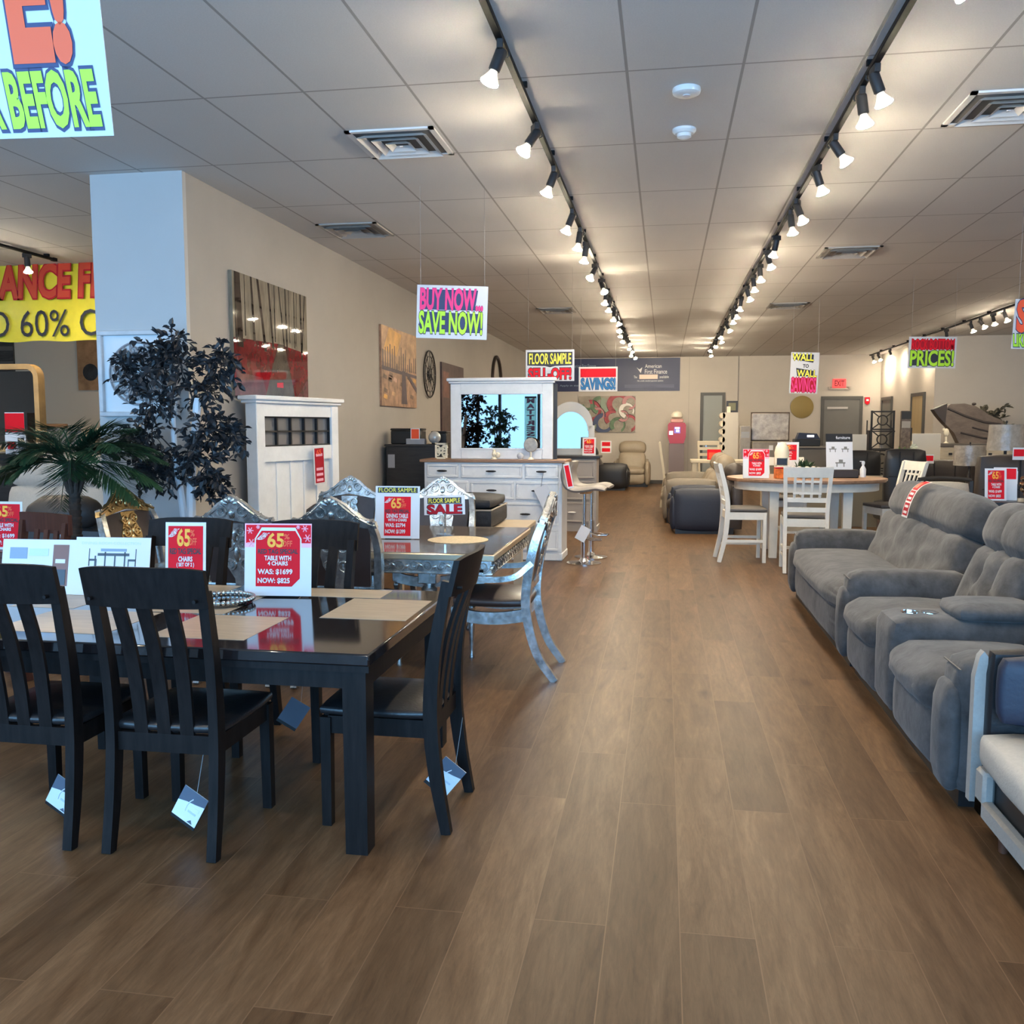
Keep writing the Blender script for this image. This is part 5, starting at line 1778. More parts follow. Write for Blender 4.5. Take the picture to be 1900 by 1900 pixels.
t = thing('shell_disc', 'grey round shell disc on a stand at the right of the white dresser', 'ornament', (-1.56, 10.6, 1.186))
MB().lathe([(0, 0.02), (0.04, 0.015), (0.075, 0.012), (0.085, 0.0), (0.075, -0.012), (0, -0.02)], (0, 0, 0.17), 22, 0, 'Y').build('disc', mat('shell_grey', (0.36, 0.34, 0.3), 0.4, noise=(20, 0.3)), t)
MB().lathe([(0, 0), (0.035, 0), (0.03, 0.015), (0.01, 0.03), (0.012, 0.09), (0, 0.09)], n=14).build('stand', M_IVORY, t)
t = thing('glass_ball_ornament', 'small clear round ornament beside the shell disc on the dresser', 'ornament', (-1.68, 10.58, 1.186))
MB().ell((0, 0, 0.04), (0.04, 0.04, 0.04), 14, 10).build('ball', mat('frosted_glass', (0.6, 0.6, 0.62), 0.15), t)
MB().lathe([(0.0, 0), (0.025, 0), (0.015, 0.012), (0, 0.012)], n=12).build('foot', M_IVORY, t)
t = thing('drawer_tag', 'tilted white card hanging by a string from the dresser right drawer pull', 'tag', (-1.36, 10.40, 0.76))
MB(Matrix.Rotation(-0.45, 4, 'Y')).box(-0.085, 0.085, -0.002, 0.002, -0.13, 0.13, bev=0.001).build('card', M_PAPER, t)
MB().tube([(-0.05, 0, 0.11), (-0.04, 0.02, 0.2), (-0.025, 0.03, 0.29)], 0.0025, 5).build('string', M_INK, t)

# white panelled headboard by the left wall
hb = thing('headboard', 'tall white panelled headboard with a small-paned glass band, by the left wall', 'headboard', (-3.29, 7.76, 0), PI / 2 - 0.24)
L = 1.2
b = MB()
b.box(-L / 2, -L / 2 + 0.11, -0.06, 0.06, 0, 1.77, bev=0.006).box(L / 2 - 0.11, L / 2, -0.06, 0.06, 0, 1.77, bev=0.006)
b.box(-L / 2 + 0.11, L / 2 - 0.11, -0.05, 0.05, 1.66, 1.77).box(-L / 2 + 0.11, L / 2 - 0.11, -0.05, 0.05, 1.27, 1.4).box(-L / 2 + 0.11, L / 2 - 0.11, -0.05, 0.05, 0.25, 0.4)
b.box(-L / 2 - 0.03, L / 2 + 0.03, -0.08, 0.08, 1.77, 1.795, bev=0.006).box(-L / 2 - 0.05, L / 2 + 0.05, -0.1, 0.1, 1.795, 1.835, bev=0.008)
b.build('frame', M_WD, hb)
b = MB().box(-L / 2 + 0.11, L / 2 - 0.11, -0.02, 0.02, 0.4, 1.27)
for k in range(1, 5):
    x = -L / 2 + 0.11 + (L - 0.22) * k / 5
    b.box(x - 0.02, x + 0.02, -0.03, -0.02, 0.4, 1.27, bev=0.004)
b.build('plank_panel', M_WD, hb)
b = MB()
for k in range(6):
    x = -L / 2 + 0.11 + (L - 0.22) * k / 5
    b.box(x - 0.008, x + 0.008, -0.035, 0.035, 1.4, 1.66)
for z in (1.405, 1.53, 1.655):
    b.box(-L / 2 + 0.11, L / 2 - 0.11, -0.035, 0.035, z - 0.008, z + 0.008)
b.build('glazing_bars', M_IRON, hb)
MB().box(-L / 2 + 0.11, L / 2 - 0.11, -0.008, 0.008, 1.4, 1.66).build('glass_band', mat('grey_mirror_glass', (0.34, 0.34, 0.35), 0.12, 0.6), hb)
t = thing('headboard_tag', 'red and white price strip hanging down the white headboard', 'tag', (-3.145, 7.96, 1.2), PI / 2 - 0.24)
b = MB(Matrix.Rotation(-0.04, 4, 'Y')).box(-0.085, 0.085, -0.002, 0, -0.16, 0.19, 0).box(-0.07, 0.07, -0.003, -0.001, -0.145, 0.175, 5)
for z in (-0.13, -0.08, -0.03, 0.1):
    b.box(-0.05, 0.05, -0.004, -0.002, z, z + 0.025, 4)
b.text('65', -0.04, 0.03, 0.12, 0.16, -0.005, 7, 0.03)
b.build('printed_strip', CARD_M, t)
t = thing('brown_settee', 'brown upholstered settee with a sloping back, between the silver table and the headboard', 'sofa', (-2.84, 7.45, 0), 0.0)
BV = mat('brown_velvet', (0.075, 0.055, 0.045), 0.7, noise=(20, 0.2))
MB().cush(-0.24, 0.24, -0.05, 0.1, 0.3, 0.99, 0.05, 0.02, 8, fn=lambda q, u, v, w: Vector((q.x, q.y, q.z - (0.12 * (0.5 - 0.5 * u) if w > 0 else 0)))).build('backrest', BV, t)
MB().cush(-0.24, 0.24, 0.1, 0.42, 0.18, 0.46, 0.05, 0.02, 6).build('seat', BV, t)
for sx in (-1, 1):
    for sy in (0.0, 0.38):
        MB().box(sx * 0.19 - 0.02, sx * 0.19 + 0.02, sy - 0.02, sy + 0.02, 0, 0.32 if sy < 0.1 else 0.2).build('leg', M_BLACK, t)

# dark chest by the left wall with boxes on it
M_ESP = mat('espresso_wood', (0.022, 0.02, 0.02), 0.4, noise=(5, 0.3), stretch=(1, 1, 6))
ch = thing('chest', 'tall espresso chest by the left wall, left of the white dresser', 'chest', (-3.14, 11.4, 0))
MB().box(-0.36, 0.36, -0.26, 0.26, 0.05, 1.32).box(-0.34, 0.34, -0.24, 0.24, 0, 0.05).build('body', M_ESP, ch)
MB().box(-0.38, 0.38, -0.28, 0.28, 1.32, 1.35, bev=0.004).build('top', M_ESP, ch)
MB().box(-0.34, -0.25, -0.263, -0.26, 1.05, 1.22).build('paper_label', mat('label_grey', (0.3, 0.3, 0.32), 0.5), ch)
t = thing('jewellery_case', 'black case with a lid standing on the espresso chest', 'box', (-3.28, 11.4, 1.3505))
MB().box(-0.2, 0.2, -0.13, 0.13, 0, 0.17, bev=0.01).build('body', M_BLACK, t)
MB().box(-0.205, 0.205, -0.135, 0.135, 0.172, 0.2, bev=0.01).build('lid', M_BLACK, t)
t = thing('paper_stack', 'small grey stack with an orange price flag on the espresso chest', 'box', (-3.12, 11.2, 1.3505))
MB().box(-0.12, 0.12, -0.05, 0.05, 0, 0.07).build('stack', mat('label_grey', (0.3, 0.3, 0.32), 0.5), t)
MB().box(-0.06, 0.06, -0.053, -0.05, 0.06, 0.2, 0).box(-0.05, 0.05, -0.055, -0.052, 0.07, 0.19, 1).build('price_flag', [M_PAPER, M_ORANGE], t)
t = thing('glass_globe', 'clear glass globe ornament on the espresso chest', 'ornament', (-2.89, 11.24, 1.3505))
MB().ell((0, 0, 0.085), (0.08, 0.08, 0.08), 16, 12).build('globe', mat('pale_glass', (0.55, 0.55, 0.53), 0.06, 0.3), t)
MB().lathe([(0, 0), (0.05, 0), (0.03, 0.015), (0, 0.015)], n=14).build('foot', M_BLACK, t)
t = thing('jewellery_case', 'plain black cube case at the right end of the espresso chest', 'box', (-2.87, 11.5, 1.3505))
MB().box(-0.1, 0.1, -0.12, 0.12, 0, 0.14, bev=0.008).build('body', M_BLACK, t)
MB().box(-0.105, 0.105, -0.125, 0.125, 0.142, 0.165, bev=0.008).build('lid', M_BLACK, t)

# second dresser and arched mirror behind
d2 = thing('dresser', 'small grey-white dresser with a dark brown top behind the bar stools', 'dresser', (-1.36, 13.8, 0))
MB().box(-0.36, 0.36, -0.24, 0.24, 0.06, 1.1).box(-0.38, 0.38, -0.25, 0.25, 0, 0.08).build('body', mat('greige_wood', (0.33, 0.30, 0.28), 0.5), d2)
MB().box(-0.41, 0.41, -0.28, 0.26, 1.1, 1.14, bev=0.006).build('top', M_ESP, d2)
for z0, z1 in ((.8, 1.07), (.48, .76), (.14, .44)):
    drawer(d2, -0.33, 0.33, z0, z1, -0.24, mat('greige_wood', (0.33, 0.3, 0.28), 0.5), iron=M_WHITE)
t = thing('arched_mirror', 'pale mirror with an arched top on the dresser behind the bar stools', 'mirror', (-1.42, 13.85, 1.141), 0.15)
b = MB()
wv, hv = 0.36, 0.5
outer = [(-wv, 0), (wv, 0), (wv, 0.42), (0.30, 0.5), (0.26, 0.85), (-0.3, 0.85), (-wv, 0.6)]
arcp = [(0.26 * math.cos(a), 0.36 + 0.3 * math.sin(a)) for a in [k * PI / 14 for k in range(15)]]
b.box(-wv, -0.27, -0.03, 0.0, 0, 0.62).box(0.27, wv, -0.03, 0.0, 0, 0.45, bev=0.004).box(-0.27, 0.27, -0.03, 0, 0, 0.1)
for i in range(14):
    (xa, za), (xb, zb) = arcp[i], arcp[i + 1]
    k = 1.0
    b.prism([(xa, za), (xb, zb), (xb * 1.28, zb + 0.09 + 0.06 * math.sin(PI * (i + 1) / 14)), (xa * 1.28, za + 0.09 + 0.06 * math.sin(PI * i / 14))], -0.03, 0.0)
b.build('frame', mat('champagne_frame', (0.46, 0.42, 0.36), 0.4, 0.2), t)
MB().prism([(-0.27, 0.08), (0.27, 0.08)] + [(0.27 * math.cos(a), 0.36 + 0.31 * math.sin(a)) for a in [k * PI / 14 for k in range(15)]], -0.012, -0.006).build('mirror_glass', MATS['mirror_silver'], t)
card('red price sign standing on the small dresser behind the bar stools', (-1.12, 13.62, 1.141), 0.0, 0.2, 0.27, ROWS3, red=(0.12, 0.88, 0.12, 0.92))

# bar stools
M_STOOLG = mat('grey_stool_leather', (0.26, 0.24, 0.225), 0.5, bump=(60, 0.1))


def stool():
    t = thing('bar_stool', 'x', 'bar stool')
    prof = spline([(-0.235, 0.3), (-0.25, 0.2), (-0.215, 0.07), (-0.12, 0.02), (0.02, 0.02), (0.15, 0.035), (0.24, 0.02)], 5)
    prof = spline([(-0.2, 0.32), (-0.235, 0.2), (-0.205, 0.07), (-0.12, 0.015), (0.02, 0.02), (0.14, 0.04), (0.245, 0.025)] and [(0, -0.2, 0.32), (0, -0.235, 0.2), (0, -0.205, 0.07), (0, -0.12, 0.015), (0, 0.02, 0.02), (0, 0.14, 0.04), (0, 0.245, 0.02)], 5)
    b = MB(Matrix.Translation((0, 0, 0.84)))
    n = len(prof)
    vs = []
    for i, p in enumerate(prof):
        tn = (prof[min(i + 1, n - 1)] - prof[max(i - 1, 0)]).normalized()
        nr = Vector((0, -tn.z, tn.y))
        e = min(i, n - 1 - i)
        th = 0.032 * min(1, 0.5 + 0.25 * e)
        wd_ = 0.2 if i > 8 else 0.185
        for k in range(12):
            a = 2 * PI * k / 12
            cx, cn = math.cos(a), math.sin(a)
            cx = math.copysign(abs(cx) ** 0.5, cx)
            vs.append(p + Vector((wd_ * cx, 0, 0)) + nr * th * cn)
    b.add(vs, b.ring_faces(n, 12))
    b.build('seat', M_STOOLG, t)
    MB().cyl((0, 0, 0.42), (0, 0, 0.83), 0.02, n=14).cyl((0, 0, 0.81), (0, 0, 0.84), 0.08, 0.1, 16).build('gas_lift', M_CHROME, t)
    MB().cyl((0, 0, 0.02), (0, 0, 0.45), 0.034, n=16).build('column', M_CHROME, t)
    MB().lathe([(0, 0), (0.2, 0), (0.2, 0.012), (0.06, 0.03), (0.036, 0.07), (0, 0.07)], n=30).build('base', M_CHROME, t)
    MB().tube([(0.035, 0.0, 0.3), (0.1, 0.1, 0.28), (0.07, 0.2, 0.28), (-0.07, 0.2, 0.28), (-0.1, 0.1, 0.28), (-0.035, 0, 0.3)], 0.009, 8).build('footrest', M_CHROME, t)
    return t


st = stool()
place(st, (-0.90, 10.35, 0), -PI / 2)
st['label'] = 'grey padded chrome bar stool nearer us, right of the white dresser'
st['group'] = 'grey bar stools'
dup(st, 'grey padded chrome bar stool further back, right of the white dresser', (-0.86, 10.85, 0), -PI / 2 - 0.1, 'grey bar stools')
t = thing('hang_tag', 'white bag-like tag hanging on the nearer bar stool column', 'tag', (-0.905, 10.26, 0.36), 0.1)
MB(Matrix.Rotation(0.5, 4, 'Y')).box(-0.06, 0.06, -0.003, 0.003, -0.09, 0.08).build('card', M_PAPER, t)
MB().tube([(0.04, 0, 0.07), (0.01, 0.05, 0.2)], 0.002, 5).build('string', M_WIRE, t)
t = thing('stool_tag', 'red and white flag tied to the bar stool backs', 'tag', (-1.06, 10.14, 1.0), 0.2)
MB(Matrix.Rotation(-0.2, 4, 'Y')).box(-0.035, 0.035, -0.002, 0, -0.12, 0.16, 0).box(-0.025, 0.025, -0.003, -0.001, -0.1, 0.14, 1).build('printed_strip', [M_PAPER, M_RED], t)

# recliners at the far end of the aisle
sofa('recliner', 'beige leather recliner facing us at the far end of the aisle', 'recliner', (-0.86, 24.35, 0), PI, 0.98, [(-0.345, 0.345)], M_BEIGEL, d=0.95, top=1.2, armh=0.66, armw=0.15, n=7)
sofa('recliner', 'black leather recliner facing the aisle in front of the beige recliner', 'recliner', (-1.38, 22.9, 0), -PI / 2, 0.95, [(-0.3, 0.3)], M_BLKL, d=0.98, top=1.1, armh=0.64, armw=0.17, n=7, lean=0.4)
t = tag(MB().box(-0.13, 0.13, -0.003, 0, 0, 0.3, 0).box(-0.1, 0.1, -0.004, -0.001, 0.17, 0.27, 1).box(-0.1, 0.1, -0.004, -0.001, 0.03, 0.12, 1).build('price_sign', CARD_M), 'small red price sign propped on the seat back between the far recliners', 'sign')
place(t, (-1.42, 22.35, 0.93), 0.0)
sofa('recliner', 'navy leather recliner side-on at the right of the aisle', 'recliner', (0.60, 13.95, 0), PI / 2 + 0.05, 0.98, [(-0.26, 0.26)], M_BRNL, d=1.02, top=1.04, armh=0.66, armw=0.24, n=8, MA=M_NAVYL, lean=0.45)
sofa('reclining_sofa', 'long taupe and beige reclining sofa beyond the navy recliner', 'sofa', (0.52, 16.2, 0), PI / 2, 2.5, [(-1.0, -0.34), (-0.33, 0.33), (0.34, 1.0)], M_BEIGEL, d=1.05, top=1.12, armh=0.72, MA=M_TAUPE, n=8, lean=0.45)
# ------------------------------------------------------------------ white counter-height set
M_WCH = mat('antique_white_wood', (0.74, 0.70, 0.62), 0.5, noise=(9, 0.06))
M_GSEAT = mat('grey_brown_seat', (0.10, 0.088, 0.08), 0.6, bump=(60, 0.1))
pt = thing('counter_table', 'oval brown-topped white counter-height table right of the aisle', 'table', (1.72, 11.62, 0))
b = MB()
N = 40
pl_ = [(0.95 * math.cos(2 * PI * k / N), 0.80 * math.sin(2 * PI * k / N)) for k in range(N)]
b.prism(pl_, 0.925, 0.95, 0, 'XY')
b.prism([(x * .985, y * .985) for x, y in pl_], 0.91, 0.925, 0, 'XY')
b.build('tabletop', M_OAKTOP, pt)
b = MB()
q = [(x * .9, y * .9) for x, y in pl_]
b.prism(q, 0.81, 0.91, 0, 'XY')
b.build('apron', M_WCH, pt)
for sx in (-1, 1):
    for sy in (-1, 1):
        MB().tube([(sx * 0.42, sy * 0.42, 0), (sx * 0.42, sy * 0.42, 0.85)], 1, rect=[(0.045, 0.045), (0.055, 0.055)], side=(1, 0, 0)).build('leg', M_WCH, pt)
b = MB().box(-0.3, 0.3, -0.3, 0.3, 0.28, 0.31)
b.build('lower_shelf', M_WCH, pt)


def pub_chair():
    t = thing('counter_chair', 'x', 'chair')
    MB().cush(-0.225, 0.225, -0.2, 0.24, 0.585, 0.635, 0.02, 0.01, 6).build('seat', M_GSEAT, t)
    b = MB()
    b.box(-0.2, 0.2, 0.2, 0.225, 0.5, 0.585).box(-0.2, 0.2, -0.225, -0.2, 0.5, 0.585).box(-0.225, -0.2, -0.2, 0.21, 0.5, 0.585).box(0.2, 0.225, -0.2, 0.21, 0.5, 0.585)
    b.build('seat_frame', M_WCH, t)
    for s in (-1, 1):
        MB().box(s * 0.21 - 0.02, s * 0.21 + 0.02, 0.19, 0.23, 0, 0.585).build('leg', M_WCH, t)
        pts = spline([(s * 0.215, -0.30, 0), (s * 0.215, -0.235, 0.3), (s * 0.215, -0.215, 0.6), (s * 0.22, -0.23, 0.8), (s * 0.235, -0.315, 1.14)], 5)
        n = len(pts)
        MB().tube(pts, 1, rect=[(0.019, 0.022 + 0.006 * math.sin(PI * i / (n - 1))) for i in range(n)], side=(1, 0, 0)).build('leg', M_WCH, t)
    b = MB()
    b.box(-0.205, 0.205, 0.2, 0.22, 0.2, 0.235)
    for s in (-1, 1):
        b.tube([(s * 0.213, -0.245, 0.25), (s * 0.213, 0.205, 0.25)], 1, rect=(0.01, 0.016), side=(1, 0, 0))
        b.tube([(s * 0.213, -0.24, 0.17), (s * 0.213, 0.205, 0.17)], 1, rect=(0.01, 0.014), side=(1, 0, 0)) if s < 0 else None
    b.build('stretcher', M_WCH, t)
    # back: rails and lattice follow the lean
    def yb(z):
        return -0.228 - 0.09 * max(0, (z - 0.75) / 0.39) ** 1.2
    b = MB()
    vs, fs, N = [], [], 10
    for i in range(N + 1):
        u = i / N * 2 - 1
        bow = -0.022 * (1 - u * u)
        for z in (1.035, 1.145 + 0.008 * u * u):
            vs += [(u * 0.252, yb(z) + bow - 0.011, z), (u * 0.252, yb(z) + bow + 0.011, z)]
    for i in range(N):
        a = i * 4
        fs += [(a, a + 2, a + 6, a + 4), (a + 1, a + 5, a + 7, a + 3), (a, a + 4, a + 5, a + 1), (a + 2, a + 3, a + 7, a + 6)]
    fs += [(0, 1, 3, 2), (N * 4, N * 4 + 2, N * 4 + 3, N * 4 + 1)]
    b.add(vs, fs)
    b.build('top_rail', M_WCH, t)
    b = MB()
    b.box(-0.215, 0.215, yb(.8) - 0.01, yb(.8) + 0.01, 0.765, 0.815)
    b.box(-0.215, 0.215, yb(.68) - 0.01, yb(.68) + 0.01, 0.66, 0.71)
    b.build('lower_rail', M_WCH, t)
    b = MB()
    for x in (-0.13, -0.045, 0.045, 0.13):
        b.tube([(x, yb(.8), 0.8), (x, yb(.93) - .012, 0.93), (x, yb(1.04) - .018, 1.045)], 1, rect=(0.013, 0.007), side=(1, 0, 0))
    for z in (0.99, 0.865):
        b.tube([(-0.145, yb(z) - .01, z), (0.145, yb(z) - .01, z)], 1, rect=(0.007, 0.012), side=(0, 1, 0))
    b.build('lattice', M_WCH, t)
    return t


pc = pub_chair()
G = 'white lattice-back chairs around the counter table'
place(pc, (1.515, 10.27, 0), -0.04)
pc['label'] = 'white lattice-back counter chair with its back to us, just past the grey sofa'
pc['group'] = G
dup(pc, 'white lattice-back counter chair seen side-on at the aisle side of the oval table', (0.93, 10.94, 0), -PI / 2 + 0.06, G)
dup(pc, 'white counter chair at the right-hand end of the oval table', (2.75, 11.75, 0), PI / 2 + 0.3, G)
dup(pc, 'white counter chair mostly hidden behind the oval table', (1.65, 12.75, 0), PI, G)

TZ_ = 0.9505
card('white and pink price sign standing on the oval counter table', (1.09, 11.25, TZ_ + 0.004), 0.05, 0.31, 0.35, ROWS1, red=(0.22, 0.82, 0.08, 0.92), style=1)
card('small red and orange sale card at the back of the oval counter table', (1.58, 12.2, TZ_ + 0.003), 0.0, 0.27, 0.42, ROWS2, red=(0.1, 0.9, 0.45, 0.92), style=0, lean=0.05)
t = thing('gift_box', 'orange printed gift box beside the price sign on the oval table', 'box', (1.36, 11.28, TZ_), 0.2)
MB().box(-0.05, 0.05, -0.04, 0.04, 0, 0.12, bev=0.004).build('body', mat('orange_pack', (0.75, 0.16, 0.03), 0.4, noise=(12, 0.5)), t)
MB().box(-0.052, 0.052, -0.042, 0.042, 0.12, 0.135, bev=0.004).build('lid', M_DRED, t)
t = thing('cloche_ornament', 'white rounded lantern ornament on the oval counter table', 'ornament', (1.43, 11.62, TZ_))
MB().box(-0.07, 0.07, -0.05, 0.05, 0, 0.15, bev=0.01).build('base', M_IVORY, t)
MB().box(-0.055, 0.055, -0.055, 0.04, 0.155, 0.235).build('dark_niche', M_BLACK, t)
b = MB().lathe([(0.085, 0.235), (0.09, 0.3), (0.075, 0.37), (0.045, 0.42), (0, 0.435)], n=18)
for s in (-1, 1):
    b.box(s * 0.075 - 0.012, s * 0.075 + 0.012, -0.05, 0.05, 0.15, 0.245)
b.build('dome', M_IVORY, t)
t = thing('planter_bowl', 'cream boat-shaped bowl with a green plant on the oval counter table', 'potted plant', (1.68, 11.5, TZ_))
MB().lathe([(0.0, 0), (0.06, 0), (0.07, 0.015), (0.14, 0.06), (0.19, 0.13), (0.18, 0.13), (0.12, 0.07), (0, 0.05)], n=22).build('bowl', mat('cream_ceramic', (0.68, 0.58, 0.4), 0.4), t)
b = MB()
rp = random.Random(8)
for k in range(130):
    a, el = rp.uniform(0, 2 * PI), rp.uniform(0.1, 1.3)
    d_ = Vector((math.cos(a) * math.cos(el), math.sin(a) * math.cos(el), math.sin(el)))
    leaf(b, Vector((rp.uniform(-.08, .08), rp.uniform(-.06, .06), 0.09)) + d_ * rp.uniform(0, .06), d_, (0, 0, 1), rp.uniform(.06, .12), 0.02)
b.build('foliage', mat('dark_grass_green', (0.025, 0.06, 0.025), 0.5), t)
b = MB()
for x, y_ in ((-.13, -.05), (-.07, -.1), (.02, -.11), (.1, -.07)):
    b.ell((x, y_, 0.115), (0.035, 0.035, 0.03), 10, 7)
b.build('pebbles', mat('shell_stones', (0.7, 0.6, 0.48), 0.5), t)
t = thing('picture_easel', 'white picture board with three sketches leaning on a dark tray on the oval table', 'sign', (2.1, 11.6, TZ_), 0.12)
MB().box(-0.2, 0.22, -0.1, 0.14, 0, 0.1, bev=0.01).build('dark_tray', M_BRNL, t)
T = Matrix.Translation((0, -0.02, 0.1)) @ Matrix.Rotation(-0.16, 4, 'X')
b = MB(T).box(-0.15, 0.17, -0.003, 0, 0, 0.34, 0)
for x, z, s in ((-.07, .25, .045), (.08, .25, .045), (.02, .08, .06)):
    b.box(x - s, x + s, -0.005, -0.003, z - s * .1, z + s * .15, 1).box(x - s * .8, x - s * .6, -0.005, -0.003, z - s * .8, z + s * .1, 1).box(x + s * .6, x + s * .8, -0.005, -0.003, z - s * .8, z + s * .1, 1).box(x - s * .3, x + s * .5, -0.005, -0.003, z + s * .15, z + s * .7, 1)
b.build('picture_board', [M_PAPER, mat('sketch_grey', (0.2, 0.2, 0.18), 0.5)], t)
b = MB(T).box(-0.15, 0.17, -0.004, 0.02, 0.345, 0.44, 0).text('furniture', -0.03, 0.14, 0.375, 0.41, -0.006, 1, 0.02)
b.build('header_board', [M_BLACK, M_PAPER], t)
t = thing('lotion_bottle', 'white pump bottle at the right of the picture board on the oval table', 'bottle', (2.42, 11.75, TZ_))
MB().lathe([(0, 0), (0.035, 0), (0.037, 0.1), (0.02, 0.13), (0.014, 0.14), (0.014, 0.16), (0, 0.16)], n=16).build('body', M_PAPER, t)
MB().lathe([(0.02, 0.16), (0.02, 0.19), (0.0, 0.2)], n=12).box(-0.04, 0.01, -0.008, 0.008, 0.19, 0.2).build('pump', M_PAPER, t)

# ------------------------------------------------------------------ rear of the shop, middle
t = thing('drink_machine', 'red and dark vending machine with a white globe top at the back wall', 'machine', (0.31, 24.7, 0))
MB().box(-0.2, 0.2, -0.2, 0.2, 0, 1.13).build('cabinet_stand', mat('machine_grey', (0.16, 0.12, 0.12), 0.4), t)
MB().prism([(-0.18, 1.13), (0.18, 1.13), (0.235, 1.3), (0.235, 1.62), (0.2, 1.68), (-0.2, 1.68), (-0.235, 1.62), (-0.235, 1.3)], -0.22, 0.2).build('red_body', mat('machine_red', (0.36, 0.025, 0.05), 0.35), t)
MB().box(-0.07, 0.09, -0.225, -0.22, 1.4, 1.57, 0).box(-0.2, -0.1, -0.225, -0.22, 1.36, 1.46, 1).box(-0.02, 0.06, -0.23, -0.22, 1.43, 1.5, 1).box(-0.05, 0.07, -0.23, -0.22, 1.52, 1.56, 1).build('screen', [mat('screen_violet', (0.12, 0.05, 0.22), 0.2, emit=((0.3, 0.2, 0.8), 0.4)), mat('screen_white', (0.9, 0.9, 0.95), 0.3, emit=((0.8, 0.85, 1), 0.7))], t)
MB().box(-0.17, 0.17, -0.18, 0.16, 1.68, 1.78, bev=0.02).build('top_tray', mat('machine_pink', (0.5, 0.25, 0.22), 0.4), t)
MB().lathe([(0.08, 1.78), (0.15, 1.83), (0.15, 1.9), (0.1, 1.97), (0.0, 2.0)], n=18).build('globe', mat('milky_plastic', (0.72, 0.66, 0.54), 0.4), t)

M_CRM = mat('cream_wood', (0.60, 0.52, 0.38), 0.5)
for k, (x, y, rz) in enumerate(((0.2, 18.1, -PI / 2), (0.95, 19.0, 0.2))):
    t = thing('kitchen_chair', ('cream spindle chair side-on by the aisle near the red machine', 'cream ladder-back chair facing us in front of the pale grey door')[k], 'chair', (x, y, 0), rz + (PI if k else 0))
    MB().box(-0.21, 0.21, -0.2, 0.22, 0.6, 0.64, bev=0.01).build('seat', mat('taupe_seat', (0.2, 0.15, 0.11), 0.6), t)
    for sx in (-1, 1):
        MB().box(sx * 0.19 - 0.02, sx * 0.19 + 0.02, 0.17, 0.21, 0, 0.6).build('leg', M_CRM, t)
        MB().tube([(sx * 0.2, -0.26, 0), (sx * 0.2, -0.2, 0.6), (sx * 0.21, -0.3, 1.27)], 1, rect=(0.02, 0.02), side=(1, 0, 0)).build('leg', M_CRM, t)
    b = MB()
    for z in (0.85, 1.0, 1.12):
        yy = -0.2 - 0.1 * (z - 0.6) / 0.67
        b.box(-0.2, 0.2, yy - 0.008, yy + 0.008, z - 0.03, z + 0.03)
    b.box(-0.22, 0.22, -0.31, -0.29, 1.19, 1.28, bev=0.006)
    b.build('back_slats', M_CRM, t)
kt = thing('kitchen_table', 'cream counter table between the cream chairs at the rear of the aisle', 'table', (1.25, 18.2, 0))
MB().box(-0.75, 0.75, -0.4, 0.4, 0.88, 0.93, bev=0.006).build('tabletop', M_CRM, kt)
for sx in (-1, 1):
    for sy in (-1, 1):
        MB().box(sx * 0.68 - 0.04, sx * 0.68 + 0.04, sy * 0.33 - 0.04, sy * 0.33 + 0.04, 0, 0.88).build('leg', M_CRM, kt)
t = tag(MB().box(-0.13, 0.13, -0.003, 0, 0, 0.2, 1).box(-0.1, 0.1, -0.005, -0.003, 0.02, 0.14, 7).build('price_sign', CARD_M), 'dark red price card on the cream counter table', 'sign')
place(t, (0.95, 18.1, 0.931), 0)
t = thing('display_shelf', 'tall white scalloped shelf unit beside the pale grey door', 'shelf', (1.62, 23.6, 0))
MB().box(-0.19, 0.19, -0.18, 0.18, 0, 1.93).build('carcass', mat('linen_white', (0.52, 0.48, 0.42), 0.6), t)
b = MB()
for k in range(9):
    b.cyl((-0.2, -0.18, 0.25 + k * 0.2), (-0.2, 0.18, 0.25 + k * 0.2), 0.075, n=14)
b.build('scalloped_side', M_CRM, t)
t = thing('standing_picture', 'dark framed picture standing on top of the tall white shelf unit', 'picture', (1.66, 23.6, 1.931))
MB().box(-0.14, 0.14, -0.02, 0.02, 0, 0.29, 0).box(-0.09, 0.09, -0.022, -0.018, 0.05, 0.24, 1).box(-0.13, -0.04, -0.05, -0.025, 0, 0.15, 2).build('frame', [M_BLACK, mat('olive_print', (0.14, 0.13, 0.07), 0.5), M_IVORY], t)
M_WRAP = mat('clear_plastic_wrap', (0.40, 0.36, 0.32), 0.22, noise=(7, 0.35), bump=(9, 0.9))
t = thing('wrapped_picture', 'large plastic-wrapped picture leaning above the wrapped boxes at the back wall', 'picture', (2.58, 23.4, 1.235))
MB().box(-0.45, 0.45, -0.03, 0.03, 0, 0.67, bev=0.02).build('wrapping', M_WRAP, t)
MB().box(-0.47, 0.47, 0.031, 0.05, -0.02, 0.7).build('dark_frame', mat('umber_frame', (0.09, 0.06, 0.04), 0.5), t)
t = thing('wrapped_box', 'grey-wrapped box under the leaning wrapped picture', 'box', (2.62, 23.2, 0))
MB().box(-0.5, 0.45, -0.2, 0.3, 0, 1.21, bev=0.02).build('carton', mat('wrapped_carton', (0.22, 0.19, 0.155), 0.35, noise=(5, 0.25), bump=(8, 0.5)), t)
MB().box(-0.1, 0.0, -0.202, -0.2, 1.0, 1.12).build('paper_label', M_PAPER, t)
t = thing('wrapped_box', 'tall grey wrapped box right beside the white shelf unit', 'box', (1.96, 23.3, 0))
MB().box(-0.13, 0.13, -0.2, 0.2, 0, 1.60, bev=0.02).build('carton', mat('wrapped_carton2', (0.27, 0.24, 0.21), 0.35, noise=(5, 0.2), bump=(8, 0.5)), t)
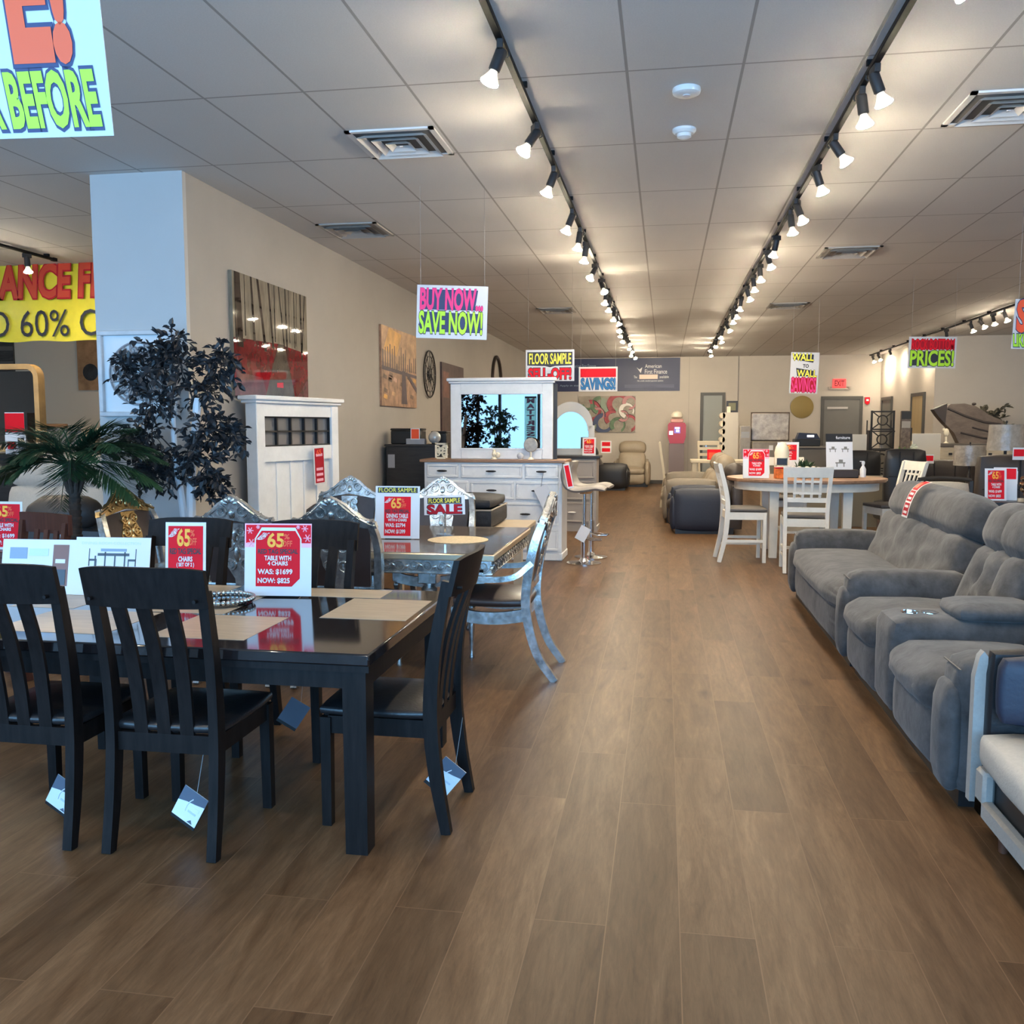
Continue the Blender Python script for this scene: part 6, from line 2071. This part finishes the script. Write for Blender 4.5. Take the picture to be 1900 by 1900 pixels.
MB().box(-0.1, 0.1, -0.202, -0.2, 1.3, 1.45).build('paper_label', mat('label_grey', (0.3, 0.3, 0.32), 0.5), t)
# rear desk with printer
t = thing('sales_counter', 'dark sales counter in front of the grey rear door', 'counter', (3.55, 21.2, 0))
MB().box(-0.9, 0.55, -0.25, 0.25, 0, 1.1).build('body', mat('grey_counter', (0.13, 0.12, 0.11), 0.5), t)
MB().box(-0.95, 0.6, -0.3, 0.3, 1.1, 1.14, bev=0.006).build('top', mat('counter_top', (0.2, 0.18, 0.16), 0.4), t)
t = thing('printer', 'black desk printer with a blue-white display on the sales counter', 'printer', (3.15, 21.15, 1.141))
MB().box(-0.3, 0.25, -0.2, 0.2, 0, 0.16, bev=0.015).build('body', M_BLACK, t)
MB().prism([(-0.25, 0.16), (0.25, 0.16), (0.18, 0.28), (-0.2, 0.3)], -0.12, 0.18).build('scanner_lid', mat('printer_navy', (0.015, 0.018, 0.04), 0.35), t)
MB().box(-0.03, 0.12, -0.125, -0.12, 0.2, 0.25).build('display', MATS['screen_white'], t)

# ------------------------------------------------------------------ rear right of the shop
def tufted_block(name, label, cat, x, y, w, h, z0=0.0, M=M_BLKL, d=0.75, rz=0.0):
    t = thing(name, label, cat, (x, y, 0), rz)
    MB().cush(-w / 2, w / 2, -0.06, 0.12, 0.35, h, 0.05, 0.015, 8).build('backrest', M, t)
    MB().cush(-w / 2, w / 2, 0.0, d, 0.16, 0.45, 0.05, 0.02, 8).build('seat', M, t)
    b = MB()
    for k in range(1, 3):
        xx = -w / 2 + w * k / 3
        b.box(xx - 0.006, xx + 0.006, -0.078, -0.07, 0.45, h - 0.03)
    b.box(-w / 2 + 0.03, w / 2 - 0.03, -0.078, -0.07, h * 0.68, h * 0.68 + 0.012)
    b.build('tufting_seam', mat('seam_black', (0.004, 0.004, 0.005), 0.6), t)
    for sx in (-1, 1):
        for yy in (0.02, d - 0.08):
            MB().box(sx * (w / 2 - 0.08) - 0.02, sx * (w / 2 - 0.08) + 0.02, yy - 0.02, yy + 0.02, 0, 0.18).build('leg', M_CHROME, t)
    return t


tufted_block('accent_sofa', 'black tufted leather sofa back behind the oval table, left of the flowers', 'sofa', 3.18, 15.75, 0.66, 1.17, d=0.5)
tufted_block('accent_sofa', 'black tufted leather chair back directly behind the grey sofa, below the flowers', 'sofa', 3.47, 14.0, 0.56, 1.24)
tufted_block('accent_sofa', 'dark brown sofa back between the white board and the lampshade', 'sofa', 4.25, 14.9, 0.9, 1.05, M=M_BRNL)
tufted_block('accent_sofa', 'long dark sofa back at the right picture edge behind the price signs', 'sofa', 4.25, 11.3, 1.3, 1.24, M=M_BRNL)
t = thing('media_cabinet', 'grey-taupe cabinet behind the black tufted sofas', 'cabinet', (2.7, 14.9, 0))
MB().box(-0.6, 0.9, 0, 0.4, 0.0, 0.75).build('body', mat('olive_taupe', (0.17, 0.15, 0.11), 0.5), t)
MB().box(-0.62, 0.92, -0.02, 0.42, 0.75, 0.79).build('top', mat('olive_taupe', (0.17, 0.15, 0.11), 0.5), t)
M_BOARD = mat('white_board_paint', (0.62, 0.57, 0.48), 0.5)
t = tag(MB().box(-0.22, 0.22, -0.02, 0.02, 0, 0.76, bev=0.004).build('white_panel', M_BOARD), 'plain white upright panel right of the black tufted chair', 'panel')
place(t, (4.25, 15.9, 0.7))
cb_ = thing('side_cabinet', 'low dark cabinet carrying the plain white panel', 'cabinet', (4.25, 15.95, 0))
MB().box(-0.3, 0.3, -0.2, 0.2, 0, 0.66).build('body', M_ESP, cb_)
MB().box(-0.32, 0.32, -0.22, 0.22, 0.66, 0.698).build('top', M_ESP, cb_)
t = tag(MB().box(-0.16, 0.16, -0.02, 0.02, 0, 0.72, bev=0.004).box(-0.175, -0.15, -0.05, 0.05, 0.0, 0.72).build('white_panel', M_BOARD), 'smaller white panel left of the black lattice screen', 'panel')
place(t, (3.3, 16.6, 0.72))
cb_ = thing('side_cabinet', 'low dark cabinet carrying the smaller white panel', 'cabinet', (3.3, 16.75, 0))
MB().box(-0.3, 0.3, -0.28, 0.2, 0, 0.68).build('body', M_ESP, cb_)
MB().box(-0.32, 0.32, -0.3, 0.22, 0.68, 0.718).build('top', M_ESP, cb_)

# black lattice screen with circles
t = thing('lattice_screen', 'black open metal screen with two circles near the rear right corner', 'screen', (4.25, 19.0, 0), 0.05)
b = MB()
w, z0, z1 = 0.21, 0.02, 1.89
for x in (-w, w):
    b.box(x - 0.018, x + 0.018, -0.015, 0.015, 0, z1)
for z in (z0, z1 - 0.02, 1.52, 1.13, 0.74, 0.37):
    b.box(-w, w, -0.015, 0.015, z - 0.015, z + 0.015)
b.build('frame', M_BLACK, t)
b = MB()
for zc in (1.7, 1.32, 0.94, 0.55):
    b.tube([(0.095 * math.cos(k * PI / 12), 0, zc + 0.095 * math.sin(k * PI / 12)) for k in range(24)], 0.014, 6, closed=True)
    for sx in (-1, 1):
        for sz in (-1, 1):
            b.tube([(sx * 0.067, 0, zc + sz * 0.067), (sx * w, 0, zc + sz * 0.18)], 0.012, 6)
b.build('circle_lattice', M_BLACK, t)
b = MB()
for x in (-w + 0.02, w + 0.06):
    b.box(x - 0.05, x - 0.03, 0.02, 0.25, 0, 1.5).box(x - 0.05, x - 0.03, 0.24, 0.26, 0, 1.7)
for z in (0.3, 0.7, 1.1, 1.48):
    b.box(-w - 0.03, w + 0.04, 0.02, 0.26, z - 0.012, z + 0.012)
b.build('shelf', M_BLACK, t)
t = thing('totem_art', 'narrow upright dark textured art piece right of the lattice screen', 'wall art', (4.63, 18.8, 0))
MB().box(-0.09, 0.09, -0.05, 0.05, 0, 1.88, bev=0.01).build('board', mat('mosaic_brown', (0.11, 0.085, 0.07), 0.5, noise=(14, 0.7)), t)
MB().box(-0.09, 0.09, -0.055, -0.05, 1.72, 1.87, 0).box(-0.08, 0.08, -0.056, -0.05, 1.55, 1.68, 1).box(0.09, 0.12, -0.04, 0.04, 1.3, 1.55, 0).build('dark_block', [M_BLACK, mat('mosaic_grey', (0.3, 0.28, 0.25), 0.5)], t)
t = thing('flower_arrangement', 'white and green flowers above the black tufted chair', 'flowers', (3.62, 14.8, 0.8))
rp = random.Random(6)
MB().lathe([(0, 0), (0.06, 0), (0.09, 0.12), (0.05, 0.22), (0.055, 0.25), (0, 0.25)], n=16).build('vase', mat('dark_vase', (0.05, 0.045, 0.04), 0.3), t)
b = MB()
for k in range(60):
    a, el = rp.uniform(0, 2 * PI), rp.uniform(0.1, 1.3)
    d_ = Vector((math.cos(a) * math.cos(el), math.sin(a) * math.cos(el), math.sin(el)))
    leaf(b, Vector((0, 0, 0.26)) + d_ * rp.uniform(0, .12), d_, (0, 0, 1), rp.uniform(.08, .15), 0.045)
b.build('foliage', mat('fresh_green', (0.10, 0.19, 0.04), 0.5), t)
for x, z in ((-.14, .36), (.14, .46), (.09, .36)):
    b = MB()
    for k in range(6):
        a = k * PI / 3
        leaf(b, (x, -.06, z), (math.cos(a), -.5, math.sin(a)), (0, 1, 0), .07, .045)
    b.build('blossom', mat('white_petal', (0.75, 0.74, 0.55), 0.5), t)
# plank-coloured credenza and the wrapped headboard lying on it
t = thing('credenza', 'grey-cream credenza under the tilted wrapped headboard', 'cabinet', (5.9, 18.6, 0))
MB().box(-0.85, 1.6, -0.3, 0.3, 0.0, 1.2).build('body', mat('driftwood', (0.36, 0.31, 0.235), 0.6, noise=(5, 0.15), stretch=(1, 1, 8)), t)
MB().box(-0.9, 1.65, -0.33, 0.33, 1.2, 1.26, bev=0.006).build('top', mat('driftwood_dark', (0.1, 0.085, 0.07), 0.5), t)
for x in (-0.6, 0.1, 0.8):
    MB().box(x, x + 0.06, -0.32, -0.3, 1.04, 1.08).build('handle', M_BLACK, t)
t = thing('wrapped_headboard', 'tilted grey-brown wrapped headboard with a dark pointed end on the credenza', 'headboard', (5.55, 18.6, 1.261))
GB = mat('grey_brown_wrap', (0.125, 0.095, 0.075), 0.45, noise=(4, 0.35), bump=(6, 0.8), stretch=(1, 1, 2))
pr = [(-0.36, 0.58), (-0.2, 0.74), (0.05, 0.75), (0.25, 0.7), (0.5, 0.53), (0.75, 0.42), (0.75, 0.0), (-0.02, 0.0), (-0.12, 0.2), (-0.28, 0.36)]
MB().prism(pr, -0.12, 0.12).build('wrapped_body', GB, t)
MB().prism([(-0.50, 0.64), (-0.26, 0.75), (-0.28, 0.36), (-0.42, 0.52)], -0.125, 0.125).build('dark_end', M_BRNL, t)
b = MB()
b.tube([(-0.25, -0.125, 0.66), (0.1, -0.13, 0.5), (0.4, -0.13, 0.4), (0.7, -0.13, 0.36)], 0.02, 6)
b.tube([(0.0, -0.125, 0.2), (0.4, -0.13, 0.1), (0.7, -0.13, 0.08)], 0.018, 6)
b.tube([(0.2, -0.125, 0.3), (0.5, -0.13, 0.22), (0.74, -0.13, 0.2)], 0.015, 6)
b.ell((0.22, -0.1, 0.74), (0.04, 0.05, 0.03))
b.build('fold', M_BRNL, t)
t = thing('small_sculpture', 'small pale bird-like ornament under the wrapped headboard', 'ornament', (5.28, 18.42, 1.261))
MB().ell((0, 0, 0.2), (0.05, 0.05, 0.08)).lathe([(0, 0), (0.05, 0), (0.02, 0.03), (0.018, 0.13), (0, 0.13)], n=12).build('body', M_IVORY, t)
MB().ell((-0.05, 0, 0.26), (0.03, 0.02, 0.025)).build('head', M_IVORY, t)
t = thing('dark_foliage_plant', 'dark bushy plant at the right edge behind the rear credenza', 'potted plant', (6.2, 18.1, 1.45))
t.location = (6.5, 19.7, 1.262)
MB().lathe([(0, 0), (0.12, 0), (0.16, 0.2), (0, 0.2)], n=16).build('pot', M_POT, t)
bt, bl = MB(), MB()
for k in range(40):
    spray(bt, bl, (rp.uniform(-.1, .1), rp.uniform(-.1, .1), rp.uniform(.2, .5)), (rp.uniform(-1.2, .6), rp.uniform(-1, 1), rp.uniform(-.2, 1.2)), 0.5, rp, 7, 0.12)
bt.build('twigs', M_TWIG, t)
bl.build('foliage', mat('grey_olive_leaf', (0.09, 0.08, 0.055), 0.5, noise=(6, 0.5)), t)


ps = thing('plant_stand', 'dark pedestal carrying the dark bushy plant behind the credenza', 'stand', (6.5, 19.7, 0))
MB().box(-0.18, 0.18, -0.18, 0.18, 0, 1.2).build('column_body', M_ESP, ps)
MB().box(-0.21, 0.21, -0.21, 0.21, 1.2, 1.241).build('top', M_ESP, ps)


def plastic_lamp(label, x, y, zb, r0, r1, h, base_z):
    t = thing('table_lamp', label, 'lamp', (x, y, base_z))
    zz = zb - base_z
    MB().lathe([(r0, zz), (r1, zz + h), (r1 - 0.01, zz + h), (r0 - 0.01, zz)], n=26).build('lamp_shade', mat('plastic_wrapped_shade', (0.30, 0.265, 0.23), 0.2, noise=(9, 0.3), bump=(12, 0.8)), t)
    MB().lathe([(0, 0), (0.09, 0), (0.09, 0.02), (0.03, 0.05), (0.05, zz * 0.3), (0.02, zz * 0.8), (0.012, zz + h * 0.6), (0, zz + h * 0.6)], n=14).build('base', M_BRNL, t)
    MB().cyl((0, 0, zz + h * 0.6), (0, 0, zz + h + 0.03), 0.006, n=8).ell((0, 0, zz + h + 0.035), (0.014, 0.014, 0.016), 8, 6).build('finial', M_BLACK, t)


et = thing('end_table', 'dark end table under the plastic-wrapped lamps', 'table', (4.35, 13.6, 0))
MB().box(-0.35, 0.35, -0.3, 0.3, 0.56, 0.6).build('tabletop', M_ESP, et)
for sx in (-1, 1):
    for sy in (-1, 1):
        MB().box(sx * 0.3 - 0.025, sx * 0.3 + 0.025, sy * 0.25 - 0.025, sy * 0.25 + 0.025, 0, 0.56).build('leg', M_ESP, et)
plastic_lamp('lamp with a plastic-wrapped grey drum shade, left of the right-edge lamp', 4.22, 13.6, 1.03, 0.21, 0.205, 0.28, 0.601)
et = dup(et, 'dark end table under the right-edge plastic-wrapped lamp', (4.12, 12.5, 0))
plastic_lamp('lamp with a large plastic-wrapped shade cut by the right picture edge', 4.3, 12.5, 1.27, 0.22, 0.2, 0.33, 0.601)

# console behind the grey sofa with price signs and a beaded lamp
cn = thing('console_table', 'dark console table behind the grey sofas', 'table', (3.15, 9.2, 0))
MB().box(-0.45, 0.6, -0.28, 0.28, 0.84, 0.88, bev=0.005).build('tabletop', M_ESP, cn)
for sx in (-0.4, 0.55):
    for sy in (-0.23, 0.23):
        MB().box(sx - 0.025, sx + 0.025, sy - 0.025, sy + 0.025, 0, 0.84).build('leg', M_ESP, cn)
card('red 65 percent price sign on the console behind the grey sofas', (3.05, 9.05, 0.885), 0.02, 0.19, 0.30, ROWS1, red=(0.14, 0.9, 0.05, 0.94), lean=0.12)
t = tag(MB(Matrix.Rotation(-0.15, 4, 'X')).box(-0.1, 0.1, -0.003, 0, 0, 0.31, 0).box(-0.09, 0.09, -0.004, -0.002, 0.2, 0.3, 1).build('price_sign', CARD_M), 'white sign with a red top tucked behind the console price sign', 'sign')
place(t, (3.17, 9.16, 0.881), -0.15)
t = thing('bead_lamp', 'brown and gold beaded globe lamp base at the right edge beside the price sign', 'lamp', (3.4, 9.1, 0.881))
b = MB()
for i in range(7):
    th = PI * (i + 0.5) / 7
    for k in range(12):
        a = 2 * PI * (k + 0.5 * (i % 2)) / 12
        b.ell((0.11 * math.sin(th) * math.cos(a), 0.11 * math.sin(th) * math.sin(a), 0.155 + 0.12 * math.cos(th)), (0.024, 0.024, 0.024), 8, 6)
b.build('bead_globe', mat('bronze_bead', (0.22, 0.13, 0.07), 0.15, 0.8), t)
MB().lathe([(0, 0), (0.07, 0), (0.06, 0.02), (0, 0.025)], n=16).build('foot', M_BRNL, t)
MB().cyl((0, 0, 0.24), (0, 0, 0.42), 0.01, n=8).build('stem', M_BRNL, t)
t = thing('upholstered_chair', 'cream-backed dining chair peeking over the grey sofa headrest', 'chair', (3.02, 10.4, 0), PI - 0.15)
MB().cush(-0.24, 0.24, -0.28, -0.2, 0.6, 0.96, 0.03, 0.01, 6).build('backrest', M_CREAM, t)
MB().cush(-0.24, 0.24, -0.2, 0.25, 0.42, 0.5, 0.03, 0.01, 6).build('seat', M_CREAM, t)
for sx in (-1, 1):
    MB().tube([(sx * 0.255, -0.3, 0), (sx * 0.255, -0.22, 0.45), (sx * 0.265, -0.26, 0.98)], 1, rect=(0.018, 0.025), side=(1, 0, 0)).build('leg', M_ESP, t)
    MB().box(sx * 0.22 - 0.02, sx * 0.22 + 0.02, 0.2, 0.24, 0, 0.42).build('leg', M_ESP, t)
MB().tube(bez((-0.27, -0.25, 0.985), (0, -0.3, 1.03), (0.27, -0.25, 0.985), 8), 0.022, 8).build('top_rail', M_ESP, t)
for x, y, z, lab in ((3.98, 11.15, 1.245, 'red price card clipped to the dark sofa back below the right-edge lampshade'), (3.72, 10.6, 1.0, 'dim dark red price card between the grey sofa and the dark sofa back'), (4.0, 14.75, 1.06, 'small red price card on the dark brown sofa back by the lampshade')):
    t = tag(MB().box(-0.065, 0.065, -0.003, 0, -0.05, 0.09, 0).box(-0.055, 0.055, -0.004, -0.002, -0.01, 0.07, 1).build('hanging_price_tag', CARD_M), lab, 'tag')
    place(t, (x, y, z), 0)
pst = thing('tag_stand', 'thin dark stand holding the dim red price card', 'stand', (3.72, 10.61, 0))
MB().cyl((0, 0, 0), (0, 0, 1.05), 0.008, n=8).build('pole', M_BLACK, pst)
MB().lathe([(0, 0), (0.12, 0), (0.1, 0.015), (0, 0.02)], n=16).build('base', M_BLACK, pst)

# ------------------------------------------------------------------ left room
sofa('cream_sofa', 'cream fabric sofa with a high back at far left behind the palm', 'sofa', (-6.3, 8.45, 0), PI, 1.7, [(-0.62, 0.62)], M_CREAM, d=0.95, top=1.3, armh=0.75, lean=0.15, n=9)
sofa('recliner', 'dark charcoal recliner seen from behind, between the cream sofa and the pillar', 'recliner', (-5.02, 7.25, 0), 0.05, 0.85, [(-0.3, 0.3)], mat('charcoal_leather', (0.035, 0.032, 0.032), 0.5, bump=(50, 0.15)), d=0.9, top=1.0, armh=0.6, n=7)
t = tag(MB().box(-0.025, 0.025, -0.003, 0, -0.02, 0.02).build('care_label', M_PAPER), 'small white label on the back of the charcoal recliner', 'label')
place(t, (-4.93, 6.765, 0.66), 0.05)
sofa('leather_sofa', 'brown striped leather sofa beyond the cream sofa in the left room', 'sofa', (-8.3, 11.6, 0), PI, 2.6, [(-1.0, -0.01), (0.01, 1.0)], mat('tan_brown_leather', (0.14, 0.085, 0.055), 0.4, bump=(40, 0.15)), d=1.0, top=1.12, n=7)
t = thing('dark_dresser', 'dark dresser at the far left picture edge under the tan mirror', 'dresser', (-7.6, 9.3, 0))
MB().box(-0.75, 0.62, -0.22, 0.22, 0.0, 1.22).build('body', M_ESP, t)
MB().box(-0.78, 0.65, -0.24, 0.24, 1.22, 1.26).build('top', M_ESP, t)
t = thing('tan_mirror', 'tan rounded mirror with red price tags at the far left picture edge', 'mirror', (-7.45, 9.3, 1.317))
b = MB()
hw, hh, r = 0.46, 0.93, 0.12
pth = []
for cx, cz, a0 in ((hw - r, hh - r, 0), (-hw + r, hh - r, PI / 2), (-hw + r, r, PI), (hw - r, r, 1.5 * PI)):
    pth += [(cx + r * math.cos(a0 + k * PI / 12), 0, cz + r * math.sin(a0 + k * PI / 12)) for k in range(7)]
b.tube(pth, 1, rect=(0.055, 0.03), side=(0, 1, 0), closed=True)
b.build('frame', mat('tan_frame_wood', (0.50, 0.30, 0.12), 0.4, noise=(5, 0.2)), t)
MB().box(-0.41, 0.41, 0.0, 0.008, 0.05, 0.88).build('mirror_glass', MATS['mirror_silver'], t)
t = thing('mirror_sign', 'red and white price sign leaning on the tan mirror at the far left', 'sign', (-7.18, 9.12, 1.261))
MB().box(-0.13, 0.13, -0.003, 0, 0.0, 0.22, 0).box(-0.12, 0.12, -0.005, -0.002, 0.25, 0.46, 1).box(-0.12, 0.12, -0.003, 0.0, 0.22, 0.47, 0).box(-0.1, 0.0, -0.005, -0.002, 0.06, 0.14, 1).box(0.03, 0.11, -0.005, -0.002, 0.08, 0.19, 3).build('printed_card', CARD_M, t)
t = thing('carton_stack', 'brown cartons against the tan wall beyond the palm', 'box', (-9.9, 13.2, 0))
MB().box(-0.35, 0.25, -0.3, 0.3, 0, 1.62, bev=0.01).build('carton', mat('brown_card', (0.2, 0.12, 0.07), 0.7), t)
MB().box(0.26, 0.9, -0.3, 0.3, 0, 1.55, bev=0.01).build('wrapped_carton', M_WRAP, t)
t = thing('dark_headboard', 'dark curved headboard behind the palm against the pillar', 'headboard', (-5.75, 9.6, 0))
MB().prism([(-0.5, 0), (0.6, 0), (0.6, 1.86), (0.3, 1.78), (0.0, 1.62), (-0.3, 1.42), (-0.5, 1.3)], -0.05, 0.05).build('panel', mat('dark_green_brown', (0.035, 0.035, 0.025), 0.5), t)
for sx in (-0.45, 0.55):
    MB().box(sx - 0.05, sx + 0.05, 0.051, 0.1, 0, 1.2).build('post', M_ESP, t)
# brown chair and sign at the left picture edge
t = thing('dining_chair', 'reddish brown dining chair cut by the left picture edge beyond the black table', 'chair', (-3.78, 4.62, 0), PI - 0.35)
M_RBW = mat('reddish_brown_wood', (0.07, 0.022, 0.014), 0.35, noise=(5, 0.3), stretch=(8, 8, 1))
MB().cush(-0.22, 0.22, -0.2, 0.23, 0.44, 0.49, 0.02, 0.008, 6).build('seat', M_BROWNL, t)
MB().tube(bez((-0.24, -0.29, 0.99), (0, -0.34, 0.99), (0.24, -0.29, 0.99), 8), 1, rect=(0.012, 0.06), side=(0, 1, 0)).build('top_rail', M_RBW, t)
for sx in (-1, 1):
    MB().tube([(sx * 0.2, -0.26, 0), (sx * 0.2, -0.21, 0.45), (sx * 0.21, -0.29, 1.0)], 1, rect=(0.018, 0.022), side=(1, 0, 0)).build('leg', M_RBW, t)
    MB().box(sx * 0.2 - 0.02, sx * 0.2 + 0.02, 0.19, 0.23, 0, 0.44).build('leg', M_RBW, t)
for k in (-1, 0, 1):
    MB().tube([(k * 0.09, -0.21, 0.45), (k * 0.095, -0.3, 0.95)], 1, rect=(0.02, 0.007), side=(1, 0, 0)).build('back_slat', M_RBW, t)
bt_ = thing('side_table', 'brown side table behind the reddish brown chair at left', 'table', (-4.33, 5.2, 0))
MB().box(-0.3, 0.24, -0.13, 0.13, 0.74, 0.78, bev=0.005).build('tabletop', M_RBW, bt_)
for sx in (-1, 1):
    for sy in (-1, 1):
        MB().box(sx * 0.2 - 0.025, sx * 0.2 + 0.025, sy * 0.1 - 0.025, sy * 0.1 + 0.025, 0, 0.74).build('leg', M_RBW, bt_)
card('red 65 percent price sign on the brown side table at the left edge', (-4.2, 5.18, 0.781), 0.0, 0.27, 0.31, ROWS1, red=(0.06, 0.94, 0.05, 0.95), lean=0.05)
